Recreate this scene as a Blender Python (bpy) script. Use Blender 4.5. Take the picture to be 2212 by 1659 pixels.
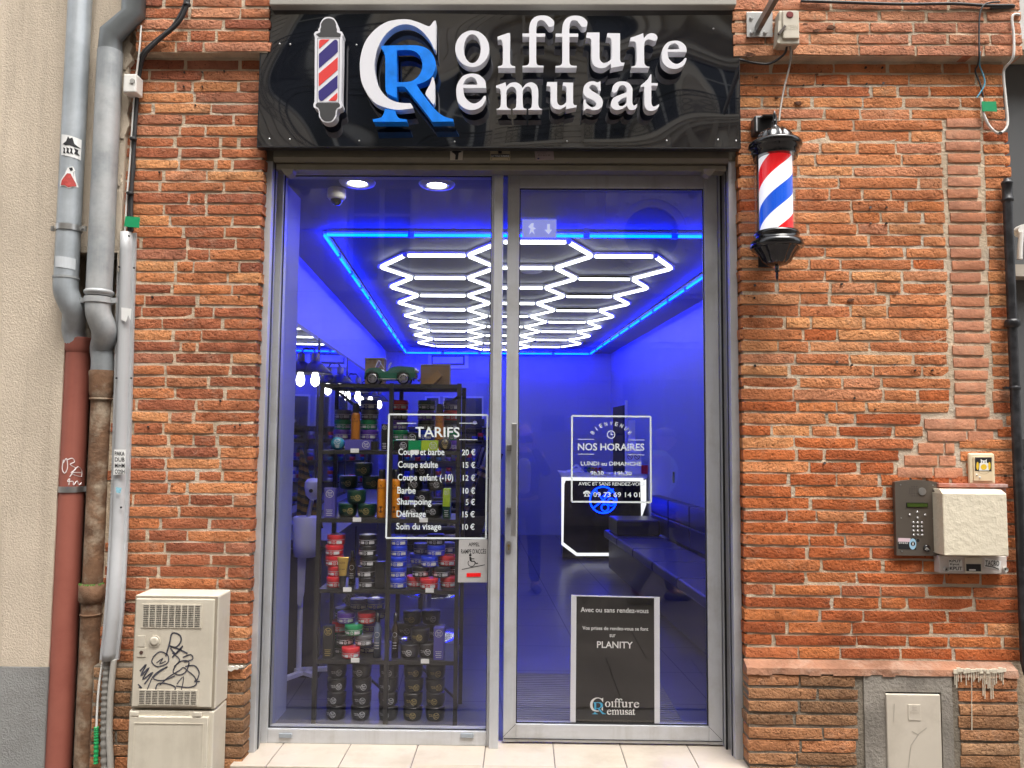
import bpy, bmesh, math, random
from math import sin, cos, pi, radians, sqrt, atan2, floor
from mathutils import Vector, Matrix
from mathutils.geometry import tessellate_polygon
for o in list(bpy.data.objects): bpy.data.objects.remove(o)
SC = bpy.context.scene
COL = SC.collection
rnd = random.Random(7)

# ---------------------------------------------------------------- camera
CAM = Vector((0, -3.7, 1.6)); FPX = 1660.0; CXP, CYP = 1106.0, 829.5
PITCH, YAW, ROLL = radians(4.09), radians(0.82), radians(0.475)
FW = Vector((-sin(YAW)*cos(PITCH), cos(YAW)*cos(PITCH), sin(PITCH)))
_r = Vector((cos(YAW), sin(YAW), 0)); _u = _r.cross(FW)
RT = _r*cos(ROLL) + _u*sin(ROLL); UP = _u*cos(ROLL) - _r*sin(ROLL)
cd = bpy.data.cameras.new('camera'); cam = bpy.data.objects.new('camera', cd); COL.objects.link(cam)
cd.sensor_fit = 'HORIZONTAL'; cd.sensor_width = 36.0; cd.lens = 36.0*FPX/2212.0
cd.clip_start = 0.02; cd.clip_end = 500
M3 = Matrix((RT, UP, -FW)).transposed()
cam.matrix_world = Matrix.Translation(CAM) @ M3.to_4x4()
SC.camera = cam
# ---------------------------------------------------------------- light
W = bpy.data.worlds.new('World'); SC.world = W; W.use_nodes = True
wn = W.node_tree.nodes; wl = W.node_tree.links; wn.clear()
sky = wn.new('ShaderNodeTexSky'); sky.sky_type = 'NISHITA'; sky.sun_disc = False
SUN_EL, SUN_AZ = radians(66), radians(150)
sky.sun_elevation = SUN_EL; sky.sun_rotation = SUN_AZ; sky.air_density = 1.0; sky.dust_density = 6.0; sky.ozone_density = 0.6
bg = wn.new('ShaderNodeBackground'); bg.inputs[1].default_value = 0.15
hsv = wn.new('ShaderNodeHueSaturation'); hsv.inputs['Saturation'].default_value = 0.25
wo = wn.new('ShaderNodeOutputWorld')
wl.new(sky.outputs[0], hsv.inputs['Color']); wl.new(hsv.outputs[0], bg.inputs[0]); wl.new(bg.outputs[0], wo.inputs[0])
sd = bpy.data.lights.new('sun', 'SUN'); sd.energy = 1.05; sd.angle = radians(40); sd.color = (1.0, 0.96, 0.9)
so = bpy.data.objects.new('sun', sd); COL.objects.link(so)
sdir = Vector((sin(SUN_AZ)*cos(SUN_EL), cos(SUN_AZ)*cos(SUN_EL), sin(SUN_EL)))   # towards the sun
so.rotation_euler = sdir.to_track_quat('Z', 'Y').to_euler(); so.location = (0, -3, 12)
SC.view_settings.view_transform = 'Standard'; SC.view_settings.look = 'None'
SC.view_settings.exposure = 1.35; SC.view_settings.gamma = 1.0
SC.cycles.use_denoising = True
SC.cycles.max_bounces = 10; SC.cycles.transparent_max_bounces = 24; SC.cycles.diffuse_bounces = 4; SC.cycles.glossy_bounces = 4
SC.cycles.sample_clamp_indirect = 6.0
SC.cycles.caustics_reflective = False; SC.cycles.caustics_refractive = False

# ---------------------------------------------------------------- pixel helpers (pixels of the 2212 wide view)
def ray(px, py): return FW*FPX + RT*(px-CXP) - UP*(py-CYP)
def P(px, py, Y):
    d = ray(px, py); return CAM + d*((Y-CAM.y)/d.y)
def PZ(px, py, Z):
    d = ray(px, py); return CAM + d*((Z-CAM.z)/d.z)
SH = ray(1006, 942).x/ray(1006, 942).y          # the shop's side walls run slightly to the left
def RM(u, d, z): return Vector((u + SH*d, d-3.7, z))

# ---------------------------------------------------------------- objects
ORG = {}
def link(o, parent=None, org=(0, 0, 0)):
    COL.objects.link(o)
    if parent is not None: o.parent = parent
    ORG[o.name] = Vector(org); return o
def tag(o, label=None, cat=None, group=None, kind=None):
    if label: o['label'] = label
    if cat: o['category'] = cat
    if group: o['group'] = group
    if kind: o['kind'] = kind
    return o
def thing(name, label, cat, loc, group=None, rz=0):
    o = bpy.data.objects.new(name, None); o.location = loc; o.empty_display_size = .1; o.rotation_euler.z = rz
    link(o, None, loc); return tag(o, label, cat, group)
def copy_tree(o, parent=None):
    c = o.copy(); COL.objects.link(c); c.parent = parent; ORG[c.name] = ORG.get(o.name, Vector())
    for ch in list(o.children): copy_tree(ch, c)
    return c

class MB:
    def __init__(s): s.v = []; s.f = []; s.sm = []
    def add(s, vs, fs, smooth=False):
        b = len(s.v); s.v += [Vector(p) for p in vs]
        for f in fs: s.f.append([b+i for i in f]); s.sm.append(smooth)
        return s
    def box(s, a, b, bev=0):
        x0, x1 = sorted((a[0], b[0])); y0, y1 = sorted((a[1], b[1])); z0, z1 = sorted((a[2], b[2]))
        if bev <= 0:
            vs = [(x, y, z) for x in (x0, x1) for y in (y0, y1) for z in (z0, z1)]
            return s.add(vs, [(0,1,3,2), (4,6,7,5), (0,4,5,1), (2,3,7,6), (0,2,6,4), (1,5,7,3)])
        e = min(bev, (x1-x0)*.45, (y1-y0)*.45, (z1-z0)*.45)
        bm = bmesh.new(); bmesh.ops.create_cube(bm, size=1)
        for v in bm.verts: v.co = Vector(((x0+x1)/2+v.co.x*(x1-x0), (y0+y1)/2+v.co.y*(y1-y0), (z0+z1)/2+v.co.z*(z1-z0)))
        bmesh.ops.bevel(bm, geom=bm.edges[:], offset=e, segments=2, affect='EDGES', profile=.5)
        bm.verts.index_update(); s.add([v.co for v in bm.verts], [[v.index for v in f.verts] for f in bm.faces], False); bm.free(); return s
    def quad(s, a, b, c, d): return s.add([a, b, c, d], [(0, 1, 2, 3)])
    def obox(s, c, ax, ay, az):          # oriented box: centre and three half-axis vectors
        c, ax, ay, az = map(Vector, (c, ax, ay, az))
        vs = [c+ax*i+ay*j+az*k for i in (-1, 1) for j in (-1, 1) for k in (-1, 1)]
        return s.add(vs, [(0,1,3,2), (4,6,7,5), (0,4,5,1), (2,3,7,6), (0,2,6,4), (1,5,7,3)])
    def bar(s, a, b, w, h):              # square bar from a to b
        a, b = Vector(a), Vector(b); d = (b-a); t = d.normalized()
        up = Vector((0, 0, 1)) if abs(t.z) < .95 else Vector((0, 1, 0))
        x = t.cross(up).normalized(); y = x.cross(t)
        return s.obox((a+b)/2, d/2, x*w/2, y*h/2)
    def tube(s, pts, r, n=12, caps=True):
        pts = [Vector(p) for p in pts]; rs = r if isinstance(r, (list, tuple)) else [r]*len(pts)
        b = len(s.v); x = None
        for i, p in enumerate(pts):
            t = (pts[min(i+1, len(pts)-1)]-pts[max(i-1, 0)]).normalized()
            if x is None: x = t.cross(Vector((0, 0, 1)) if abs(t.z) < .9 else Vector((0, 1, 0))).normalized()
            else: x = (x - t*x.dot(t)).normalized()
            y = t.cross(x)
            for k in range(n): s.v.append(p + (x*cos(2*pi*k/n)+y*sin(2*pi*k/n))*rs[i])
        for i in range(len(pts)-1):
            for k in range(n):
                k2 = (k+1) % n
                s.f.append([b+i*n+k, b+i*n+k2, b+(i+1)*n+k2, b+(i+1)*n+k]); s.sm.append(True)
        if caps:
            s.add([s.v[b+k] for k in range(n)][::-1], [list(range(n))]); s.add([s.v[b+(len(pts)-1)*n+k] for k in range(n)], [list(range(n))])
        return s
    def lathe(s, prof, c=(0, 0, 0), n=24, rib=None, axis='z', caps=True):  # prof: [(r, h)]
        c = Vector(c); b = len(s.v)
        for (r, h) in prof:
            for k in range(n):
                a = 2*pi*k/n; rr = r if rib is None else r*(1+rib(a, h))
                p = Vector((rr*cos(a), rr*sin(a), h))
                if axis == 'y': p = Vector((p.x, h, p.y))
                if axis == 'x': p = Vector((h, p.x, p.y))
                s.v.append(c+p)
        for i in range(len(prof)-1):
            for k in range(n):
                k2 = (k+1) % n
                s.f.append([b+i*n+k, b+i*n+k2, b+(i+1)*n+k2, b+(i+1)*n+k]); s.sm.append(True)
        if caps:
            if prof[0][0] > 1e-4: s.add([s.v[b+k] for k in range(n)][::-1], [list(range(n))])
            if prof[-1][0] > 1e-4: s.add([s.v[b+(len(prof)-1)*n+k] for k in range(n)], [list(range(n))])
        return s
    def prism(s, loops, off):            # loops of 3D points (outer, holes...), extruded by off
        off = Vector(off); loops = [[Vector(p) for p in L] for L in loops]
        tri = tessellate_polygon(loops); flat = [p for L in loops for p in L]; n = len(flat)
        b = len(s.v); s.v += flat + [p+off for p in flat]
        for t in tri:
            s.f.append([b+i for i in t]); s.sm.append(False)
            s.f.append([b+n+i for i in reversed(t)]); s.sm.append(False)
        k0 = 0
        for L in loops:
            m = len(L)
            for i in range(m):
                j = (i+1) % m; s.f.append([b+k0+i, b+k0+j, b+n+k0+j, b+n+k0+i]); s.sm.append(False)
            k0 += m
        return s
    def flat(s, loops):
        loops = [[Vector(p) for p in L] for L in loops]; tri = tessellate_polygon(loops); flat = [p for L in loops for p in L]
        return s.add(flat, [list(t) for t in tri])
    def ribbon(s, pts, w, nrm=(0, -1, 0)):
        pts = [Vector(p) for p in pts]; nrm = Vector(nrm); b = len(s.v)
        ws = w if isinstance(w, (list, tuple)) else [w]*len(pts)
        for i, p in enumerate(pts):
            t = (pts[min(i+1, len(pts)-1)]-pts[max(i-1, 0)]).normalized(); sd_ = t.cross(nrm).normalized()*ws[i]/2
            s.v += [p-sd_, p+sd_]
        for i in range(len(pts)-1): s.f.append([b+2*i, b+2*i+1, b+2*i+3, b+2*i+2]); s.sm.append(False)
        return s
    def mesh(s, name, mat, org=(0, 0, 0), smooth=None):
        me = bpy.data.meshes.new(name); org = Vector(org)
        me.from_pydata([p-org for p in s.v], [], s.f)
        me.polygons.foreach_set('use_smooth', [bool(smooth) if smooth is not None else x for x in s.sm])
        bm = bmesh.new(); bm.from_mesh(me); bmesh.ops.recalc_face_normals(bm, faces=bm.faces); bm.to_mesh(me); bm.free()
        if mat is not None: me.materials.append(mat)
        me.update(); return me
    def build(s, name, mat, parent=None, smooth=None):
        org = ORG.get(parent.name, Vector()) if parent is not None else Vector()
        return link(bpy.data.objects.new(name, s.mesh(name, mat, org, smooth)), parent, org)
def single(name, mb, mat, label, cat, group=None, kind=None, smooth=None):   # a thing that is one mesh, origin at its base
    n = len(mb.v); lo = Vector((sum(p.x for p in mb.v)/n, sum(p.y for p in mb.v)/n, min(p.z for p in mb.v)))
    o = bpy.data.objects.new(name, mb.mesh(name, mat, lo, smooth)); o.location = lo
    link(o, None, lo); return tag(o, label, cat, group, kind)
def struct(name, mb, mat, smooth=None):
    o = mb.build(name, mat, None, smooth); o['kind'] = 'structure'; return o
def part(name, mat, parent, **k): ...
def boxpart(name, a, b, mat, parent, bev=0): return MB().box(a, b, bev).build(name, mat, parent)
def smooth_loop(pts, per=6, closed=True):
    """points (x, y) with optional third 'c' for a corner; smooth runs are Catmull-Rom"""
    out = []; n = len(pts)
    for i in range(n if closed else n-1):
        p0, p1, p2, p3 = pts[(i-1) % n], pts[i], pts[(i+1) % n], pts[(i+2) % n]
        if not closed:
            if i == 0: p0 = p1
            if i == n-2: p3 = p2
        c1 = len(p1) > 2; c2 = len(p2) > 2
        if c1 and c2: out.append((p1[0], p1[1])); continue
        m1 = ((p2[0]-p0[0])/2, (p2[1]-p0[1])/2) if not c1 else ((p2[0]-p1[0])*.6, (p2[1]-p1[1])*.6)
        m2 = ((p3[0]-p1[0])/2, (p3[1]-p1[1])/2) if not c2 else ((p2[0]-p1[0])*.6, (p2[1]-p1[1])*.6)
        L = math.hypot(p2[0]-p1[0], p2[1]-p1[1])
        def lim(m):
            l = math.hypot(*m); return m if l <= L*1.15 else (m[0]*L*1.15/l, m[1]*L*1.15/l)
        m1, m2 = lim(m1), lim(m2)
        for k in range(per):
            t = k/per; h00 = 2*t**3-3*t*t+1; h10 = t**3-2*t*t+t; h01 = -2*t**3+3*t*t; h11 = t**3-t*t
            out.append((h00*p1[0]+h10*m1[0]+h01*p2[0]+h11*m2[0], h00*p1[1]+h10*m1[1]+h01*p2[1]+h11*m2[1]))
    if not closed: out.append((pts[-1][0], pts[-1][1]))
    return out
def curve3(pts, per=5):
    pts = [Vector(p) for p in pts]; out = []; n = len(pts)
    for i in range(n-1):
        p0 = pts[max(i-1, 0)]; p1 = pts[i]; p2 = pts[i+1]; p3 = pts[min(i+2, n-1)]
        for k in range(per):
            t = k/per
            out.append(.5*((2*p1)+(p2-p0)*t+(2*p0-5*p1+4*p2-p3)*t*t+(3*p1-p0-3*p2+p3)*t**3))
    out.append(pts[-1]); return out
# text: flat lettering fitted into a box given by three corners (bottom-left, bottom-right, top-left)
def text_mesh(s):
    cu = bpy.data.curves.new('t', 'FONT'); cu.body = s; cu.resolution_u = 3; cu.offset = .014
    o = bpy.data.objects.new('t', cu); COL.objects.link(o)
    dg = bpy.context.evaluated_depsgraph_get(); dg.update()
    me = bpy.data.meshes.new_from_object(o.evaluated_get(dg)); vs = [v.co.copy() for v in me.vertices]; fs = [list(p.vertices) for p in me.polygons]
    bpy.data.objects.remove(o); bpy.data.curves.remove(cu); bpy.data.meshes.remove(me); return vs, fs
_tc = {}
def text_to(mb, s, bl, br, tl, bold=0):
    if s not in _tc: _tc[s] = text_mesh(s)
    vs, fs = _tc[s]
    if not vs: return mb
    x0 = min(v.x for v in vs); x1 = max(v.x for v in vs); y0 = min(v.y for v in vs); y1 = max(v.y for v in vs)
    bl, br, tl = Vector(bl), Vector(br), Vector(tl)
    mb.add([bl+(br-bl)*((v.x-x0)/(x1-x0))+(tl-bl)*((v.y-y0)/(y1-y0)) for v in vs], fs); return mb
def text_px(mb, s, x0, y0, x1, y1, Y, slope=.012):
    s_ = (x1-x0)*slope
    return text_to(mb, s, P(x0, y1, Y), P(x1, y1+s_, Y), P(x0, y0, Y))

# ---------------------------------------------------------------- materials
MATS = {}
def base(name):
    m = bpy.data.materials.new(name); m.use_nodes = True; nt = m.node_tree; nt.nodes.clear()
    out = nt.nodes.new('ShaderNodeOutputMaterial'); b = nt.nodes.new('ShaderNodeBsdfPrincipled'); nt.links.new(b.outputs[0], out.inputs[0])
    return m, nt, b, out
def rgb(c): return (c[0], c[1], c[2], 1.0)
def noise(nt, scale, detail=4, rough=.55, vec=None, dist=0):
    n = nt.nodes.new('ShaderNodeTexNoise'); n.inputs['Scale'].default_value = scale; n.inputs['Detail'].default_value = detail
    n.inputs['Roughness'].default_value = rough; n.inputs['Distortion'].default_value = dist
    if vec is None:
        g = nt.nodes.new('ShaderNodeNewGeometry'); vec = g.outputs['Position']
    nt.links.new(vec, n.inputs['Vector']); return n
def ramp(nt, fac, stops):
    r = nt.nodes.new('ShaderNodeValToRGB'); e = r.color_ramp.elements
    while len(e) > 1: e.remove(e[-1])
    e[0].position = stops[0][0]; e[0].color = rgb(stops[0][1])
    for p, c in stops[1:]:
        k = e.new(p); k.color = rgb(c)
    nt.links.new(fac, r.inputs[0]); return r
def mix(nt, fac, a, b, mode='MIX'):
    m = nt.nodes.new('ShaderNodeMix'); m.data_type = 'RGBA'; m.blend_type = mode
    for sock, val in ((m.inputs[0], fac), (m.inputs[6], a), (m.inputs[7], b)):
        if hasattr(val, 'links'): nt.links.new(val, sock)
        elif isinstance(val, (int, float)): sock.default_value = val
        else: sock.default_value = rgb(val)
    return m.outputs[2]
def math_(nt, op, a, b=None):
    m = nt.nodes.new('ShaderNodeMath'); m.operation = op
    for i, v in enumerate((a, b)):
        if v is None: continue
        if hasattr(v, 'links'): nt.links.new(v, m.inputs[i])
        else: m.inputs[i].default_value = v
    return m.outputs[0]
def bump(nt, b, h, strength, dist):
    k = nt.nodes.new('ShaderNodeBump'); k.inputs['Strength'].default_value = strength; k.inputs['Distance'].default_value = dist
    nt.links.new(h, k.inputs['Height']); nt.links.new(k.outputs[0], b.inputs['Normal']); return k
def mat(name, col, rough=.5, metal=0, var=.12, vs=6.0, bmp=0, bs=60, dirt=None, ds=3.0, da=.5, emit=None, es=0, spec=None, coat=0):
    if name in MATS: return MATS[name]
    m, nt, b, out = base(name)
    b.inputs['Roughness'].default_value = rough; b.inputs['Metallic'].default_value = metal
    if spec is not None: b.inputs['Specular IOR Level'].default_value = spec
    if coat: b.inputs['Coat Weight'].default_value = coat; b.inputs['Coat Roughness'].default_value = .08
    if var > 0:
        n = noise(nt, vs, 5)
        lo = [max(0, c*(1-var)) for c in col]; hi = [min(1, c*(1+var)) for c in col]
        c = ramp(nt, n.outputs[0], [(.3, lo), (.7, hi)]).outputs[0]
    else:
        c = None; b.inputs['Base Color'].default_value = rgb(col)
    if dirt is not None:
        n2 = noise(nt, ds, 8, .65); f = ramp(nt, n2.outputs[0], [(.48, (0, 0, 0)), (.68, (da, da, da))]).outputs[0]
        c = mix(nt, f, c if c is not None else col, dirt)
    if c is not None: nt.links.new(c, b.inputs['Base Color'])
    if bmp: bump(nt, b, noise(nt, bs, 6, .6).outputs[0], bmp, .01)
    if emit is not None:
        b.inputs['Emission Color'].default_value = rgb(emit); b.inputs['Emission Strength'].default_value = es
    MATS[name] = m; return m
def emission(name, col, s):
    if name in MATS: return MATS[name]
    m = bpy.data.materials.new(name); m.use_nodes = True; nt = m.node_tree; nt.nodes.clear()
    out = nt.nodes.new('ShaderNodeOutputMaterial'); e = nt.nodes.new('ShaderNodeEmission'); e.inputs[0].default_value = rgb(col); e.inputs[1].default_value = s
    nt.links.new(e.outputs[0], out.inputs[0]); MATS[name] = m; return m
def glass(name, r0=.045, tint=(1, 1, 1), rough=0.0):
    if name in MATS: return MATS[name]
    m = bpy.data.materials.new(name); m.use_nodes = True; nt = m.node_tree; nt.nodes.clear()
    out = nt.nodes.new('ShaderNodeOutputMaterial'); t = nt.nodes.new('ShaderNodeBsdfTransparent'); g = nt.nodes.new('ShaderNodeBsdfGlossy')
    t.inputs[0].default_value = rgb(tint); g.inputs['Roughness'].default_value = rough
    lw = nt.nodes.new('ShaderNodeLayerWeight'); lw.inputs[0].default_value = .5
    f = math_(nt, 'ADD', math_(nt, 'MULTIPLY', math_(nt, 'POWER', lw.outputs['Facing'], 5.0), 1-r0), r0)
    mx = nt.nodes.new('ShaderNodeMixShader'); nt.links.new(f, mx.inputs[0]); nt.links.new(t.outputs[0], mx.inputs[1]); nt.links.new(g.outputs[0], mx.inputs[2])
    nt.links.new(mx.outputs[0], out.inputs[0]); MATS[name] = m; return m

def streaks(m, col, amount, sx=9.0, sz=.7):      # rain streaks: stains stretched down the wall
    nt = m.node_tree; b = [n for n in nt.nodes if n.type == 'BSDF_PRINCIPLED'][0]; src = b.inputs['Base Color'].links[0].from_socket
    g = nt.nodes.new('ShaderNodeNewGeometry'); mp = nt.nodes.new('ShaderNodeMapping'); mp.inputs['Scale'].default_value = (sx, sx, sz); nt.links.new(g.outputs['Position'], mp.inputs[0])
    n = noise(nt, 1.0, 6, .65, mp.outputs[0]); f = ramp(nt, n.outputs[0], [(.5, (0, 0, 0)), (.75, (amount,)*3)]).outputs[0]
    nt.links.new(mix(nt, f, src, col), b.inputs['Base Color']); return m
def brick_mat(name, stops, smear=.35, pits=1.0, tone=None, rough=.9):
    if name in MATS: return MATS[name]
    m, nt, b, out = base(name); b.inputs['Roughness'].default_value = rough; b.inputs['Specular IOR Level'].default_value = .25
    oi = nt.nodes.new('ShaderNodeObjectInfo'); g = nt.nodes.new('ShaderNodeNewGeometry')
    off = nt.nodes.new('ShaderNodeVectorMath'); off.operation = 'ADD'
    mul = math_(nt, 'MULTIPLY', oi.outputs['Random'], 37.0); cb = nt.nodes.new('ShaderNodeCombineXYZ')
    for i in range(3): nt.links.new(mul, cb.inputs[i])
    nt.links.new(g.outputs['Position'], off.inputs[0]); nt.links.new(cb.outputs[0], off.inputs[1]); vec = off.outputs[0]
    c = ramp(nt, oi.outputs['Random'], stops).outputs[0]
    n1 = noise(nt, 14, 6, .6, vec)
    c = mix(nt, .75, c, ramp(nt, n1.outputs[0], [(.25, (.55, .5, .48)), (.5, (1, 1, 1)), (.75, (1.25, 1.2, 1.1))]).outputs[0], 'MULTIPLY')
    n2 = noise(nt, 9, 9, .75, vec)                          # mortar smears and lime
    f2 = ramp(nt, n2.outputs[0], [(.55, (0, 0, 0)), (.72, (smear, smear, smear))]).outputs[0]
    c = mix(nt, f2, c, (.50, .36, .26))
    big = noise(nt, 1.7, 5, .6)                             # broad weathering over the wall
    c = mix(nt, .8, c, ramp(nt, big.outputs[0], [(.32, (.62, .60, .60)), (.5, (.98, .97, .96)), (.68, (1.14, 1.10, 1.04))]).outputs[0], 'MULTIPLY')
    n3 = noise(nt, 85, 3, .5, vec)
    pit = ramp(nt, n3.outputs[0], [(.30, (.25, .2, .18)), (.37, (1, 1, 1))]).outputs[0]
    c = mix(nt, pits, c, pit, 'MULTIPLY')
    nt.links.new(c, b.inputs['Base Color'])
    h = math_(nt, 'ADD', math_(nt, 'MULTIPLY', noise(nt, 34, 8, .68, vec).outputs[0], 1.0), math_(nt, 'MULTIPLY', n3.outputs[0], .55))
    bump(nt, b, h, .85 if pits > .5 else .4, .02)
    MATS[name] = m; return m
# ================================================================ walls, bricks, sill, street
MORTAR = mat('mortar', (.57, .45, .32), .95, var=.22, vs=9, bmp=.9, bs=80, dirt=(.60, .54, .45), ds=2.2, da=.9)
MORTAR_D = mat('mortar_dark', (.20, .17, .13), .95, var=.25, vs=9, bmp=.8, bs=70)
CEMENT = mat('cement', (.26, .235, .20), .95, var=.25, vs=7, bmp=.7, bs=60, dirt=(.15, .13, .11), ds=4, da=.6)
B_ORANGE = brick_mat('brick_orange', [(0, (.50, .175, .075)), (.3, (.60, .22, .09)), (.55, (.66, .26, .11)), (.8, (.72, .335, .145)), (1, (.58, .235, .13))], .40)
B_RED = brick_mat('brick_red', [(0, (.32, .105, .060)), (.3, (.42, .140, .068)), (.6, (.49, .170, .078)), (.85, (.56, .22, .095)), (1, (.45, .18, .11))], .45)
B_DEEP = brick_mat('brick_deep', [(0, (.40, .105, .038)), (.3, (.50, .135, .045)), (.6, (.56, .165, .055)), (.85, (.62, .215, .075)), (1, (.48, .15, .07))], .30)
B_SALMON = brick_mat('brick_salmon', [(0, (.56, .25, .15)), (.5, (.60, .29, .18)), (1, (.57, .24, .13))], .35, .15)
B_DARK = brick_mat('brick_dark', [(0, (.22, .125, .07)), (.35, (.33, .175, .09)), (.6, (.42, .21, .105)), (.8, (.52, .20, .085)), (1, (.45, .27, .15))], .45)
B_CAP = brick_mat('brick_cap', [(0, (.52, .22, .13)), (.5, (.60, .26, .15)), (1, (.65, .31, .17))], .7)

def brick_variant(i, rough=1.0):
    r = random.Random(100+i); nx, nz = 5, 3; vs = []; fs = []; ix = {}
    for a in range(nx):
        for c in range(nz):
            edge = a in (0, nx-1) or c in (0, nz-1)
            x = -.5+a/(nx-1); z = -.5+c/(nz-1)
            y = r.uniform(-.0025, .0025)*rough + (.003 if edge else 0) + (.001 if (a in (0, nx-1) and c in (0, nz-1)) else 0)
            x += (r.uniform(-.02, .02) if 0 < a < nx-1 else r.uniform(-.012, .012))*rough
            z += (r.uniform(-.04, .04) if c in (0, nz-1) else r.uniform(-.1, .1))*rough
            ix[a, c] = len(vs); vs.append((x, y, z))
    for a in range(nx-1):
        for c in range(nz-1): fs.append((ix[a, c], ix[a+1, c], ix[a+1, c+1], ix[a, c+1]))
    ring = [(a, 0) for a in range(nx)] + [(nx-1, c) for c in range(1, nz)] + [(a, nz-1) for a in range(nx-2, -1, -1)] + [(0, c) for c in range(nz-2, 0, -1)]
    back = []; sf = []
    for (a, c) in ring:
        x, y, z = vs[ix[a, c]]; back.append(len(vs)); vs.append((x, .09, z))
    fr2 = []
    for (a, c) in ring: fr2.append(len(vs)); vs.append(vs[ix[a, c]])
    for k in range(len(ring)):
        k2 = (k+1) % len(ring); sf.append((fr2[k], back[k], back[k2], fr2[k2]))
    mb = MB().add(vs, fs, True); b0 = mb
    for f in sf: mb.f.append(list(f)); mb.sm.append(False)
    return mb
BV = {}
def brick_mesh(m, i, rough=1.0):
    k = (m.name, i, rough)
    if k not in BV: BV[k] = brick_variant(i, rough).mesh('brick', m)
    return BV[k]
NBR = [0]
def brick(parent, x0, x1, z0, z1, Y, m, rough=1.0, tilt=0, name='brick'):
    o = bpy.data.objects.new(name, brick_mesh(m, rnd.randrange(14), rough))
    org = ORG[parent.name]; o.location = Vector(((x0+x1)/2, Y+rnd.uniform(-.003, .0015), (z0+z1)/2))-org
    o.scale = (x1-x0, 1, z1-z0); o.rotation_euler.y = tilt; COL.objects.link(o); o.parent = parent; NBR[0] += 1
def courses(parent, xl, xr, z0, z1, n, Y, m, jt=.0128, lens=(.11, .40), block=None, tilt=.012, rough=1.0):
    """n courses of irregular bricks between heights z0 and z1; xl/xr give the ends at a height"""
    h = (z1-z0)/n
    for i in range(n):
        za = z0+i*h+jt*rnd.uniform(.35, .6); zb = z0+(i+1)*h-jt*rnd.uniform(.35, .6)
        a = xl((za+zb)/2); end = xr((za+zb)/2); x = a
        while x < end-.02:
            L = rnd.choice([rnd.uniform(lens[0], lens[0]+.07), rnd.uniform(.2, .3), rnd.uniform(.24, lens[1]), rnd.uniform(.18, lens[1])])
            if end-(x+L) < .09: L = end-x
            if L > lens[1]+.06: L = L/2
            x1 = x+L
            if not (block and block(x, x1-jt, za, zb)):
                brick(parent, x, x1-(jt*rnd.uniform(.7, 1.5) if x1 < end-.001 else 0), za+rnd.uniform(-.002, .002), zb+rnd.uniform(-.002, .002), Y,
                      m if not callable(m) else m(x, za), rough, rnd.uniform(-.006, .006))
            x = x1
ZTOP = 4.4
# ---- street and sill
pave = mat('paving_stone', (.12, .11, .10), .75, var=.25, vs=3, bmp=.3, bs=40, dirt=(.13, .11, .10), ds=2, da=.5)
struct('street', MB().box((-40, -40, -.3), (40, .05, 0)), pave)
slab = mat('paving_slab', (.12, .10, .09), .7, var=.35, vs=1.4, bmp=.25, bs=40)
st = bpy.data.objects.new('pavement', None); st.location = (0, -5, 0); link(st, None, (0, -5, 0)); st['kind'] = 'structure'
for i in range(-6, 7):
    for j in range(9):
        x = i*.62+(j % 2)*.3; y = -10+j*1.05
        o = MB().box((x, y, .002), (x+.612, y+1.042, .012)).build('slab', slab, st)
ZS = .103
tile_m = mat('sill_tile', (.50, .435, .36), .35, var=.08, vs=3.5, bmp=.05, bs=90, dirt=(.34, .285, .22), ds=5, da=.5)
grout = mat('tile_grout', (.16, .14, .13), .95, var=.2)
xa, xb = P(512, 1640, 0).x, P(1618, 1648, 0).x
sill = thing('tiled_door_sill', 'cream tiled step under the shop door and window', 'step', ((xa+xb)/2, .1, 0))
MB().box((xa, -.085, .0), (xb, 1.2, ZS-.012)).build('step_core', CEMENT, sill)
MB().box((xa, -.088, ZS-.0125), (xb, 1.2, ZS-.004)).build('grout', grout, sill)
joints = [xa] + [PZ(x, y, ZS).x for x, y in ((688, 1607), (839, 1613), (979, 1617), (1122, 1617), (1265, 1620), (1411, 1625), (1538, 1632))] + [xb]
joints = [xa, -1.16, -.83, -.50, -.17, .16, .49, .82, xb]
for i in range(len(joints)-1):
    t = MB().box((joints[i]+.002, -.095, ZS-.013), (joints[i+1]-.002, .245, ZS), .003).build('tile', tile_m, sill)
    f = MB().box((joints[i]+.002, -.0945, ZS-.075), (joints[i+1]-.002, -.0865, ZS-.0145), .002).build('tile_front', tile_m, sill)
    if i > 2:
        mbn = MB()
        for k in range(3): mbn.box((joints[i]+.01, -.085+k*.012, ZS-.001), (joints[i+1]-.01, -.080+k*.012, ZS+.0012))
        mbn.build('nosing_groove', mat('nosing', (.50, .43, .35), .5), t)

# ---- right brick pier
RXL = P(1600, 650, 0).x; RXR = P(2192, 700, 0).x
ZC = P(1900, 124, -.05).z; ZPL = P(1900, 1442, -.05).z
rp = thing('brick_pier', 'wide orange brick wall right of the shop door, with barber pole and intercom', 'wall', ((RXL+RXR)/2, .1, 0))
core_r = MB().box((RXL+.012, .0065, 0), (RXR-.012, .55, ZTOP)).build('mortar', MORTAR, rp)
capx0, capx1 = P(1584, 60, -.055).x, P(2206, 60, -.055).x
MB().box((capx0+.01, -.0505, ZC+.006), (capx1-.01, .5, ZTOP-.002)).build('mortar', MORTAR, rp)
MB().box((RXL-.0, -.044, 0), (P(2200, 1550, -.05).x, .50, ZPL-.03)).build('mortar', MORTAR_D, rp)
repx0, repx1 = P(2056, 600, 0).x, P(2127, 600, 0).x            # column of newer salmon bricks
zrt, zrb = P(2090, 252, 0).z, P(2090, 903, 0).z
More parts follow.
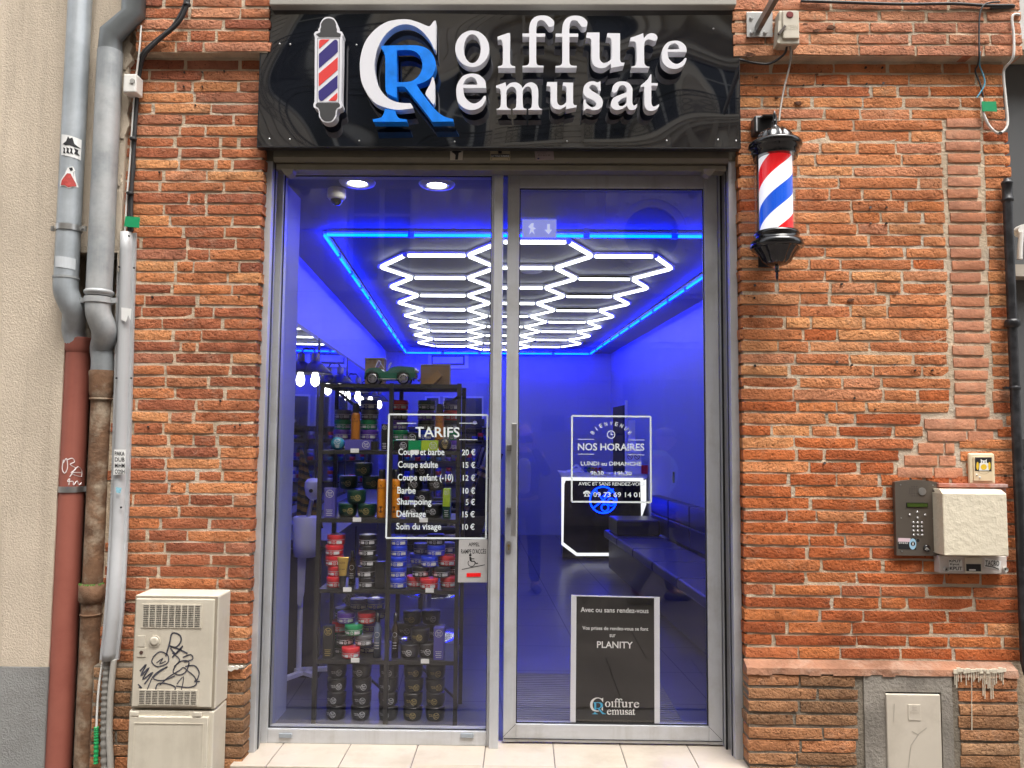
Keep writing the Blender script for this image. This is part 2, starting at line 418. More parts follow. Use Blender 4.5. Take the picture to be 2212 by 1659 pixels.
steps = [(1, P(1998, 920, 0).x, P(2166, 920, 0).x), (2, P(2005, 945, 0).x, P(2146, 945, 0).x), (3, P(1985, 973, 0).x, P(2062, 973, 0).x),
         (4, P(1955, 997, 0).x, P(2065, 997, 0).x), (5, P(1940, 1025, 0).x, P(2080, 1025, 0).x)]
def blk_r(x0, x1, z0, z1):
    zc = (z0+z1)/2
    if zrb < zc < zrt and x1 > repx0-.03 and x0 < repx1+.02: return True
    for k, a, b in steps:
        zz = zrb-.0575*(k-.5)
        if abs(zc-zz) < .03 and x1 > a-.02 and x0 < b+.01: return True
    return False
nsh = round((ZC-ZPL)/.0578)
def split_courses(parent, xl, xr, z0, z1, n, Y, m, hole, **k):
    h = (z1-z0)/n
    for i in range(n):
        za, zb = z0+i*h, z0+(i+1)*h; zc = (za+zb)/2; g = hole(zc)
        if g is None: courses(parent, lambda z: xl(z)+rnd.uniform(-.004, .004), xr, za, zb, 1, Y, m, **k)
        else:
            courses(parent, lambda z: xl(z)+rnd.uniform(-.004, .004), lambda z: g[0]-rnd.uniform(.018, .035), za, zb, 1, Y, m, **k)
            if xr(zc)-g[1] > .06: courses(parent, lambda z: g[1]+rnd.uniform(.02, .03), xr, za, zb, 1, Y, m, **k)
hsh = (ZC-ZPL)/nsh
def hole_r(z):
    if zrb < z < zrt: return (repx0, repx1)
    k = int((zrb-z)/hsh)+1
    for s, a, b in steps:
        if s == k and z < zrb: return (a, b)
    return None
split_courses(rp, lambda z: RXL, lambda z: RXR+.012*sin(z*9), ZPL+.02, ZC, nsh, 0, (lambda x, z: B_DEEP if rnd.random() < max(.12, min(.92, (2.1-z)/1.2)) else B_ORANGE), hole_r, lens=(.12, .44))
n_rep = round((zrt-zrb)/hsh)
for i in range(n_rep):
    z = zrb+(i+.5)*(zrt-zrb)/n_rep; j = rnd.uniform(-.006, .006)
    brick(rp, repx0+j, repx1+j+rnd.choice((0, 0, .01, -.012)), z-.021, z+.021, -.002, B_SALMON, .5, rnd.uniform(-.012, .012), 'repair_brick')
for k, a, b in steps:
    z = zrb-hsh*(k-.5); mid = a+(b-a)*rnd.uniform(.55, .8)
    for (p, q) in ((a, mid-.006), (mid+.006, b)): brick(rp, p, q, z-.023, z+.023, -.002, B_SALMON, .25, 0, 'repair_brick')
ncap = 7
courses(rp, lambda z: capx0+rnd.uniform(-.004, .004), lambda z: capx1, ZC+.004, ZC+ncap*.0585, ncap, -.058, B_CAP, lens=(.16, .36))
# plinth with cement cap and the cement surround of the gas cover
gx0, gx1 = P(1915, 1560, -.05).x, P(2034, 1560, -.05).x; gz1 = P(1975, 1497, -.05).z
pxl, pxr = RXL-.004, P(2200, 1550, -.05).x
npl = 9; hpl = (ZPL-.035)/npl
def hole_p(z): return (gx0-.11, gx1+.06) if z < gz1+.09 else None
split_courses(rp, lambda z: pxl, lambda z: pxr, 0, ZPL-.035, npl, -.052, B_DARK, hole_p, lens=(.18, .42))
cap = MB(); nseg = 22
for i in range(nseg):
    a = pxl-.004+(pxr-pxl+.01)*i/nseg; b = pxl-.004+(pxr-pxl+.01)*(i+1)/nseg; j = rnd.uniform(-.004, .004)
    cap.prism([[(a, -.056+j*.4, ZPL-.036+j), (a, -.050, ZPL-.008), (a, .003, ZPL+.018), (a, .02, ZPL-.036)]], (b-a, 0, 0))
cap.build('plinth_capping', mat('capping', (.30, .145, .085), .95, var=.35, vs=6, bmp=.9, bs=40, dirt=(.46, .33, .25), ds=5, da=.75), rp)
MB().box((gx0-.10, -.0505, 0), (gx0-.002, -.03, gz1+.085)).box((gx1+.002, -.0505, 0), (gx1+.052, -.03, gz1+.085)).box((gx0-.002, -.0505, gz1+.004), (gx1+.002, -.03, gz1+.085)).build('cement_surround', CEMENT, rp)
# drill holes and plugs in the bricks
hole_m = mat('drill_hole', (.02, .015, .012), .9, var=0); plug_m = mat('wall_plug', (.09, .08, .08), .5, var=0)
for (x, y) in ((1869, 147), (1905, 147), (1871, 182), (1907, 181), (1879, 449), (1914, 449), (1880, 483), (1914, 483), (1777, 184), (1766, 123), (1802, 122), (1735, 185),
               (2171, 1028), (1630, 617), (1629, 644), (1817, 614), (1630, 790), (1807, 782), (1839, 789), (1932, 788), (1976, 800), (2013, 800), (1845, 860), (1785, 895), (1890, 885), (1780, 1000), (1966, 1035)):
    c = P(x, y, 0); MB().lathe([(.0045+rnd.uniform(0, .0025), -.006), (.004, .004)], (c.x, c.y-.002, c.z), 8, axis='y').build('wall_plug', rnd.choice((hole_m, plug_m)), rp)
# ragged bigger losses in the brick faces
loss_m = mat('broken_brick', (.13, .055, .028), .95, var=.5, vs=60, bmp=.9, bs=90)
for (x, y, rx) in ((1765, 66, 9), (1795, 58, 11), (1740, 52, 6), (1678, 210, 5), (1725, 222, 9), (1838, 648, 8), (1623, 683, 6), (2105, 985, 5), (1935, 632, 6), (1634, 166, 4), (1765, 160, 4), (1620, 118, 12)):
    Yq = -.062 if y < 124 else -.006; L = [P(x+rx*cos(a)*rnd.uniform(.6, 1.1), y+rx*.55*sin(a)*rnd.uniform(.6, 1.1), Yq) for a in [k*2*pi/9 for k in range(9)]]
    MB().prism([L], (0, .006, 0)).build('chipped_spot', loss_m, rp)

# ---- left brick pier
LXR = P(556, 780, 0).x; LXL = P(236, 900, 0).x
ZCL = P(440, 116, -.05).z; ZPLL = P(400, 1440, -.05).z
lp = thing('brick_pier', 'narrow red brick wall left of the shop window, behind cables and white cabinet', 'wall', ((LXL+LXR)/2, .1, 0))
MB().box((LXL, .0065, 0), (LXR-.012, .55, ZTOP)).build('mortar', MORTAR, lp)
lcx0, lcx1 = P(291, 60, -.055).x, P(583, 60, -.055).x
MB().box((lcx0+.01, -.0505, ZCL+.006), (lcx1-.01, .5, ZTOP-.002)).build('mortar', MORTAR, lp)
MB().box((LXL+.005, -.044, 0), (LXR-.002, .12, ZPLL-.004)).build('mortar', MORTAR_D, lp)
nl = round((ZCL-ZPLL)/.0572)
courses(lp, lambda z: LXL+rnd.uniform(0, .04), lambda z: LXR+rnd.uniform(-.003, .003), ZPLL, ZCL, nl, 0, lambda x, z: B_ORANGE if rnd.random() < .25 else B_RED, jt=.0135, lens=(.08, .34))
courses(lp, lambda z: lcx0+rnd.uniform(-.012, .012), lambda z: lcx1+rnd.uniform(-.006, .006), ZCL+.004, ZCL+7*.0585, 7, -.058, lambda x, z: B_CAP if rnd.random() < .5 else B_RED, lens=(.12, .3))
courses(lp, lambda z: LXL+.01, lambda z: LXR+.006, 0, ZPLL-.004, 9, -.052, B_DARK, lens=(.1, .24))
for (x, y) in ((399, 157), (438, 157), (398, 188), (438, 188), (485, 155), (367, 100), (423, 228), (330, 642), (517, 642), (345, 373), (477, 866), (519, 918), (321, 922), (508, 922)):
    c = P(x, y, 0); MB().lathe([(.005, -.006), (.004, .004)], (c.x, c.y-.002, c.z), 8, axis='y').build('wall_plug', hole_m, lp)
# white paint splashes on the left plinth
wp = mat('old_white_paint', (.66, .62, .55), .7, var=.1); 
mbp = MB()
for (x, y, r) in ((497, 1444, 9), (510, 1443, 7), (520, 1441, 4)):
    mbp.prism([[P(x+r*cos(a)*rnd.uniform(.7, 1.15), y+r*.7*sin(a)*rnd.uniform(.7, 1.15), -.066) for a in [k*2*pi/11 for k in range(11)]]], (0, .012, 0))
mbp.build('paint_splash', wp, lp)

# ---- neighbour's plaster wall on the left, with the recess for the down pipes
PL = mat('beige_plaster', (.60, .51, .40), .92, var=.08, vs=2.5, bmp=.55, bs=130, dirt=(.46, .39, .30), ds=1.6, da=.45)
streaks(PL, (.34, .28, .21), .55)
PLG = mat('grey_plinth_render', (.27, .27, .26), .92, var=.12, vs=3, bmp=.55, bs=130, dirt=(.17, .16, .15), ds=2.5, da=.5)
XE = P(140, 730, -.02).x; ZN = P(200, 545, -.02).z; ZGP = P(50, 1440, -.02).z; XB = P(268, 350, -.02).x
pw = thing('plaster_wall', 'rough beige plaster wall with grey plinth left of the down pipes', 'wall', (XE-.5, .1, 0))
MB().box((-6.5, -.02, ZGP), (XE, .5, 9)).build('render', PL, pw)
MB().box((XE, -.018, ZN), (XB, .48, 9)).build('render', PL, pw)
MB().box((-6.5, -.026, 0), (XE+.003, .5, ZGP-.002)).build('plinth', PLG, pw)
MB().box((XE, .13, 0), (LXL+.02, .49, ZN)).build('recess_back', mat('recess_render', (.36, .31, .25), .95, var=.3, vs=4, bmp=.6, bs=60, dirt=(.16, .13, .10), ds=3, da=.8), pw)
remn = MB()
for (x, y0, y1, w) in ((272, 84, 150, 20), (268, 200, 300, 15), (258, 370, 402, 6), (262, 540, 590, 8)):
    L = [(x-w, y0), (x+w*.3, y0+4), (x+w*.8, y0+(y1-y0)*.2), (x+w*.4, y0+(y1-y0)*.45), (x+w*.7, y0+(y1-y0)*.7), (x-w*.1, y1), (x-w, y1-5)]
    remn.prism([[P(a, b, -.024) for a, b in L]], (0, .03, 0))
remn.build('old_render_remnant', PL, pw)

# ---- what shows past the right pier: the next shopfront and a bit of pale wall above
gp = mat('dark_grey_panel', (.10, .105, .11), .5, var=.06, vs=2)
nb = thing('neighbour_shopfront', 'dark grey panelled shopfront right of the brick wall, only its edge showing', 'shopfront', (RXR+.7, .3, 0))
MB().box((RXR+.005, .25, 0), (RXR+3.4, .5, P(2205, 130, .2).z)).build('panel', gp, nb)
MB().box((RXR+.006, .16, P(2200, 600, .2).z), (RXR+3.4, .25, P(2200, 575, .2).z)).build('ledge', mat('ledge', (.42, .38, .32), .8), nb)
for i in range(9): MB().box((RXR+.01, .22, .2+i*.16), (RXR+3.4, .249, .345+i*.16), .004).build('slat', mat('dark_slat', (.05, .052, .055), .45), nb)
MB().box((RXR+.006, .1, P(2205, 128, .2).z), (RXR+3.4, .5, P(2205, 105, .2).z)).build('cornice', mat('pale_stone', (.50, .45, .37), .85), nb)
br = MB(); br.tube(curve3([P(2207, 502, .1), P(2204, 530, .1), P(2203, 560, .1)]), .012, 8); br.lathe([(.03, -.02), (.03, .02)], P(2207, 499, .12), 12, axis='y'); br.build('hinge_bracket', mat('white_plastic', (.75, .74, .70), .4, var=.03), nb)
MB().box((RXR+.004, .2, P(2205, 105, .2).z), (RXR+3.4, .5, 9)).build('upper_wall', mat('pale_upper_wall', (.55, .55, .54), .9, var=.05), nb)
# ================================================================ left: pipes, cables, cabinet
ZINC = mat('zinc', (.46, .50, .53), .45, .35, var=.14, vs=7, bmp=.06, bs=25, dirt=(.32, .35, .37), ds=3, da=.7)
ZINC_D = mat('zinc_dented', (.30, .32, .33), .55, .3, var=.22, vs=9, bmp=.14, bs=14, dirt=(.58, .58, .57), ds=3.2, da=.55)
CLAY = mat('red_pvc_pipe', (.33, .105, .075), .5, var=.10, vs=4, bmp=.05, bs=40, dirt=(.20, .055, .04), ds=4, da=.5)
RUST = mat('rusty_iron', (.16, .085, .045), .85, var=.4, vs=12, bmp=.6, bs=45, dirt=(.40, .33, .24), ds=9, da=.75)
PVCG = mat('grey_pvc', (.44, .45, .46), .42, var=.06, vs=4, dirt=(.33, .33, .33), ds=5, da=.4)
streaks(ZINC, (.30, .32, .33), .6, 14, .8); streaks(ZINC_D, (.48, .48, .47), .6, 14, .9); streaks(CLAY, (.20, .06, .045), .5, 16, .9); streaks(PVCG, (.30, .30, .29), .5, 16, .8)
BLK = mat('black_cable', (.03, .03, .032), .5, var=.2, vs=30); BLKP = mat('black_paint', (.016, .016, .018), .35, var=.1, vs=20, dirt=(.10, .10, .11), ds=12, da=.4)
WHT = mat('white_plastic', (.75, .74, .70), .4, var=.03); CREAM = mat('cream_plastic', (.60, .55, .45), .5, var=.05, vs=4, dirt=(.45, .40, .32), ds=5, da=.5, bmp=.05, bs=40)
streaks(CREAM, (.40, .35, .27), .35, 12, 1.2)
STEEL = mat('steel', (.55, .55, .54), .32, .9, var=.06, vs=20); GREEN = mat('green_tag', (.012, .30, .12), .4, var=.04)
DARK = mat('dark_gap', (.02, .02, .02), .8, var=0); INK = mat('black_ink', (.012, .012, .014), .6, var=0); PAPER = mat('sticker_paper', (.78, .78, .76), .5, var=.04)
def vcyl(px0, py0, px1, py1, Y): return P(px0, py0, Y), P(px1, py1, Y)
def cyl_patch(mb, pts, c, r):          # px outline laid on an upright pipe of radius r at (c.x, c.y)
    L = []
    for x, y in pts:
        q = P(x, y, c.y-r); dx = max(-r*.96, min(r*.96, q.x-c.x)); L.append(Vector((c.x+dx, c.y-sqrt(r*r-dx*dx)-.0012, q.z)))
    return L
def clipx(L, x, keep):                    # Sutherland-Hodgman against a vertical line
    out = []
    for i in range(len(L)):
        a, b = L[i], L[(i+1) % len(L)]; ia = (a[0] >= x) == keep or a[0] == x; ib = (b[0] >= x) == keep or b[0] == x
        if ia: out.append(a)
        if ia != ib: t = (x-a[0])/(b[0]-a[0]); out.append((x, a[1]+t*(b[1]-a[1])))
    return out
def cyl_poly(mb, L, c, r, step=3.0):
    x0 = min(p[0] for p in L); x1 = max(p[0] for p in L); x = x0
    while x < x1-.01:
        q = clipx(clipx(L, x, True), x+step, False); x += step
        if len(q) >= 3: mb.flat([cyl_patch(None, q, c, r)])
    return mb
def patch_grid(mb, x0, y0, x1, y1, skew, c, r, n=8):
    for k in range(n):
        a = x0+(x1-x0)*k/n; b = x0+(x1-x0)*(k+1)/n; s0 = skew*k/n; s1 = skew*(k+1)/n
        mb.quad(*cyl_patch(mb, [(a, y1+s0), (b, y1+s1), (b, y0+s1), (a, y0+s0)], c, r))
    return mb
# zinc down pipe that turns into the red pipe
Y1 = -.085; c1 = P(158, 300, Y1); r1 = .0535
p1 = thing('zinc_down_pipe', 'shiny zinc rain pipe with two stickers, leftmost pipe on the beige wall', 'pipe', (c1.x, c1.y, P(150, 728, 0).z))
zb = P(147, 600, Y1).z; e0 = P(168, 735, .02)
MB().tube([(c1.x, c1.y, 4.4), (c1.x, c1.y, zb)], r1, 24).build('pipe', ZINC, p1)
elb = curve3([(c1.x, c1.y, zb+.001), (c1.x+.002, c1.y+.004, zb-.07), (c1.x+.025, c1.y+.035, zb-.16), (e0.x-.012, e0.y-.02, zb-.24), (e0.x, e0.y, e0.z-.03)], 4)
MB().tube(elb, [r1+.0015]*8+[r1-.002]*(len(elb)-8), 24).build('elbow', ZINC, p1)
MB().tube([(c1.x, c1.y, zb+.004), (c1.x, c1.y, zb-.006)], r1+.004, 24).build('seam', ZINC_D, p1)
zc = P(146, 494, Y1).z; cl = MB().tube([(c1.x, c1.y, zc+.014), (c1.x, c1.y, zc-.014)], r1+.005, 24)
cl.box((c1.x-.085, c1.y-.004, zc-.012), (c1.x-.052, c1.y+.004, zc+.012)).box((c1.x+.052, c1.y-.004, zc-.012), (c1.x+.085, c1.y+.004, zc+.012))
clamp = cl.build('clamp', STEEL, p1)
for s in (-1, 1): MB().lathe([(.007, -.012), (.007, .0)], (c1.x+s*.069, c1.y-.003, zc), 8, axis='y').build('bolt', STEEL, clamp)
s1 = patch_grid(MB(), 131, 289, 173, 334, 8, c1, r1+.001).build('sticker', PAPER, p1); s1['label'] = 'white sticker with black hat and lettering'
hat = MB(); cyl_poly(hat, [(135, 311), (143, 305), (147, 294), (150, 299), (155, 296), (158, 309), (166, 316), (158, 316), (150, 313), (142, 314)], c1, r1+.0022)
for (x, w) in ((136, 5), (143, 6), (150, 5), (157, 6)): cyl_poly(hat, [(x, 318), (x+w, 320), (x+w-1, 326), (x+w+1, 332), (x, 330), (x+2, 324)], c1, r1+.0022)
hat.build('print', INK, s1)
s2 = cyl_poly(MB(), [(146, 362), (155, 358), (158, 366), (153, 374), (160, 392), (161, 400), (147, 406), (140, 402), (129, 402), (130, 390), (140, 376)], c1, r1+.001).build('sticker', PAPER, p1); s2['label'] = 'small cut-out sticker of a figure in a red dress'
cyl_poly(MB(), [(145, 374), (151, 374), (158, 392), (159, 399), (147, 404), (140, 400), (131, 400), (133, 390)], c1, r1+.0022).build('red_dress', mat('sticker_red', (.45, .06, .05), .5, var=.3, vs=60), s2)
cyl_poly(MB(), [(148, 362), (154, 360), (155, 366), (151, 369)], c1, r1+.0022).build('hair', INK, s2)
patch_grid(MB(), 118, 552, 160, 576, 4, c1, r1+.001).build('tape_remnant', mat('tape_grey', (.52, .55, .57), .6, var=.05), p1)
# red pipe
c2 = P(160, 950, .03); r2 = .0575
p2 = thing('red_drain_pipe', 'brick red plastic drain pipe with white scribbles, below the zinc pipe', 'pipe', (c2.x, c2.y, 0))
e0 = Vector((c2.x, c2.y, P(168, 730, .03).z))
MB().tube([(c2.x, c2.y, e0.z-.06), (c2.x, c2.y, 0)], r2, 24).build('pipe', CLAY, p2)
MB().lathe([(r2-.01, .0), (r2+.006, .0), (r2+.008, -.006), (r2+.007, -.062), (r2, -.075)], e0, 24, caps=False).build('collar', CLAY, p2)
zc = P(150, 1056, .03).z; cl = MB().tube([(c2.x, c2.y, zc+.014), (c2.x, c2.y, zc-.014)], r2+.005, 24)
cl.box((c2.x-.09, c2.y-.004, zc-.012), (c2.x-.056, c2.y+.004, zc+.012)).box((c2.x+.056, c2.y-.004, zc-.012), (c2.x+.09, c2.y+.004, zc+.012)); cl.build('clamp', STEEL, p2)
scr = MB()
for L in ([(137, 993), (134, 1012), (140, 1022), (146, 1010), (144, 990), (137, 1000)], [(146, 993), (155, 990), (158, 998), (151, 1003), (160, 1012), (153, 1020)], [(150, 1030), (163, 1008), (167, 1030), (152, 1021), (172, 1022)], [(148, 1048), (150, 1034), (146, 1040), (155, 1040), (156, 1048), (161, 1039), (163, 1048), (168, 1038), (170, 1048), (176, 1042)]):
    scr.ribbon(cyl_patch(None, smooth_loop(L, 4, False), c2, r2+.001), .0045)
scr.build('scribble', mat('white_marker', (.78, .70, .68), .6, var=.1), p2)['label'] = 'white marker scribbles on the red pipe'
# second zinc pipe, dented, with its elbow at the top and the S bend at the bottom
Y3 = -.075; c3 = P(228, 330, Y3); r3 = .0575
p3 = thing('dented_zinc_pipe', 'dull dented zinc rain pipe with elbow at the top', 'pipe', (c3.x, c3.y, P(225, 800, 0).z))
t0 = P(290, 0, Y3); ta = P(288, 32, Y3); tb = P(239, 76, Y3); tb = Vector((c3.x, c3.y, tb.z)); zf = P(216, 640, Y3).z
MB().tube([(t0.x, t0.y, 4.4), (ta.x, ta.y, ta.z), (c3.x, c3.y, tb.z), (c3.x, c3.y, tb.z-.09)], r3-.002, 24).build('elbow', mat('zinc_dark', (.17, .185, .19), .4, .35, var=.2, vs=5, dirt=(.14, .15, .15), ds=4, da=.5), p3)
MB().tube([(c3.x, c3.y, tb.z-.085), (c3.x, c3.y, zf)], r3, 24).build('pipe', ZINC_D, p3)
MB().lathe([(r3, .03), (r3+.008, .024), (r3+.008, .012), (r3, .004)], (c3.x, c3.y, zf), 24, caps=False).build('bead', ZINC_D, p3)
cl = MB().tube([(c3.x, c3.y, zf-.006), (c3.x, c3.y, zf-.034)], r3+.006, 24).box((c3.x-.09, c3.y-.006, zf-.032), (c3.x-.055, c3.y+.006, zf-.008)).box((c3.x+.055, c3.y-.006, zf-.032), (c3.x+.088, c3.y+.006, zf-.008)); cl.build('clamp', ZINC_D, p3)
cR = P(213, 950, .0); zR = P(222, 805, .0).z; q = P(222, 800, 0)
sb = curve3([(c3.x, c3.y, zf-.01), (c3.x+.002, c3.y, zf-.08), (c3.x+.02, c3.y+.03, zf-.17), (q.x-.008, .0, zR+.12), (q.x, .0, zR+.06), (q.x, .0, zR-.02)], 4)
MB().tube(sb, [r3-.001]*10+[r3-.004]*(len(sb)-10), 24).build('bend', ZINC_D, p3)
# rusty cast iron pipe
cR = Vector((q.x, 0, 0)); rR = .046
p4 = thing('rusty_iron_pipe', 'rusty brown cast iron drain pipe between red pipe and brick wall', 'pipe', (cR.x, 0, 0))
MB().tube([(cR.x, 0, zR-.10), (cR.x, 0, 0)], rR, 20).build('pipe', RUST, p4)
MB().lathe([(rR+.012, .01), (rR+.016, 0), (rR+.012, -.03), (rR+.010, -.10), (rR+.001, -.125)], (cR.x, 0, zR), 20, caps=False).build('socket', RUST, p4)
MB().lathe([(rR, .006), (rR+.008, .004), (rR+.008, -.004), (rR, -.008)], (cR.x, 0, P(222, 862, 0).z), 20, caps=False).build('ring', RUST, p4)
zm = P(196, 1262, 0).z
MB().lathe([(rR+.001, .006), (rR+.014, 0), (rR+.014, -.072), (rR+.003, -.085)], (cR.x, 0, zm), 20, caps=False).build('socket', RUST, p4)
MB().lathe([(rR, -.03), (rR+.006, -.035), (rR, -.04)], (cR.x, 0, P(196, 1310, 0).z), 20, caps=False).build('ring', RUST, p4)
ms = MB()
for i in range(60):
    a = rnd.uniform(0, 2*pi); r = rR+rnd.uniform(.0, .012); ms.lathe([(.004, 0), (.003, .006), (.0, .008)], (cR.x+r*cos(a), r*sin(a), zm+.001), 5)
ms.build('moss', mat('moss', (.06, .13, .02), .95, var=.4, vs=80), p4)['kind'] = 'stuff'
# grey cable cover
tp = [(275, 503, -.012), (267, 800, -.012), (259, 1075, -.012), (248, 1300, -.06), (236, 1425, -.065)]
gt = thing('grey_cable_cover', 'long grey plastic cable cover screwed to the bricks, with handwritten sticker', 'cable cover', P(236, 1425, -.05))
path = curve3([P(x, y, Y) for x, y, Y in tp], 5); path.sort(key=lambda p: -p.z)
cover = MB(); nseg = 10; b0 = 0
for i, p in enumerate(path):
    for k in range(nseg+1):
        a = pi*k/nseg; cover.v.append(p+Vector((-.030*cos(a), -.036*sin(a), 0)))
for i in range(len(path)-1):
    for k in range(nseg):
        cover.f.append([i*(nseg+1)+k, i*(nseg+1)+k+1, (i+1)*(nseg+1)+k+1, (i+1)*(nseg+1)+k]); cover.sm.append(True)
cover.f.append(list(range(nseg+1))); cover.sm.append(False); cover.f.append([(len(path)-1)*(nseg+1)+k for k in range(nseg+1)]); cover.sm.append(False)
cover.build('cover', PVCG, gt)
fl = MB()
for s in (-1, 1): fl.ribbon([p+Vector((s*.037, -.004, 0)) for p in path], .014); fl.ribbon([p+Vector((s*.0435, .002, 0)) for p in path], .014, (1, 0, 0))
fl.build('flange', PVCG, gt)
for (x, y) in ((279, 510), (258, 577), (290, 579), (252, 817), (284, 817), (262, 1096), (271, 1301), (227, 1417)):
    c = P(x, y, -.05); MB().lathe([(.005, -.004), (.005, 0)], c, 8, axis='y').build('screw', DARK, gt)
sx = MB().flat([[P(x, y, -.056) for x, y in ((247, 971), (272, 971), (270, 1024), (245, 1026))]]).build('sticker', PAPER, gt); sx['label'] = 'white sticker with four lines of black handwriting'
w = MB()
for k, s in enumerate(('PAKA', 'DUB', 'MiHM', 'COSH')): text_px(w, s, 248, 975+k*13, 269, 984+k*13, -.0575)
w.build('writing', INK, sx)
MB().flat([[P(x, y, -.056) for x, y in ((262, 664), (284, 667), (282, 692), (277, 680), (272, 696), (262, 690))]]).build('sticker_remnant', PAPER, gt)
MB().flat([[P(x, y, -.062) for x, y in ((250, 1052), (263, 1054), (260, 1066), (251, 1064))]]).build('sticker', mat('blue_sticker', (.25, .5, .6), .5, var=.5, vs=90), gt)
# cables
for nm, lab, pts, r, m in (
    ('black_cable', 'thick black cable curving down over the left brick cornice, outer strand', [(408, -10, -.09), (404, 12, -.09), (385, 50, -.085), (345, 85, -.075), (315, 115, -.07), (303, 150, -.03), (297, 200, -.02), (290, 310, -.02), (284, 420, -.02), (284, 500, -.02)], .0095, BLK),
    ('black_cable', 'black cable hugging the outer one, inner strand on the left brick cornice', [(400, -10, -.085), (397, 15, -.085), (372, 58, -.08), (333, 90, -.072), (306, 118, -.065), (297, 155, -.026), (292, 205, -.016), (287, 300, -.016), (290, 360, -.016), (280, 430, -.016), (279, 500, -.02)], .008, BLK),
    ('white_cable', 'thin white cable running straight down beside the black cables on the left', [(305, 55, -.07), (300, 120, -.066), (290, 200, -.03), (282, 330, -.02), (273, 440, -.02), (270, 505, -.02)], .0045, WHT)):
    mbc = MB().tube(curve3([P(x, y, Y) for x, y, Y in pts], 4), r, 8); single(nm, mbc, m, lab, 'cable')
for (x, y) in ((407, 10), (298, 200), (291, 300), (284, 418)):
    single('cable_tie', MB().lathe([(.016, -.006), (.018, 0), (.016, .006)], P(x-3, y, -.03 if y > 100 else -.088), 10), BLK, f'black tie round the cables {dict([(10, "at the very top of the picture"), (200, "below the white junction box"), (300, "half way down the left bricks"), (418, "just above the left green tag")])[y]}', 'cable tie')
jb = thing('junction_box', 'small white junction box with round knockout beside the left cables', 'junction box', P(278, 200, -.03))
a, b = P(264, 198, -.09), P(294, 158, -.09); MB().box((a.x, -.085, a.z), (b.x, -.015, b.z), .006).build('box', WHT, jb)
c = P(286, 175, -.087); MB().lathe([(.012, -.003), (.012, .004), (.006, .002)], c, 14, axis='y').build('knockout', mat('grey_rubber', (.35, .34, .32), .6), jb)
single('green_cable_tag', MB().prism([[P(x, y, -.045) for x, y in ((271, 467), (302, 469), (300, 492), (268, 489))]], (0, .003, 0)), GREEN, 'bright green plastic tag on the left cables above the grey cover', 'tag')
# what comes out of the bottom of the cover
sp = [(222, 1428), (214, 1480), (210, 1530), (208, 1580)]
single('white_cable', MB().tube(curve3([P(x, y, -.07) for x, y in sp], 4), .005, 8), WHT, 'short white cable dropping from the grey cover into a green sleeve', 'cable')
def corrug(pts, r, n=70, amp=.12):
    pts = curve3(pts, 24); return MB().tube(pts, [r*(1+amp*(1 if (i//2) % 2 else -1)) for i in range(len(pts))], 12)
single('green_corrugated_sleeve', corrug([P(208, 1570, -.07), P(208, 1600, -.07), P(207, 1650, -.07)], .010), mat('green_sleeve', (.02, .33, .10), .45, var=.05), 'green corrugated plastic sleeve at the foot of the left wall', 'conduit')
single('grey_corrugated_conduit', corrug([P(231, 1428, -.07), P(227, 1500, -.07), P(225, 1580, -.07), P(226, 1675, -.07)], .015), mat('grey_conduit', (.22, .21, .19), .55), 'grey corrugated conduit below the grey cable cover', 'conduit')
single('pale_conduit', MB().tube([P(246, 1425, -.075), P(239, 1500, -.075), P(236, 1580, -.075), P(240, 1675, -.075)], .014, 12), mat('pale_conduit', (.42, .40, .36), .55), 'pale straight conduit beside the white cabinet', 'conduit')
# electricity cabinet
Yf = -.215; A = P(291, 1290, Yf); B = P(456, 1533, Yf)
cab = thing('electricity_cabinet', 'cream electricity cabinet with louvres and black graffiti, in two stacked boxes', 'cabinet', ((A.x+B.x)/2, -.13, 0))
x0, x1, z1, z0 = A.x-.004, B.x+.012, A.z+.008, B.z-.004
body = MB().box((x0, Yf+.012, z0), (x1, -.055, z1), .008).build('upper_box', CREAM, cab)
d = MB().box((x0+.010, Yf, z0+.012), (x1-.014, Yf+.02, z1-.014), .004).build('door', CREAM, cab)
MB().box((x0+.004, Yf+.008, z0+.004), (x1-.004, Yf+.016, z1-.004)).build('door_gap', mat('door_gap', (.30, .26, .20), .7), body)
def louvre(ax, ay, bx, by, nrow, ncol):
    a, b = P(ax, ay, Yf), P(bx, by, Yf); fr = MB().box((a.x-.004, Yf-.003, b.z-.004), (b.x+.004, Yf+.003, a.z+.004)).build('louvre', CREAM, d)
    dk = MB(); h = (a.z-b.z)/nrow; wv = (b.x-a.x)/ncol
    for i in range(nrow):
        for j in range(ncol): dk.box((a.x+j*wv+.003, Yf-.0042, b.z+i*h+.003), (a.x+(j+1)*wv-.003, Yf-.001, b.z+(i+1)*h-.0025))
    dk.build('slot', DARK, fr)
louvre(310, 1306, 433, 1355, 12, 9); louvre(301, 1491, 425, 1522, 8, 9)
a = P(334, 1385, Yf); MB().lathe([(.026, -.004), (.026, .004), (.021, .004), (.021, -.005), (.012, -.006)], a, 24, axis='y').build('round_boss', CREAM, d)
a, b = P(297, 1397, Yf), P(315, 1373, Yf); MB().box((a.x, Yf-.003, a.z), (b.x, Yf+.003, b.z), .001).build('raised_plate', CREAM, d)
lk = P(306, 1409, Yf); k = MB().box((lk.x-.02, Yf-.003, lk.z-.02), (lk.x+.02, Yf+.003, lk.z+.02), .001).build('lock_plate', CREAM, d); MB().lathe([(.008, -.005), (.008, 0)], lk, 12, axis='y').build('lock', mat('lock_dark', (.08, .04, .03), .6), k)
gr = MB()
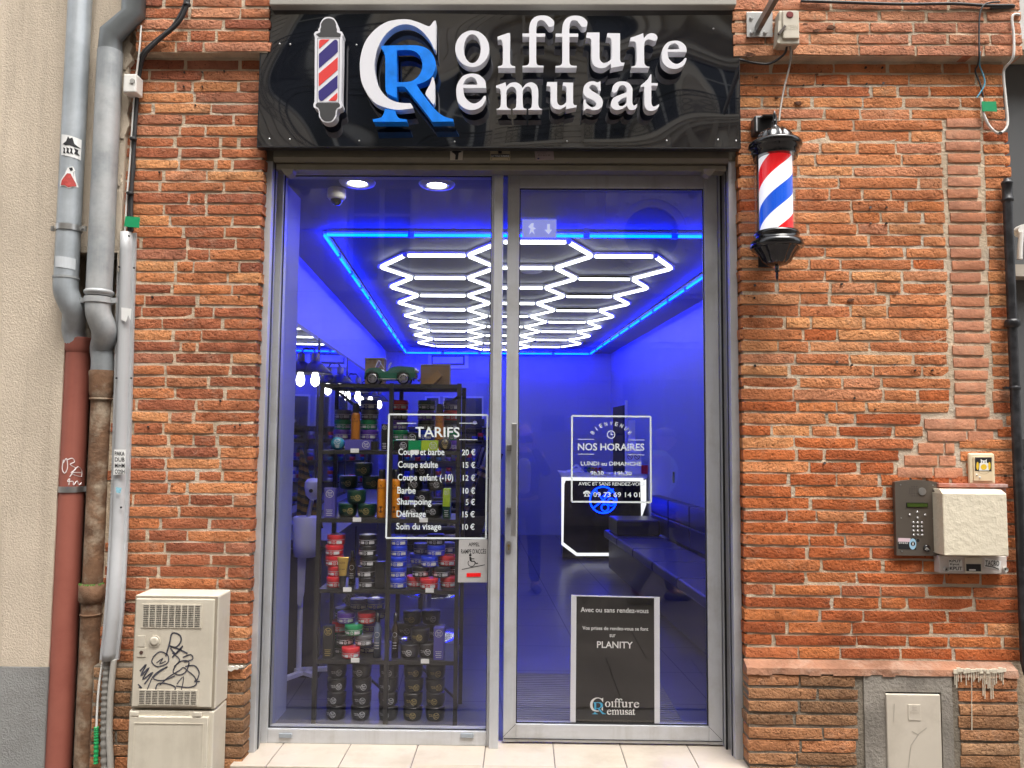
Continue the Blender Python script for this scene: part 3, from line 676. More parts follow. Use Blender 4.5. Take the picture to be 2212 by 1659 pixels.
for L, wd in (([(358, 1418), (366, 1390), (372, 1368), (388, 1372), (391, 1385), (380, 1398), (366, 1395), (385, 1402), (398, 1408), (405, 1412)], 3.2), ([(368, 1400), (380, 1412), (395, 1395), (372, 1420)], 3.0), ([(372, 1410), (388, 1425), (380, 1437), (374, 1452), (388, 1458), (402, 1450), (408, 1430), (392, 1428), (376, 1440)], 2.6),
              ([(330, 1420), (345, 1408), (362, 1415), (362, 1432), (340, 1440), (328, 1430), (331, 1420)], 2.4), ([(338, 1432), (352, 1422), (345, 1434), (358, 1428)], 2), ([(302, 1450), (316, 1435), (304, 1460), (322, 1442), (308, 1468), (330, 1452), (312, 1478)], 3), ([(318, 1490), (330, 1462), (346, 1448), (362, 1440)], 2.2),
              ([(362, 1440), (340, 1455), (332, 1466), (352, 1470), (378, 1460)], 2.4), ([(345, 1480), (365, 1462), (388, 1448), (396, 1442), (404, 1448), (420, 1462), (424, 1478), (408, 1485), (380, 1482)], 2.4), ([(400, 1440), (420, 1438), (430, 1452), (426, 1468), (420, 1472), (432, 1472)], 2.6),
              ([(336, 1492), (340, 1478), (356, 1476), (378, 1484), (372, 1496), (350, 1500), (328, 1500)], 2.6), ([(382, 1478), (396, 1462), (392, 1490), (386, 1505)], 2.0), ([(395, 1420), (412, 1414), (416, 1424), (398, 1430)], 2.6), ([(298, 1478), (306, 1486), (300, 1484)], 2.5)):
    gr.ribbon([P(x, y, Yf-.0015) for x, y in smooth_loop(L, 4, False)], wd/455)
gr.build('graffiti', mat('marker_grey', (.06, .06, .075), .7, var=.5, vs=60), d)['label'] = 'black marker graffiti scrawled on the cabinet door'
lx0, lx1 = x0-.004, x1-.002
low = MB().box((lx0, Yf+.008, 0), (lx1, -.056, z0-.006), .006).build('lower_box', CREAM, cab)
ld = MB().box((lx0+.008, Yf-.004, -.0+.01), (lx1-.02, Yf+.012, z0-.028), .004).build('lower_door', CREAM, cab)
a, b = P(291, 1561, Yf), P(436, 1663, Yf)
fr = MB(); 
for (p, q) in (((a.x, a.z), (b.x, a.z)), ((a.x, b.z), (b.x, b.z)), ((a.x, a.z), (a.x, b.z)), ((b.x, a.z), (b.x, b.z))): fr.bar((p[0], Yf-.004, p[1]), (q[0], Yf-.004, q[1]), .004, .004)
fr.build('panel_rib', CREAM, ld)
for (xa_, xb_) in ((lx0+.012, lx0+.05), (lx1-.09, lx1-.05)): MB().box((xa_, Yf-.006, z0-.026), (xb_, Yf+.002, z0-.008), .002).build('hinge', CREAM, low)
# ================================================================ right: barber pole, boxes, cables, intercom, gas cover
BGL = mat('gloss_black', (.006, .006, .007), .08, var=0, coat=.6)
bp = P(1676, 430, -.17); zp = lambda y: P(1676, y, -.17).z
pole = thing('barber_pole_lamp', 'lit barber pole lamp with red white and blue stripes and black caps', 'barber pole', (bp.x, bp.y, zp(613)))
C0 = Vector((bp.x, bp.y, 0))
rib = lambda n, amp: (lambda a, h: amp*abs(sin(n*a/2)))
def prof(L): return [(r, z) for r, z in L]
K = 1/466.0
def rp_(w): return w*K/2
MB().lathe(prof([(0, zp(238)), (.005, zp(243)), (.009, zp(254)), (.005, zp(260)), (.015, zp(264)), (.007, zp(268)), (.013, zp(273)), (.016, zp(279))]), C0, 14).build('finial', BGL, pole)
ztop, zr0, zr1, zr2 = zp(278), zp(303), zp(309), zp(322)
dome = MB().lathe(prof([(.02, ztop+.004), (.045, ztop-.004), (.068, ztop-.02), (.085, ztop-.045), (.09, zr0-.012)]), C0, 60, rib=lambda a, h: -.12*(abs(sin(6*a))**.7)).build('top_dome', BGL, pole)
MB().lathe(prof([(.09, zr0-.008), (.115, zr0-.014), (.121, zr0-.022), (.121, zr1-.022), (.113, zr1-.028), (.108, zr1-.032), (.108, zr2-.018), (.102, zr2-.02), (.100, zr2-.045)]), C0, 40).build('top_rim', BGL, pole)
zb0, zb1 = zr2-.03, zp(506)
MB().lathe([(.096, zb0), (.096, zb1)], C0, 40, caps=False).build('glass_tube', glass('clear_tube', .05), pole)
m, nt, b, out = base('barber_stripes'); g = nt.nodes.new('ShaderNodeTexCoord'); sp_ = nt.nodes.new('ShaderNodeSeparateXYZ'); nt.links.new(g.outputs['Object'], sp_.inputs[0])
ang = math_(nt, 'DIVIDE', math_(nt, 'ARCTAN2', sp_.outputs[0], math_(nt, 'MULTIPLY', sp_.outputs[1], -1)), 2*pi)
fr = math_(nt, 'FRACT', math_(nt, 'ADD', math_(nt, 'SUBTRACT', math_(nt, 'DIVIDE', sp_.outputs[2], .372), ang), 10.80))
rr = ramp(nt, fr, [(0, (.78, .78, .80)), (.25, (.62, .006, .010)), (.5, (.78, .78, .80)), (.75, (.004, .075, .52))]); rr.color_ramp.interpolation = 'CONSTANT'
nt.links.new(rr.outputs[0], b.inputs['Base Color']); nt.links.new(rr.outputs[0], b.inputs['Emission Color']); b.inputs['Emission Strength'].default_value = .32; b.inputs['Roughness'].default_value = .3
MB().lathe([(.0745, zb0-.001), (.0745, zb1)], C0, 40, caps=False).build('striped_cylinder', m, pole)
zq = zp(520)
MB().lathe(prof([(.07, zb1+.006), (.101, zb1+.006), (.103, zb1-.008), (.098, zb1-.012), (.098, zb1-.028), (.106, zb1-.032), (.119, zb1-.04), (.121, zb1-.062), (.113, zb1-.07)]), C0, 40).build('bottom_rim', BGL, pole)
z5 = zb1-.068
MB().lathe(prof([(.108, z5), (.098, z5-.012), (.08, z5-.035), (.066, z5-.06), (.045, z5-.076), (.016, z5-.082)]), C0, 60, rib=lambda a, h: -.13*(abs(sin(7*a))**.7)).build('bottom_bowl', BGL, pole)
z6 = z5-.08
MB().lathe(prof([(.010, z6), (.008, z6-.02), (.012, z6-.026), (.006, z6-.032), (.007, z6-.045), (.006, z6-.058), (.0, z6-.078)]), C0, 14).build('finial', BGL, pole)
MB().box((C0.x-.03, -.11, zr2-.03), (C0.x+.03, .0, zr1)).box((C0.x-.03, -.11, zb1-.06), (C0.x+.03, .0, zb1-.03)).box((C0.x-.035, -.012, z5-.05), (C0.x+.035, .0, zr0)).build('wall_bracket', BLKP, pole)
# socket behind the pole
a, b = P(1624, 295, -.02), P(1664, 258, -.02)
sk = thing('outdoor_socket', 'black outdoor socket with raised flap behind the top of the barber pole', 'socket', ((a.x+b.x)/2, -.03, a.z))
MB().box((a.x, -.07, a.z), (b.x+.02, .0, b.z), .008).build('housing', mat('dark_plastic', (.03, .03, .032), .4), sk)
MB().box((a.x+.006, -.074, a.z+.006), (a.x+.012, -.066, b.z-.006)).box((a.x+.012, -.074, b.z-.012), (b.x+.012, -.066, b.z-.006)).build('rim', mat('grey_rim', (.45, .46, .47), .4), sk)
MB().obox(((a.x+b.x)/2+.012, -.095, b.z-.018), (.032, 0, 0), (0, .026, .004), (0, -.001, .004)).build('flap', mat('dark_plastic', (.03, .03, .032), .4), sk)
# steel plate with the square arm of a projecting sign
a, b = P(1612, 82, -.062), P(1667, 28, -.062)
ar = thing('sign_bracket', 'steel wall plate with a square arm sticking out above the barber pole', 'bracket', ((a.x+b.x)/2, -.07, a.z))
MB().box((a.x, -.072, a.z), (b.x, -.064, b.z), .001).build('plate', STEEL, ar)
c = P(1637, 61, -.07); MB().box((c.x-.012, -1.1, c.z-.02), (c.x+.012, -.072, c.z+.02), .002).build('arm', mat('arm_steel', (.30, .29, .27), .35, .7, var=.2, vs=15), ar)
for (x, y) in ((1623, 39), (1624, 70), (1653, 70), (1652, 40)):
    c = P(x, y, -.072); MB().lathe([(.008, -.01), (.008, -.002), (.011, -.002), (.011, 0)], c, 8, axis='y').build('bolt', STEEL, ar)
# cut-off switch box of the sign, hung upside down
YN = -.135; a, b = P(1690, 98, YN), P(1726, 20, YN)
nx = thing('neon_switch_box', 'cream switch box lettered NEON upside down, with red lamp', 'switch box', ((a.x+b.x)/2, -.09, a.z))
MB().box((a.x-.01, YN+.01, a.z+.012), (b.x+.004, -.06, b.z), .006).build('housing', CREAM, nx)
MB().box((a.x+.004, YN, a.z+.035), (b.x, YN+.02, b.z-.006), .004).build('cover', CREAM, nx)
MB().obox((a.x-.012, -.10, (a.z+b.z)/2-.02), (.006, 0, .0), (0, .03, 0), (.004, 0, .055)).build('side_flap', CREAM, nx)
c = P(1706, 32, YN); MB().lathe([(.014, -.004), (.014, .002), (.017, .002), (.017, -.002)][::-1], c, 20, axis='y').build('red_lamp', mat('red_lens', (.22, .05, .05), .3, var=.2, vs=120), nx)
mbx = MB(); x0_, x1_, y0_, y1_ = 1692, 1724, 53, 64
text_to(mbx, 'NEON', P(x1_, y0_, YN-.001), P(x0_, y0_, YN-.001), P(x1_, y1_, YN-.001)); mbx.build('lettering', mat('cream_shade', (.52, .47, .37), .5, var=0), nx)
c = P(1690, 68, YN); MB().obox((c.x-.004, YN-.004, c.z+.004), (.016, 0, .020), (0, .006, 0), (.004, 0, -.004)).build('lever', mat('brown_lever', (.08, .06, .05), .5), nx)
def cable(nm, lab, pts, r, m, per=5):
    return single(nm, MB().tube(curve3([P(x, y, Y) for x, y, Y in pts], per), r, 8), m, lab, 'cable')
cable('black_cable', 'black cable sagging from the NEON box to the sign panel', [(1700, 96, -.10), (1697, 112, -.09), (1685, 125, -.085), (1660, 138, -.05), (1625, 135, -.05), (1596, 128, -.045)], .0055, BLK)
cable('grey_cable', 'grey cable hanging from the NEON box down to the barber pole', [(1705, 96, -.10), (1709, 115, -.10), (1704, 150, -.07), (1694, 190, -.07), (1686, 235, -.10), (1683, 262, -.13)], .005, mat('grey_cable', (.24, .21, .18), .5))
cable('black_cable', 'black cable lying along the top of the right brick cornice', [(1730, 2, -.07), (1820, 5, -.07), (1950, 9, -.07), (2060, 8, -.07), (2130, 12, -.07), (2185, 12, -.065), (2184, 16, -.06), (2140, 17, -.065)], .0075, BLK)
cable('black_cable', 'thin black cable dropping over the cornice towards the green tag on the right', [(2160, 4, -.07), (2130, 8, -.075), (2117, 28, -.075), (2115, 70, -.075), (2115, 120, -.075), (2112, 140, -.03), (2107, 155, -.012), (2117, 180, -.012), (2124, 210, -.012)], .004, BLK)
cable('blue_wire', 'thin pale blue wire dangling beside the black cable on the right', [(2117, 112, -.078), (2116, 140, -.02), (2125, 165, -.014), (2126, 185, -.014), (2110, 211, -.014)], .0035, mat('blue_wire', (.12, .42, .60), .5, var=.05))
cable('white_cable', 'white cable hanging in a loop at the right end of the brick wall', [(2120, 212, -.015), (2123, 240, -.02), (2137, 272, -.02), (2158, 288, -.02), (2176, 270, -.02), (2173, 220, -.015), (2168, 170, -.015), (2170, 148, -.02), (2188, 125, -.07), (2190, 80, -.07), (2186, 40, -.07), (2192, 31, -.07), (2202, 32, -.06)], .006, WHT)
single('cable_tie', MB().lathe([(.011, -.004), (.012, 0), (.011, .004)], P(2160, 288, -.02), 10), BLK, 'small black tie at the bottom of the white cable loop', 'cable tie')
single('green_cable_tag', MB().prism([[P(x, y, -.03) for x, y in ((2121, 219), (2152, 219), (2154, 241), (2122, 240))]], (0, .003, 0)), GREEN, 'green plastic tag hanging on the white cable loop at the right', 'tag')
# black conduit
cc = P(2179, 500, -.035); pc = thing('black_conduit', 'black painted metal conduit at the right end of the brick wall', 'conduit', (cc.x, cc.y, 0))
zt = P(2177, 410, -.035).z; zk = P(2190, 700, -.035).z
MB().tube([(cc.x, cc.y, zt-.02), (cc.x, cc.y, ZPL+.02)], .0215, 16).build('tube', BLKP, pc)
MB().lathe([(.0, .055), (.014, .055), (.016, .045), (.025, .04), (.026, .028), (.023, .024), (.023, -.04), (.027, -.045), (.027, -.055), (.0215, -.06)], (cc.x, cc.y, zt), 16, caps=False).build('end_cap', BLKP, pc)
MB().lathe([(.0215, .024), (.03, .02), (.034, .012), (.034, -.008), (.028, -.014), (.0215, -.02)], (cc.x, cc.y, zk), 8, caps=False).build('coupling', BLKP, pc)
zk2 = P(2195, 838, -.035).z; MB().lathe([(.0225, .008), (.0245, .006), (.0245, -.006), (.0225, -.008)], (cc.x, cc.y, zk2), 16, caps=False).box((cc.x-.045, cc.y-.003, zk2-.006), (cc.x-.02, cc.y+.02, zk2+.006)).build('clip', BLKP, pc)
MB().tube([(cc.x, cc.y, ZPL+.03), (cc.x+.004, cc.y-.01, ZPL-.02), (cc.x+.03, cc.y-.05, ZPL-.08), (cc.x+.03, cc.y-.05, 0)], .0215, 16).build('foot', BLKP, pc)
# intercom
YI = -.028; a, b = P(1937, 1200, YI), P(2028, 1037, YI)
ic = thing('intercom_panel', 'brushed steel intercom panel with keypad, camera and green display', 'intercom', ((a.x+b.x)/2, YI, a.z))
ICM = mat('intercom_steel', (.17, .145, .12), .38, .55, var=.06, vs=8)
n = 12; top = [((b.x+(a.x-b.x)*i/n), b.z-.012+.012*(1-(2*i/n-1)**2)) for i in range(n+1)]
MB().prism([[(a.x, YI, a.z), (b.x, YI, a.z)]+[(x, YI, z) for x, z in top]], (0, .024, 0)).build('plate', ICM, ic)
zi = lambda u, v: P(1937+u*.1797, 1037+(v-425)*.1819, YI)      # zoom units of the panel
def ipx(x, y): return (3400+x/3.0158)/1.8228, (1750+y/3.0158)/1.8228
def ip(x, y, Y=YI): return P(*ipx(x, y), Y)
MB().lathe([(.018, -.004), (.0175, .001), (.014, .002), (.014, -.002)], ip(695, 557), 24, axis='y').build('camera_ring', STEEL, ic)
MB().lathe([(.013, -.003), (.013, .001)], ip(695, 557), 24, axis='y').build('camera_lens', BGL, ic)
for yy, xs in ((500, (575, 604, 633)), (527, (547, 576, 605, 633)), (553, (547, 576, 633)), (581, (547, 576, 605, 634)), (610, (577, 606, 634))):
    for xx in xs: MB().lathe([(.0022, -.001), (.0022, .001)], ip(xx, yy), 6, axis='y').build('speaker_hole', DARK, ic)
a1, b1 = ip(508, 748), ip(763, 693); MB().box((a1.x, YI-.0035, a1.z), (b1.x, YI+.002, b1.z)).build('display_bezel', BGL, ic); MB().box((a1.x+.003, YI-.0045, a1.z+.003), (b1.x-.003, YI-.003, b1.z-.003)).build('display', mat('lcd_green', (.045, .075, .012), .25, var=.05), ic)
for (x, y) in [(637, 803), (547, 835), (730, 837), (638, 870)]+[(590+i*50+(j*1), 928+j*49) for i in range(3) for j in range(4)]:
    MB().lathe([(.0, -.006), (.004, -.0058), (.0056, -.004), (.006, .0)], ip(x, y), 12, axis='y', caps=False).build('button', mat('chrome_button', (.66, .66, .65), .25, .9, var=0), ic)
for (x, y) in ((439, 478), (823, 484), (447, 873), (829, 879), (456, 1269), (838, 1273)): MB().lathe([(.0035, -.002), (.0035, 0)], ip(x, y), 8, axis='y').build('screw', STEEL, ic)
MB().lathe([(.0075, -.001), (.0075, .001)], ip(646, 1140), 14, axis='y').build('key_hole', DARK, ic)
rd = MB().lathe([(.0, -.010), (.012, -.009), (.0165, -.005), (.017, .0)], ip(750, 1232), 20, axis='y', caps=False).build('tag_reader', BGL, ic)
MB().flat([[ip(x, y, YI-.0112) for x, y in ((725, 1255), (740, 1225), (752, 1218), (775, 1240), (790, 1258), (765, 1245), (752, 1262), (745, 1245))]]).build('symbol', mat('silver_print', (.4, .4, .38), .4), rd)
stq = MB().flat([[ip(x, y, YI-.001) for x, y in ((412, 1110), (620, 1116), (627, 1250), (413, 1240))]]).build('sticker', INK, ic); stq['label'] = 'locksmith sticker with pale blue keyhole and black strip'
MB().flat([[ip(x, y, YI-.0015) for x, y in ((412, 1110), (560, 1114), (552, 1158), (412, 1154))]]).build('print', mat('sticker_pink', (.72, .55, .60), .5), stq)
MB().flat([[ip(585+42*cos(t), 1182+66*sin(t), YI-.0018) for t in [k*pi/12 for k in range(24)]]]).build('print', mat('sticker_blue', (.35, .58, .75), .5), stq)
MB().flat([[ip(588+26*cos(t), 1180+28*sin(t), YI-.0022) for t in [k*pi/9 for k in range(18)]]]).build('print', INK, stq)
mbx = MB(); text_px(mbx, '00 07 68 98 00', *ipx(420, 1160), *ipx(528, 1180), YI-.002); mbx.build('print', PAPER, stq)
MB().flat([[ip(588+8*cos(t), 1172+9*sin(t), YI-.0026) for t in [k*pi/6 for k in range(12)]]]).flat([[ip(x, y, YI-.0026) for x, y in ((585, 1180), (591, 1180), (595, 1198), (581, 1198))]]).build('print', PAPER, stq)
# cream key box and its lower unit
YB = -.115; a, b = ip(960, 1320, YB), ip(1700, 585, YB)
kb = thing('cream_wall_box', 'thickly painted cream box on reddish frame beside the intercom', 'box', ((a.x+b.x)/2, -.05, ip(905, 1530, -.03).z))
KB = mat('thick_cream_paint', (.74, .67, .52), .6, var=.04, vs=5, bmp=.5, bs=28)
OX = mat('worn_red_frame', (.36, .13, .09), .7, var=.25, vs=12, dirt=(.62, .55, .52), ds=5, da=.85)
MB().box((a.x, YB, a.z), (b.x, -.02, b.z), .004).prism([[(a.x, YB+.001, b.z-.002), (b.x, YB+.001, b.z-.002), (b.x-.006, YB+.03, b.z+.016), (a.x+.004, YB+.03, b.z+.016)]], (0, .06, 0)).build('cover', KB, kb)
c, d_ = ip(905, 1330, -.03), ip(1682, 480, -.03); MB().box((c.x, -.03, c.z), (d_.x+.004, 0, d_.z), .002).build('back_frame', OX, kb)
MB().box((c.x-.002, -.045, d_.z-.012), (d_.x+.004, -.0, d_.z+.004), .002).build('top_lip', OX, kb)
e, f_ = ip(905, 1530, -.05), ip(1700, 1330, -.05); lu = MB().box((e.x, -.05, e.z), (f_.x, 0, f_.z), .003).build('lower_unit', mat('pinkish_white', (.60, .54, .50), .6, var=.08, vs=9), kb)
for x in (972, 1672): MB().lathe([(.011, -.014), (.011, .0), (.006, 0), (.006, -.012)], ip(x, 1480, -.05), 16, axis='y', caps=False).build('screw_well', WHT, lu); MB().lathe([(.0065, -.003), (.0065, .0)], ip(x, 1480, -.05), 12, axis='y').build('screw_head', mat('lock_dark', (.08, .04, .03), .6), lu)
g0, g1 = ip(1215, 1525, -.06), ip(1405, 1345, -.06); MB().box((g0.x, -.06, g0.z), (g1.x, -.0502, g1.z), .002).build('slot_frame', CREAM, lu)
g0, g1 = ip(1225, 1505, -.062), ip(1395, 1422, -.062); MB().box((g0.x, -.0615, g0.z), (g1.x, -.0595, g1.z)).build('slot', DARK, lu)
g0, g1 = ip(1255, 1498, -.062), ip(1330, 1482, -.062); MB().box((g0.x, -.063, g0.z), (g1.x, -.0616, g1.z)).build('scrap', PAPER, lu)
for (q4, words, lb) in ((((1012, 1362), (1170, 1368), (1180, 1502), (1015, 1500)), (('KPUT', 1020, 1368, 1160, 1398), ('Kput', 1028, 1410, 1140, 1438), ('KPUT', 1026, 1450, 1172, 1492)), 'white sticker lettered KPUT three times'),
                        (((1440, 1348), (1638, 1385), (1622, 1492), (1430, 1455)), (('TACRO', 1448, 1376, 1612, 1440),), 'white sticker with TACRO tag')):
    s_ = MB().flat([[ip(x, y, -.0512) for x, y in q4]]).build('sticker', PAPER, lu); s_['label'] = lb; mbx = MB()
    for wd, x0_, y0_, x1_, y1_ in words: text_px(mbx, wd, *ipx(x0_, y0_), *ipx(x1_, y1_), -.0522, .02)
    if 'TACRO' in lb: mbx.ribbon([ip(x, y, -.0522) for x, y in ((1445, 1440), (1540, 1455), (1610, 1482))], .004)
    mbx.build('writing', INK, s_)
# wall switch
a, b = ip(1264, 470, -.02), ip(1560, 105, -.02)
sw = thing('entry_button_plate', 'cream entry button plate with black and yellow cartoon sticker', 'switch', ((a.x+b.x)/2, -.02, a.z))
MB().box((a.x, -.02, a.z), (b.x, 0, b.z), .008).build('plate', mat('cream_switch', (.76, .66, .46), .4, var=.03), sw)
a1, b1 = ip(1314, 434, -.026), ip(1530, 150, -.026); MB().box((a1.x, -.026, a1.z), (b1.x, -.019, b1.z), .002).build('rocker', mat('cream_rocker', (.70, .57, .38), .4, var=.03), sw)
s_ = MB().flat([[ip(x, y, -.0268) for x, y in ((1324, 152), (1523, 152), (1520, 318), (1325, 315))]]).build('sticker', INK, sw); s_['label'] = 'black square sticker with white and yellow cartoon'
YEL = mat('sticker_yellow', (.75, .50, .03), .5, var=.05)
MB().flat([[ip(1355+16*cos(t), 255+48*sin(t), -.0272) for t in [k*pi/8 for k in range(16)]]]).flat([[ip(1495+16*cos(t), 255+48*sin(t), -.0272) for t in [k*pi/8 for k in range(16)]]]).build('print', YEL, s_)
MB().flat([[ip(x, y, -.0272) for x, y in ((1372, 310), (1378, 225), (1395, 215), (1392, 170), (1412, 190), (1445, 190), (1466, 172), (1462, 215), (1482, 225), (1490, 310))]]).build('print', PAPER, s_)
MB().flat([[ip(1428+36*cos(t), 268+34*sin(t), -.0277) for t in [k*pi/8 for k in range(16)]]]).build('print', YEL, s_)
for x in (1412, 1444): MB().flat([[ip(x+7*cos(t), 208+8*sin(t), -.028) for t in [k*pi/5 for k in range(10)]]]).build('print', INK, s_)
for (x, y) in ((1344, 362), (1380, 392)): MB().lathe([(.004, -.004), (.005, 0)], ip(x, y, -.026), 10, axis='y').build('googly_eye', PAPER, sw); MB().lathe([(.002, -.0055), (.002, -.002)], ip(x-3, y+4, -.026), 8, axis='y').build('pupil', INK, sw)
MB().ribbon([ip(1428+78*cos(t), 290+62*sin(t), -.0262) for t in [pi*.12+k*pi*.76/10 for k in range(11)]], .0012).build('groove', mat('brown_line', (.35, .24, .13), .6), sw)
# gas meter cover
a, b = P(1915, 1700, -.058), P(2034, 1497, -.058)
gc = thing('gas_meter_cover', 'cream gas meter cover with embossed plate in the brick plinth', 'cover', ((a.x+b.x)/2, -.05, 0))
GCM = mat('gas_cover', (.60, .54, .45), .5, var=.06, vs=2.5, dirt=(.42, .37, .30), ds=5, da=.5)
MB().box((a.x+.003, -.046, 0), (b.x-.003, -.02, b.z+.002)).build('frame', DARK, gc)
MB().box((a.x+.008, -.060, .005), (b.x-.007, -.044, b.z-.008), .004).build('door', GCM, gc)
c, d_ = P(1962, 1556, -.06), P(1988, 1522, -.06); e = MB().box((c.x, -.0625, c.z), (d_.x, -.0595, d_.z), .001).build('emblem', GCM, gc)
mbx = MB()
for k, s in enumerate(('Gaz', 'de', 'France')): text_px(mbx, s, 1966+(0 if k == 2 else 4), 1525+k*6, 1985-(0 if k == 2 else 4), 1530+k*6, -.0632)
mbx.build('lettering', mat('gas_shade', (.50, .44, .36), .5, var=0), e)
gx = MB()
for L in ([(1932, 1520), (1930, 1560)], [(1962, 1659), (1968, 1610), (1985, 1585), (2002, 1572)], [(1970, 1580), (1985, 1588)]): gx.ribbon([P(x, y, -.0612) for x, y in L], .0035)
gx.build('scratch', mat('gas_scratch', (.40, .36, .30), .6), gc)
# cream paint that ran down the plinth
dr = MB(); r_ = random.Random(5)
for i in range(30):
    x = 2062+i*3.6+r_.uniform(-1, 1); L = r_.choice((12, 22, 34, 46, 60, 78))*(1 if 6 < i < 24 else .5)*r_.uniform(.6, 1.1)
    if i == 10: L = 128
    dr.tube([P(x, 1449, -.0575), P(x+.3, 1449+L*.5, -.0565), P(x+.6, 1449+L, -.0555)], [.0026, .0020, .0027], 6)
for i in range(16): 
    x = 2060+i*7; dr.obox(P(x+3.5, 1449+r_.uniform(-2, 2), -.058), (.009, 0, 0), (0, .0035, 0), (0, 0, .005+r_.uniform(0, .005)))
dr.build('paint_drip', mat('cream_drip', (.74, .66, .52), .5, var=.05), rp)['label'] = 'cream paint dripping down the brick plinth'
# ================================================================ shop sign
YS = -.045
sx0, sx1 = P(560, 220, YS).x, P(1597, 220, YS).x; sz0 = P(1100, 318, YS).z; sz1 = P(1100, 12, YS).z
sg = thing('shop_sign', 'glossy black sign panel with raised white and blue letters reading Coiffure Remusat', 'sign', ((sx0+sx1)/2, YS, sz0))
m, nt, b, out = base('gloss_black_panel'); b.inputs['Base Color'].default_value = (.006, .007, .011, 1); b.inputs['Roughness'].default_value = .03
b.inputs['IOR'].default_value = 2.3
n = noise(nt, 1.15, .4, .3); n.inputs['Distortion'].default_value = .25; bump(nt, b, n.outputs[0], .75, .12); PANEL = m
MB().box((sx0, YS, sz0), (sx1, YS+.035, sz1)).build('panel', PANEL, sg)
MB().box((sx0-.003, YS-.006, sz0-.006), (sx1+.003, YS+.036, sz0)).box((sx0-.004, YS-.003, sz0), (sx0, YS+.036, sz1)).box((sx1, YS-.003, sz0), (sx1+.004, YS+.036, sz1)).build('edge_trim', mat('black_trim', (.02, .02, .022), .35, var=.1), sg)
for (x, y) in ((582, 300), (626, 301), (776, 304), (982, 306), (1225, 305), (1440, 304), (1551, 302), (1590, 304), (1541, 62), (604, 95), (627, 96), (770, 97)):
    MB().lathe([(.0, -.004), (.004, -.003), (.005, .0)], P(x, y, YS), 8, axis='y', caps=False).build('screw', STEEL, sg)
YLF, LD = YS-.03-.052, .052
LET = mat('white_acrylic', (.72, .72, .76), .35, var=.02); BLU = mat('blue_acrylic', (.004, .20, .80), .32, var=.22, vs=16)
def px2(ox, oy, sc): return lambda p: ((ox+p[0]/sc)/1.8228, (oy+p[1]/sc)/1.8228)
def letter(name, loops, tr, m, parent=sg, Y=YLF, depth=LD, per=6):
    mb = MB(); L3 = [[P(*tr(q), Y) for q in smooth_loop(L, per)] for L in loops]; mb.prism(L3, (0, depth, 0))
    return mb.build(name, m, parent)
c = 'c'
G = {}
G['o'] = [[(237+145*cos(t), 328+155*sin(t)) for t in [k*pi/10 for k in range(20)]], [(237+72*cos(t), 328+123*sin(t)) for t in [k*pi/10 for k in range(20)]]]
G['i'] = [[(452, 226, c), (540, 195, c), (560, 195, c), (560, 445), (572, 470), (602, 478, c), (602, 492, c), (457, 492, c), (457, 478, c), (487, 470), (497, 445), (497, 300), (490, 262), (478, 250), (452, 252, c)]]
G['f'] = [[(665, 198, c), (722, 198, c), (722, 150), (735, 100), (770, 60), (830, 45), (890, 55), (930, 88), (935, 115), (920, 138), (890, 140), (872, 118), (850, 92), (818, 85), (793, 100), (783, 145), (783, 198, c), (858, 198, c), (858, 226, c), (783, 226, c), (783, 440), (797, 468), (845, 474, c), (845, 488, c), (665, 488, c), (665, 474, c), (706, 468), (722, 440), (722, 226, c), (665, 226, c)]]
G['u'] = [[(175, 190, c), (283, 190, c), (283, 390), (290, 428), (318, 450), (355, 440), (385, 412, c), (385, 270), (375, 238), (343, 230, c), (350, 195, c), (458, 197, c), (458, 418), (468, 444), (497, 447, c), (490, 470, c), (380, 492, c), (380, 455, c), (325, 490), (272, 490), (232, 465), (213, 410), (213, 265), (200, 240), (168, 236, c)]]
G['r'] = [[(548, 235, c), (655, 197, c), (660, 240, c), (690, 207), (730, 195), (768, 213), (775, 245), (752, 262), (715, 250), (688, 252), (665, 280), (665, 448), (680, 474), (710, 482, c), (707, 490, c), (555, 490, c), (555, 480, c), (586, 470), (597, 445), (597, 300), (585, 268), (540, 265, c)]]
G['e'] = [[(355, 663, c), (345, 600), (295, 552), (230, 540), (160, 560), (112, 625), (100, 700), (115, 780), (170, 835), (240, 850), (310, 825), (345, 775), (353, 735), (338, 732), (305, 770), (260, 795), (215, 782), (172, 735), (160, 663, c)], [(160, 635, c), (280, 635, c), (268, 590), (230, 568), (190, 583), (168, 612)]]
G['m'] = [[(440, 643, c), (520, 615, c), (527, 650, c), (560, 622), (610, 615), (650, 638), (665, 662, c), (700, 626), (745, 615), (785, 640), (800, 690), (800, 800), (810, 833), (832, 842, c), (832, 850, c), (715, 850, c), (715, 842, c), (737, 832), (745, 800), (745, 690), (725, 655), (695, 655), (668, 690), (668, 805), (676, 833), (700, 842, c), (700, 850, c), (582, 850, c), (582, 842, c), (604, 832), (612, 800), (612, 688), (590, 655), (556, 657), (530, 692), (530, 805), (540, 832), (565, 842, c), (565, 850, c), (445, 850, c), (445, 842, c), (470, 830), (480, 800), (480, 700), (470, 670), (440, 662, c)]]
G['s'] = [[(290, 603, c), (293, 682, c), (280, 688), (262, 655), (235, 636), (207, 640), (197, 665), (228, 692), (282, 725), (310, 772), (303, 820), (270, 846), (225, 850), (178, 838), (147, 858, c), (147, 765, c), (160, 762), (177, 800), (215, 825), (250, 815), (254, 790), (225, 765), (165, 735), (145, 700), (151, 650), (182, 615), (230, 605), (265, 615)]]
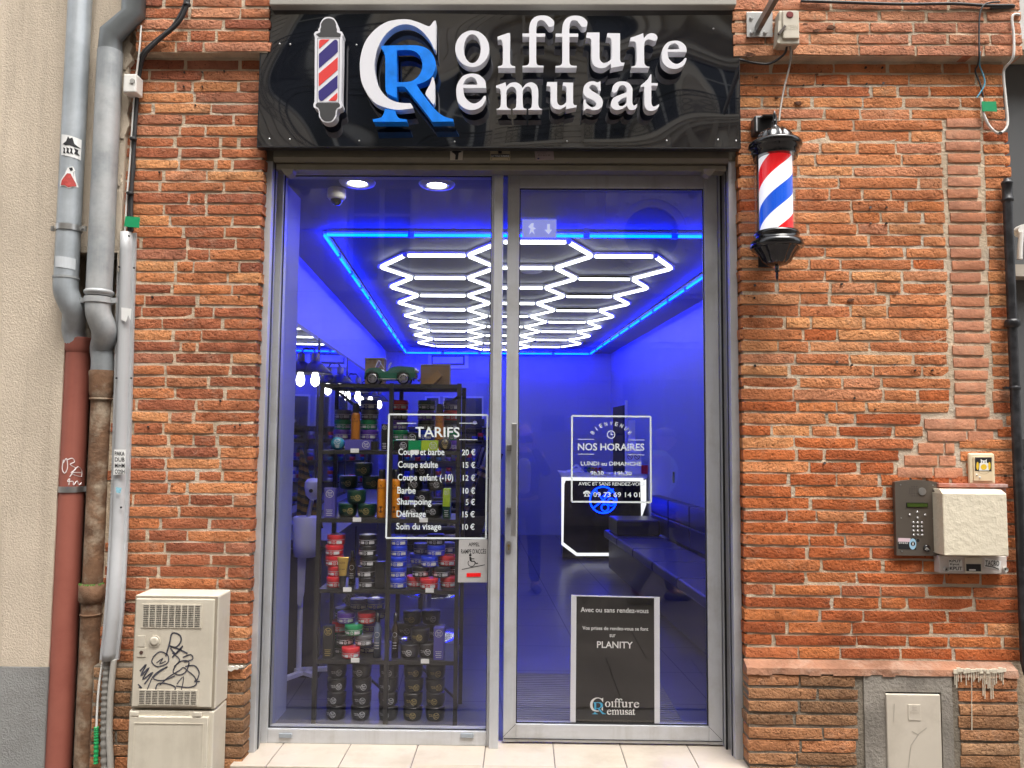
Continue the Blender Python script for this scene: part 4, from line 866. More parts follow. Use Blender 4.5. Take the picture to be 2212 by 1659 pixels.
G['a'] = [[(390, 690), (397, 648), (430, 615), (480, 606), (530, 620), (560, 660), (563, 700), (563, 790), (577, 812), (603, 798, c), (598, 830), (570, 850), (532, 843), (515, 815), (480, 840), (430, 850), (392, 835), (380, 795), (400, 748), (460, 720), (513, 700, c), (513, 668), (490, 640), (457, 645), (442, 670), (430, 692), (405, 702)], [(513, 740, c), (470, 755), (442, 783), (450, 812), (482, 815), (513, 788, c)]]
G['t'] = [[(725, 548, c), (725, 620, c), (780, 622, c), (778, 642, c), (725, 642, c), (725, 790), (738, 818), (765, 815), (790, 799, c), (787, 822), (757, 850), (712, 858), (680, 840), (665, 798), (665, 650, c), (632, 655, c), (636, 640), (690, 592), (715, 548, c)]]
G['C'] = [[(1115, 138, c), (1090, 140), (1045, 200), (1010, 208), (900, 163), (750, 121), (600, 125), (450, 165), (300, 272), (190, 420), (135, 590), (122, 740), (140, 920), (200, 1060), (300, 1195), (430, 1262), (580, 1298), (700, 1297), (822, 1280, c), (785, 1215, c), (640, 1208), (520, 1165), (430, 1090), (362, 980), (325, 850), (312, 720), (335, 560), (400, 400), (490, 285), (600, 208), (730, 183), (850, 215), (950, 290), (1040, 400), (1095, 515), (1112, 515, c)]]
G['C2'] = [[(1070, 878), (1040, 965), (980, 1085), (1012, 1142), (1082, 1235, c), (1100, 1200), (1098, 950), (1085, 880)]]
G['R'] = [[(405, 464, c), (830, 457), (960, 482), (1050, 545), (1105, 650), (1110, 750), (1072, 850), (1000, 918), (920, 953), (862, 968, c), (920, 1060), (1010, 1180), (1090, 1280), (1165, 1350), (1250, 1400), (1340, 1420, c), (1345, 1454, c), (1070, 1458, c), (960, 1310), (735, 1030), (695, 1000), (605, 998, c), (605, 1145, c), (500, 1100), (460, 1050), (455, 900), (455, 640), (440, 555), (400, 492, c)], [(605, 525, c), (740, 518), (830, 535), (900, 590), (935, 680), (930, 780), (880, 870), (800, 925), (700, 940), (605, 940, c)]]
G['R2'] = [[(450, 1288, c), (585, 1310, c), (600, 1362), (640, 1412), (735, 1427, c), (738, 1458, c), (300, 1458, c), (290, 1425, c), (345, 1416), (402, 1398), (435, 1350)]]
Z2 = px2(1380, 40, 3.318); Z3 = px2(1750, 40, 2.164); Z4 = px2(2230, 40, 2.1635)
def remap(tr, f): return lambda p: tr(f(p))
letter('letter_c', G['C'], Z2, LET); letter('letter_c_tail', G['C2'], Z2, LET, depth=.04)
letter('letter_r', G['R'], Z2, BLU, Y=YLF-.004, depth=LD+.004); letter('letter_r_foot', G['R2'], Z2, BLU, Y=YLF-.004, depth=LD+.004)
letter('letter_o', G['o'], Z3, LET, per=3); letter('letter_i', G['i'], Z3, LET); letter('letter_f', G['f'], Z3, LET)
letter('letter_f', G['f'], remap(Z3, lambda p: (p[0]+282, p[1]+1)), LET)
letter('letter_u', G['u'], Z4, LET); letter('letter_r', G['r'], Z4, LET)
letter('letter_e', G['e'], remap(Z4, lambda p: (812+(p[0]-100)*(1025-812)/255, 260+(p[1]-540)*(500-260)/310)), LET)
letter('letter_e', G['e'], Z3, LET); letter('letter_m', G['m'], Z3, LET)
letter('letter_u', G['u'], lambda p: ((2152+(p[0]-168)*119/329)/1.8228, (322.8+(p[1]-190)*107/302)/1.8228), LET)
letter('letter_s', G['s'], Z4, LET); letter('letter_a', G['a'], Z4, LET); letter('letter_t', G['t'], Z4, LET)
# barber pole emblem
Z1 = px2(1020, 0, 3.0167)
half = [(830, 200), (770, 215), (727, 275), (720, 325), (703, 345), (702, 366), (668, 378), (653, 408), (663, 445), (661, 700), (659, 1200), (645, 1240), (655, 1278), (695, 1295), (710, 1330), (715, 1390), (755, 1440), (812, 1456)]
mir = [(2*(828-(828-814)*(y-200)/1256)-x, y) for x, y in half[1:-1]][::-1]
em = letter('pole_emblem', [half+mir], Z1, LET, per=3)
GREY = mat('dark_grey_vinyl', (.045, .045, .047), .45, var=.04)
def inset(L, cx, k): return [(cx+(x-cx)*k, y) for x, y in L]
topc = [(712, 440, c), (690, 420), (680, 405), (705, 392), (726, 382), (728, 345), (736, 320), (740, 275), (775, 232), (829, 216), (885, 235), (912, 280), (915, 320), (925, 345), (926, 380), (950, 392), (970, 405), (962, 440, c)]
botc = [(690, 1220, c), (672, 1245), (680, 1268), (705, 1280), (712, 1300), (722, 1320), (728, 1380), (765, 1430), (812, 1443), (865, 1430), (905, 1370), (910, 1320), (917, 1300), (930, 1282), (955, 1268), (962, 1245), (948, 1220, c)]
YE = YLF-.001
for L in (topc, botc): letter('cap', [L], Z1, GREY, em, YE, .0008, 3)
line = mat('emblem_line', (.10, .10, .11), .5, var=0)
mbl = MB(); R_ = [(697, 452), (955, 452), (945, 1214), (690, 1214), (697, 452)]
for i in range(4): mbl.ribbon([P(*Z1(R_[i]), YE-.0004), P(*Z1(R_[i+1]), YE-.0004)], .0022)
mbl.build('outline', line, em)
ER = mat('emblem_red', (.68, .05, .045), .4, var=.03); EB = mat('emblem_navy', (.035, .025, .17), .4, var=.03)
for L, mm in (([(713, 500), (722, 478), (745, 468), (838, 468, c), (713, 580, c)], ER), ([(892, 475), (915, 472), (934, 490), (936, 520), (936, 615, c), (711, 812, c), (711, 640, c)], EB), ([(935, 678, c), (934, 828, c), (709, 1025, c), (709, 872, c)], ER),
              ([(933, 890, c), (932, 1045, c), (760, 1190), (735, 1196), (712, 1175), (706, 1140), (706, 1082, c)], EB), ([(930, 1098, c), (930, 1160), (918, 1188), (900, 1196), (825, 1194, c)], ER)):
    letter('stripe', [L], Z1, mm, em, YE-.0006, .001, 4)

# ---- ledge above the sign, and the wall that carries on upwards
struct_l = single('stone_ledge', MB().box((P(583, 5, -.08).x, -.09, P(1100, 11, -.09).z), (P(1590, 5, -.08).x, .2, P(1100, -25, -.09).z), .006), mat('ledge_grey', (.36, .34, .30), .7, var=.1, vs=3), 'pale grey ledge running just above the black sign', 'ledge')
single('upper_wall', MB().box((LXR, .0, P(1100, -24, -.09).z), (RXL, .5, 9)), PL, 'plain upper wall above the ledge, out of sight over the sign', 'wall') if False else None
# ================================================================ roller shutter housing and rails
OLV = mat('shutter_housing', (.17, .155, .115), .5, .35, var=.14, vs=10, bmp=.08, bs=60, dirt=(.10, .09, .07), ds=5, da=.6)
ALU = mat('grey_aluminium', (.52, .53, .55), .42, .25, var=.05, vs=4, dirt=(.34, .33, .31), ds=4, da=.6)
streaks(ALU, (.33, .32, .30), .5, 18, 1.2)
ALU_D = mat('aluminium_dark', (.34, .34, .33), .42, .3, var=.05, vs=4)
shb = thing('roller_shutter', 'olive grey roller shutter housing between the black sign and the window', 'shutter', (-.1, .1, P(1100, 365, .05).z))
xl, xr = P(592, 340, .03).x, P(1573, 340, .03).x
zt, zl, zb_ = P(1100, 316, .02).z, P(1100, 350, .02).z, P(1100, 365, .03).z
MB().prism([[(xl, .016, zt+.05), (xl, .016, zl+.02), (xl, .03, zl), (xl, .2, zl), (xl, .2, zt+.05)]], (xr-xl, 0, 0)).build('housing', OLV, shb)
MB().box((xl+.005, .05, zb_), (xr-.005, .12, zl-.002), .003).build('bottom_bar', mat('shutter_bar', (.24, .22, .17), .45, .4, var=.12, vs=10), shb)
for i in range(9):
    MB().lathe([(.004, -.003), (.005, 0)], (xl+.1+i*(xr-xl-.2)/8, .016, zt-.02 if i % 2 else zl+.028), 8, axis='y').build('rivet', OLV, shb)
for s, x0, x1 in ((0, 570.5, 589), (1, 1573, 1590)):
    a = P(x0, 348, .05); b_ = P(x1, 348, .05); xa_, xb_ = min(a.x, b_.x), max(a.x, b_.x)
    r = MB().box((xa_, .05, ZS), (xb_, .13, a.z), .002).build('guide_rail', ALU, shb)
    xi = xb_ if s == 0 else xa_-.003; MB().box((xi, .088, ZS), (xi+.003, .104, a.z)).build('brush_groove', mat('dark_groove', (.03, .03, .032), .6), r)
    MB().box((xa_-.002, .045, a.z), (xb_+.002, .14, zt+.05)).build('rail_head', OLV, shb)
for (x, y, s) in ((620, 368, 1), (1533, 368, -1)):
    a = P(x, y, .04); MB().prism([[P(x-s*14, y-4, .04), P(x+s*14, y-3, .04), P(x+s*12, y+6, .04), P(x+s*2, y+12, .04), P(x-s*4, y+10, .04)]], (0, .05, 0)).build('stop_bracket', mat('bracket_grey', (.33, .30, .26), .5, .4), shb)
# labels on the housing
s_ = MB().flat([[P(x, y, .0148) for x, y in ((973, 321), (1001, 322), (999, 346), (972, 346))]]).build('sticker', mat('sticker_pale', (.55, .50, .42), .6, var=.1), shb); s_['label'] = 'torn pale sticker with a black bird'
MB().flat([[P(x, y, .0142) for x, y in ((975, 328), (984, 323), (992, 325), (998, 328), (991, 330), (989, 345), (983, 345), (984, 335), (980, 331))]]).build('print', INK, s_)
s_ = MB().prism([[P(x, y, .0148) for x, y in ((1059, 321), (1102, 321), (1102, 346), (1059, 346))]], (0, .002, 0)).build('name_plate', mat('brass_plate', (.52, .44, .29), .4, .4, var=.06), shb); s_['label'] = 'brass plate lettered LA TOULOUSAINE'
MB().flat([[P(x, y, .0142) for x, y in ((1060, 333), (1101, 333), (1101, 340), (1060, 340))]]).flat([[P(x, y, .0142) for x, y in ((1076, 332), (1076, 326), (1080, 323), (1084, 326), (1084, 332))]]).build('print', INK, s_)
mbx = MB(); text_px(mbx, 'LA TOULOUSAINE', 1061.5, 334.5, 1100, 338.8, .0136); mbx.build('lettering', PAPER, s_)
for (x, y) in ((1062, 324), (1099, 324), (1062, 343.5), (1099, 343.5)): MB().lathe([(.003, -.002), (.003, .001)], P(x, y, .0148), 6, axis='y').build('screw', OLV, s_)
s_ = MB().flat([[P(x, y, .0148) for x, y in ((1154, 321), (1195, 321), (1197, 345), (1157, 347))]]).build('sticker', mat('sticker_mauve', (.36, .29, .28), .55, var=.1), shb); s_['label'] = 'faded mauve phone number sticker'
mbx = MB(); text_px(mbx, '05 61 66 61 88', 1162, 333.5, 1188, 336.5, .0142)
for k in range(4): mbx.ribbon([P(1160, 323.5+k*2.4, .0142), P(1188-k*3, 323.7+k*2.4, .0142)], .0016)
mbx.build('print', mat('brown_print', (.14, .10, .10), .6), s_)
MB().flat([[P(1163+2.4*cos(t), 342.5+1.6*sin(t), .0142) for t in [k*pi/5 for k in range(10)]]]).build('print', mat('navy_print', (.01, .02, .12), .5), s_)
# ================================================================ window frame, door, glass and what is stuck on them
GLS = glass('window_glass', .06)
wf = thing('shop_window', 'tall fixed shop window in grey aluminium frame left of the door', 'window', (-.7, .19, ZS))
YW = .165
fx0 = P(592, 372, YW).x; fxg0 = P(613, 380, YW).x; fxg1 = P(1063, 380, YW).x; fx1 = P(1068, 380, YW).x
zg1 = P(850, 377, YW).z; zg0 = P(815, 1578, YW).z; zf1 = P(850, 362, YW).z
MB().box((fx0, YW, ZS), (fxg0, YW+.08, zf1+.02), .003).build('left_stile', ALU, wf)
MB().box((fxg1-.0, YW, ZS), (fx1+.002, YW+.08, zf1+.02), .003).build('right_stile', ALU, wf)
MB().box((fxg0, YW+.0015, zg1), (fxg1, YW+.08, zf1+.02), .002).build('top_rail', ALU_D, wf)
br_ = MB().box((fxg0, YW+.0015, ZS), (fxg1, YW+.08, zg0), .003).build('bottom_rail', ALU, wf)
for x in (617, 1009):
    a = P(x-14, 1593, YW), P(x+14, 1584, YW); MB().box((a[0].x, YW-.008, a[0].z), (a[1].x, YW+.001, a[1].z), .002).build('drain_cap', mat('drain_cap', (.26, .29, .32), .4), br_)
MB().box((fxg0-.006, YW+.0285, zg0-.006), (fxg1+.006, YW+.0345, zg1+.006)).build('glass_pane', GLS, wf)
gk = mat('black_gasket', (.012, .012, .014), .6, var=0)
g_ = MB()
for (a, b_) in (((fxg0, zg0), (fxg0+.004, zg1)), ((fxg1-.004, zg0), (fxg1, zg1)), ((fxg0+.004, zg0), (fxg1-.004, zg0+.004)), ((fxg0+.004, zg1-.004), (fxg1-.004, zg1))): g_.box((a[0], YW+.018, a[1]), (b_[0], YW+.0275, b_[1]))
g_.build('gasket', gk, wf)
# mullion between window and door, head over the door
mu0, mu1 = P(1068, 380, .135).x, P(1087, 380, .135).x
mf = thing('shopfront_frame', 'grey aluminium posts and head framing the glass door', 'frame', (.4, .2, ZS))
MB().box((mu0, .135, ZS-.002), (mu1, .25, zf1+.03), .003).build('mullion', ALU, mf)
dx0, dx1 = P(1097, 380, .20).x, P(1549, 380, .20).x; zd1 = P(1300, 378, .2).z
jx1 = P(1572, 380, .16).x
MB().box((dx1+.004, .17, ZS), (jx1, .25, zf1+.02), .002).build('jamb', ALU, mf)
MB().box((dx1+.004, .165, ZS), (dx1+.014, .169, zf1)).build('jamb_groove', gk, mf)
MB().box((mu1, .17, zd1+.006), (dx1+.004, .25, zf1+.02), .002).build('head', ALU_D, mf)
# dark strip under the shutter box closing the top of the opening
# door
YD = .20
dr_ = thing('glass_shop_door', 'glazed shop door in grey aluminium with long pull handle', 'door', (dx0, YD, ZS))
zdg1 = P(1320, 406, YD).z; zdg0 = P(1320, 1567, YD).z; dgx0, dgx1 = P(1123, 900, YD).x-.004, P(1523, 900, YD).x
zdb = ZS+.008
gx = P(1119, 900, YD).x; gx2 = P(1525, 900, YD).x
st_l = MB().box((dx0, YD, zdb), (gx, YD+.05, zd1), .003).build('stile', ALU, dr_)
MB().box((gx2, YD, zdb), (dx1, YD+.05, zd1), .003).build('stile', ALU, dr_)
MB().box((gx, YD+.0012, zdg1), (gx2, YD+.05, zd1-.001), .003).build('top_rail', ALU, dr_)
bt = MB().box((gx, YD+.0012, zdb+.001), (gx2, YD+.05, zdg0), .003).build('bottom_rail', ALU, dr_)
zk = P(1320, 1598, YD).z; MB().box((dx0+.004, YD-.004, zk-.002), (dx1-.004, YD-.0002, zk+.001)).build('kick_line', gk, bt)
mt = MB()
for (x, s) in ((gx, -1), (gx2, 1)):
    mt.ribbon([(x, YD-.0008, zdg0), (x+s*.065, YD-.0008, zdg0-.065)], .0018)
mt.build('mitre_line', gk, bt)
MB().box((gx-.006, YD+.0215, zdg0-.006), (gx2+.006, YD+.0275, zdg1+.006)).build('glass_pane', GLS, dr_)
g_ = MB()
for (a, b_) in (((gx, zdg0), (gx+.005, zdg1)), ((gx2-.005, zdg0), (gx2, zdg1)), ((gx+.005, zdg0), (gx2-.005, zdg0+.005)), ((gx+.005, zdg1-.005), (gx2-.005, zdg1))): g_.box((a[0], YD+.012, a[1]), (b_[0], YD+.0205, b_[1]))
g_.build('gasket', gk, dr_)
h0, h1 = P(1111, 914, YD-.06), P(1111, 1158, YD-.06)
hd = MB().box((h0.x-.013, YD-.075, h1.z), (h0.x+.013, YD-.050, h0.z), .003).build('pull_handle', STEEL, dr_)
for y in (967, 1102):
    q = P(1100, y, YD-.02); MB().box((q.x-.012, YD-.052, q.z-.016), (q.x+.014, YD+.001, q.z+.016), .003).build('standoff', mat('standoff', (.22, .21, .20), .35, .6), hd)
lk = P(1099, 1181, YD); pl = MB(); pl.prism([[(lk.x+.013*cos(t)*(1), YD-.006, lk.z+.013*sin(t)+(.016 if sin(t) > 0 else -.016)) for t in [k*pi/10+.01 for k in range(20)]]], (0, .006, 0))
lock = pl.build('lock_plate', STEEL, dr_)
MB().lathe([(.007, -.008), (.007, -.002)], (lk.x, YD, lk.z+.006), 14, axis='y').box((lk.x-.003, YD-.008, lk.z-.016), (lk.x+.003, YD-.002, lk.z)).build('key_cylinder', mat('brass', (.40, .30, .12), .35, .8), lock)
# ---- white vinyl price list on the window
VIN = mat('white_vinyl', (.70, .76, .76), .5, var=0)
YV = YW+.0272
def frame_px(mb, q, w, Y):
    for i in range(4): mb.ribbon([P(*q[i], Y), P(*q[(i+1) % 4], Y)], w)
    return mb
pl_ = thing('price_list_decal', 'white vinyl price list headed TARIFS on the shop window', 'decal', P(945, 1163, YV))
frame_px(MB(), ((840.5, 895), (1053, 896.5), (1049.5, 1163), (834, 1162)), .0085, YV).build('border', VIN, pl_)
text_px(MB(), 'TARIFS', 897, 922, 993, 944, YV, .008).build('heading', VIN, pl_)
for (x0_, y_, x1_) in ((857, 914, 899), (992, 914, 1031), (855, 949.5, 897), (992, 949.5, 1031)): MB().ribbon([P(x0_, y_, YV), P(x1_, y_+.4, YV)], .0035).build('rule', VIN, pl_)
for k, (t1, x1_, t2, x0b, y_) in enumerate((('Coupe et barbe', 960, '20 €', 998, 968), ('Coupe adulte', 946, '15 €', 1000, 995.5), ('Coupe enfant (-10)', 979, '12 €', 1000, 1023), ('Barbe', 898, '10 €', 1000, 1051), ('Shampoing', 932, '5 €', 1006, 1075.5), ('Défrisage', 920, '15 €', 999, 1102), ('Soin du visage', 953, '10 €', 999, 1129))):
    desc = .22 if any(ch in t1 for ch in 'pg') else 0.02
    xx = 860.5-k*.75
    text_px(MB(), t1, xx, y_+.5, x1_, y_+15.5+ (3.8 if desc > .1 else 0), YV, .006).build('line_of_text', VIN, pl_)
    text_px(MB(), t2, x0b, y_+2, 1027-k*.3, y_+15.5, YV, .004).build('price', VIN, pl_)
# ---- opening hours on the door
YV2 = YD+.0202
oh = thing('opening_hours_decal', 'white vinyl opening hours headed BIENVENUE on the glass door', 'decal', P(1320, 1084, YV2))
def zz(x, y): return (1950+x/2.328)/1.8228, (1300+y/2.328)/1.8228
frame_px(MB(), (zz(704, 786), zz(1424, 793), zz(1428, 1578), zz(701, 1572)), .0085, YV2).build('border', VIN, oh)
word = 'BIENVENUE'; hb = MB(); cx_, cy_, rr_ = 1063, 1072, 215
for i, ch in enumerate(word):
    t = radians(-52+104*i/(len(word)-1)); u_ = (sin(t), -cos(t)); w_ = (cos(t), sin(t)); wch = (9 if ch == 'I' else 31)/2
    def q(a, b_): return P(*zz(cx_+u_[0]*(rr_+a)+w_[0]*b_, cy_+u_[1]*(rr_+a)+w_[1]*b_), YV2)
    text_to(hb, ch, q(-17, -wch*.8), q(-17, wch*.8), q(20, -wch*.8))
hb.build('heading', VIN, oh)
cl_ = MB(); ring = [zz(1062+34*cos(t), 957+34*sin(t)) for t in [k*pi/14 for k in range(29)]]; cl_.ribbon([P(*p, YV2) for p in ring], .0045)
cl_.ribbon([P(*zz(1062, 935), YV2), P(*zz(1062, 959), YV2)], .004); cl_.ribbon([P(*zz(1060, 957), YV2), P(*zz(1082, 957), YV2)], .004); cl_.build('clock_symbol', VIN, oh)
def tz(s, x0_, y0_, x1_, y1_, nm='line_of_text', sl=.006): return text_px(MB(), s, *zz(x0_, y0_), *zz(x1_, y1_), YV2, sl).build(nm, VIN, oh)
tz('NOS HORAIRES', 758, 1036, 1367, 1102); tz('LUNDI au DIMANCHE', 785, 1203, 1342, 1241); tz('9h30', 872, 1292, 997, 1330); tz('-', 1036, 1308, 1056, 1313); tz('19h30', 1096, 1294, 1252, 1332); tz('AVEC ET SANS RENDEZ-VOUS', 763, 1392, 1372, 1423); tz('09 73 69 14 01', 898, 1484, 1328, 1530)
for (x0_, x1_, y_) in ((758, 906, 1000), (1218, 1367, 1006), (758, 906, 1136), (1218, 1367, 1142)): MB().ribbon([P(*zz(x0_, y_), YV2), P(*zz(x1_, y_+1), YV2)], .003).build('rule', VIN, oh)
ph = MB().flat([[P(*zz(x, y), YV2) for x, y in ((806, 1500), (808, 1484), (830, 1472), (850, 1472), (870, 1484), (874, 1500), (858, 1502), (856, 1492), (824, 1492), (822, 1502))]])
ph.flat([[P(*zz(x, y), YV2) for x, y in ((828, 1496), (852, 1496), (868, 1525), (812, 1525))], [P(*zz(840+9*cos(t), 1511+9*sin(t)), YV2) for t in [k*pi/6 for k in range(12)]]]); ph.build('telephone_symbol', VIN, oh)
# ---- ramp call plate
YC = YW+.0275-.004
ra = thing('ramp_call_plate', 'silver plate reading APPEL RAMPE D ACCES with wheelchair symbol and red button', 'plate', P(1020, 1258, YC))
MB().prism([[P(x, y, YC) for x, y in ((991.5, 1166), (1055, 1165), (1055, 1258), (989, 1258))]], (0, .0035, 0)).build('plate', mat('brushed_silver', (.52, .51, .50), .4, .3, var=.05, vs=40), ra)
YC2 = YC-.0006; mbx = MB(); text_px(mbx, 'APPEL', 1012, 1172, 1036, 1180, YC2, .0); text_px(mbx, "RAMPE D'ACCÈS", 996, 1184, 1050, 1196, YC2, .0)
def wz(x, y): return (1750+x/2.2727)/1.8228, (1600+y/2.2727)/1.8228
mbx.flat([[P(*wz(231+12*cos(t), 1332+12*sin(t)), YC2) for t in [k*pi/8 for k in range(16)]]])
for L, w in (([(231, 1347), (236, 1385)], .010), ([(234, 1364), (268, 1364)], .004), ([(236, 1386), (266, 1386), (284, 1407), (300, 1403)], .0055), ([(155, 1460), (361, 1418)], .0035)): mbx.ribbon([P(*wz(*q_), YC2) for q_ in L], w)
mbx.ribbon([P(*wz(242+31*cos(t), 1402+31*sin(t)), YC2) for t in [radians(-20+k*235/16) for k in range(17)]], .0035)
mbx.build('lettering_and_symbol', INK, ra)
MB().prism([[P(*wz(x, y), YC-.0022) for x, y in ((198, 1494), (325, 1491), (326, 1524), (198, 1527))]], (0, .002, 0)).build('red_button', mat('red_button', (.80, .008, .01), .4, var=.02), ra)
# ---- appointment poster behind the door glass
YP = YD+.0275+.002
po = thing('appointment_poster', 'dark poster about appointments in white clip rails low on the door', 'poster', P(1328, 1562, YP))
def pz(x, y): return (1950+x/2.212)/1.8228, (2300+y/2.212)/1.8228
MB().prism([[P(*pz(x, y), YP) for x, y in ((668, 100), (1420, 118), (1424, 1232), (662, 1205))]], (0, .003, 0)).build('sheet', mat('poster_black', (.012, .011, .009), .35, var=.05), po)
for L in (((662, 95), (708, 97), (700, 1210), (653, 1208)), ((1384, 112), (1433, 114), (1434, 1240), (1388, 1238)), ((700, 97), (1390, 112), (1390, 122), (700, 106))):
    MB().prism([[P(*pz(x, y), YP-.0015) for x, y in L]], (0, .006, 0)).build('clip_rail', mat('rail_white', (.76, .76, .80), .4, var=0), po)
def pt(s, x0_, y0_, x1_, y1_, sl=.018): return text_px(MB(), s, *pz(x0_, y0_), *pz(x1_, y1_), YP-.0012, sl).build('line_of_text', PAPER, po)
pt('Avec ou sans rendez-vous', 744, 200, 1335, 243); pt('Vos prises de rendez-vous se font', 759, 365, 1333, 406); pt('sur', 996, 436, 1048, 462); pt('PLANITY', 886, 497, 1198, 555)
PB = mat('poster_blue', (.06, .42, .68), .4, var=0)
def plog(nm, g, tr, m_, Yo=0): 
    mb = MB(); mb.flat([[P(*tr(q), YP-.0012-Yo) for q in smooth_loop(L, 3)] for L in G[g]]); return mb.build(nm, m_, po)
lz = lambda f: (lambda p: pz(*f(p)))
fC = lambda p: (826+(p[0]-122)*114/993, 988+(p[1]-120)*122/1180); fR = lambda p: (826+(p[0]-122)*114/993-2, 988+(p[1]-120)*122/1180+6)
plog('logo_letter', 'C', lz(fC), PAPER); plog('logo_letter', 'C2', lz(fC), PAPER); plog('logo_letter', 'R', lz(fR), PB, .0004); plog('logo_letter', 'R2', lz(fR), PB, .0004)
def row(src, dst): return lambda p: (dst[0]+(p[0]-src[0])*(dst[2]-dst[0])/(src[2]-src[0]), dst[1]+(p[1]-src[1])*(dst[3]-dst[1])/(src[3]-src[1]))
for g, sb_, ds_ in (('o', (92, 173, 382, 483), (956, 1022, 1003, 1071)), ('i', (452, 195, 602, 492), (1008, 1020, 1033, 1071)), ('f', (665, 45, 935, 488), (1036, 996, 1077, 1072)), ('f', (665, 45, 935, 488), (1066, 997, 1107, 1073)), ('u', (168, 190, 497, 492), (1098, 1024, 1155, 1074)),
                    ('r', (540, 195, 775, 490), (1158, 1025, 1202, 1075)), ('e', (100, 540, 355, 850), (1207, 1027, 1254, 1077)), ('e', (100, 540, 355, 850), (973, 1094, 1012, 1137)), ('m', (440, 615, 832, 850), (1014, 1093, 1080, 1137)), ('u', (168, 190, 497, 492), (1081, 1094, 1126, 1138)), ('s', (145, 603, 310, 858), (1130, 1095, 1157, 1139)), ('a', (380, 606, 603, 850), (1160, 1095, 1196, 1139)), ('t', (632, 548, 790, 858), (1194, 1082, 1219, 1140))):
    plog('logo_letter', g, lz(row(sb_, ds_)), PAPER)
# ================================================================ the shop inside
UL, UR, DF, DB, ZF, ZCE = -1.28, 2.30, 3.95, 12.2, .103, 2.97
WALLM = mat('shop_wall_blue_cast', (.29, .32, .56), .6, var=.03, vs=2)  # pale walls, with the blue of the tubes' light mixed into their colour
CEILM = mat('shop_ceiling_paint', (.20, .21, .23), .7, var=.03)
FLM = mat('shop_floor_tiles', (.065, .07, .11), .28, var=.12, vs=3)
def room_quad(mb, pts, off):
    return mb.prism([[RM(*p) for p in pts]], off)
struct('shop_floor', room_quad(MB(), [(UL-.3, DF-.01, ZF-.05), (UR+.3, DF-.01, ZF-.05), (UR+.3, DB+.2, ZF-.05), (UL-.3, DB+.2, ZF-.05)], (0, 0, .049)), FLM)
struct('shop_ceiling', room_quad(MB(), [(UL-.3, DF-.02, ZCE), (UR+.3, DF-.02, ZCE), (UR+.3, DB+.2, ZCE), (UL-.3, DB+.2, ZCE)], (0, 0, .15)), CEILM)
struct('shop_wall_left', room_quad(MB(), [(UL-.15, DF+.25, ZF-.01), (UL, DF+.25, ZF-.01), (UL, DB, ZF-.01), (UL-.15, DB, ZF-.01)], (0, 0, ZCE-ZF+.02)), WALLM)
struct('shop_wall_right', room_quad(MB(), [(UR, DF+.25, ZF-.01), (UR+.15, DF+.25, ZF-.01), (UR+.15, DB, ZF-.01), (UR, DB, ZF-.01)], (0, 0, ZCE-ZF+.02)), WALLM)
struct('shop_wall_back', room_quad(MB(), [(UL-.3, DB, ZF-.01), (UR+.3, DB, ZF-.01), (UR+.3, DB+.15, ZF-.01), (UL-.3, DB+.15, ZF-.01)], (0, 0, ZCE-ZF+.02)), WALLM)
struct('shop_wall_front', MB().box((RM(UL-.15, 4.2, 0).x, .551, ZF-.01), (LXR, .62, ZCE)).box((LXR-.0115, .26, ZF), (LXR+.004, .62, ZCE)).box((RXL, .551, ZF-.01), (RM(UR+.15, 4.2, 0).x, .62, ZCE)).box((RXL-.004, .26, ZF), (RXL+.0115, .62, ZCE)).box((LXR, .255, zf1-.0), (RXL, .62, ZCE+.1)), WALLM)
WT = emission('white_tube', (.93, .97, 1.0), 3.0); BT = emission('blue_tube', (.0, .0095, 1.0), 34.0); BT2 = mat('blue_joint', (.02, .03, .25), .3, emit=(0, .02, 1), es=.8)
JT = mat('clear_joint', (.55, .58, .62), .3, var=0)
ZL = 1.6+1.33
# ---- honeycomb of white tubes
S = .455; DH = S*sqrt(3); hx = thing('honeycomb_ceiling_light', 'big honeycomb of white light tubes under the shop ceiling', 'ceiling light', RM(.45, 8, ZL))
seen = {}; nodes = {}
for col in range(3):
    u0 = -.23+col*1.5*S; off = 5.527 if col != 1 else 5.527-DH/2
    for k in range(7 if col != 1 else 8):
        dc = off+DH*(k+.5); V = [(u0+S*cos(radians(60*i)), dc+S*sin(radians(60*i))) for i in range(6)]
        for i in range(6):
            a, b_ = V[i], V[(i+1) % 6]; key = (round((a[0]+b_[0])/2, 2), round((a[1]+b_[1])/2, 2)); seen[key] = (a, b_)
        for a in V: nodes[(round(a[0], 2), round(a[1], 2))] = a
nodes = list(nodes.values()); seen = list(seen.values())
for a, b_ in seen:
    A_, B_ = RM(a[0], a[1], ZL), RM(b_[0], b_[1], ZL); t = (B_-A_)*.045
    tb = MB().tube([A_+t, B_-t], .0105, 8).build('tube', WT, hx)
    if a[1] < 8: MB().bar(A_+t+Vector((0, 0, .022)), B_-t+Vector((0, 0, .022)), .024, .014).build('tube_back', mat('tube_back', (.6, .6, .64), .4, var=0), tb)
for a in nodes: c_ = RM(a[0], a[1], ZL+.004); MB().lathe([(.02, -.012), (.022, 0), (.02, .02)], c_, 6).build('connector', JT, hx)
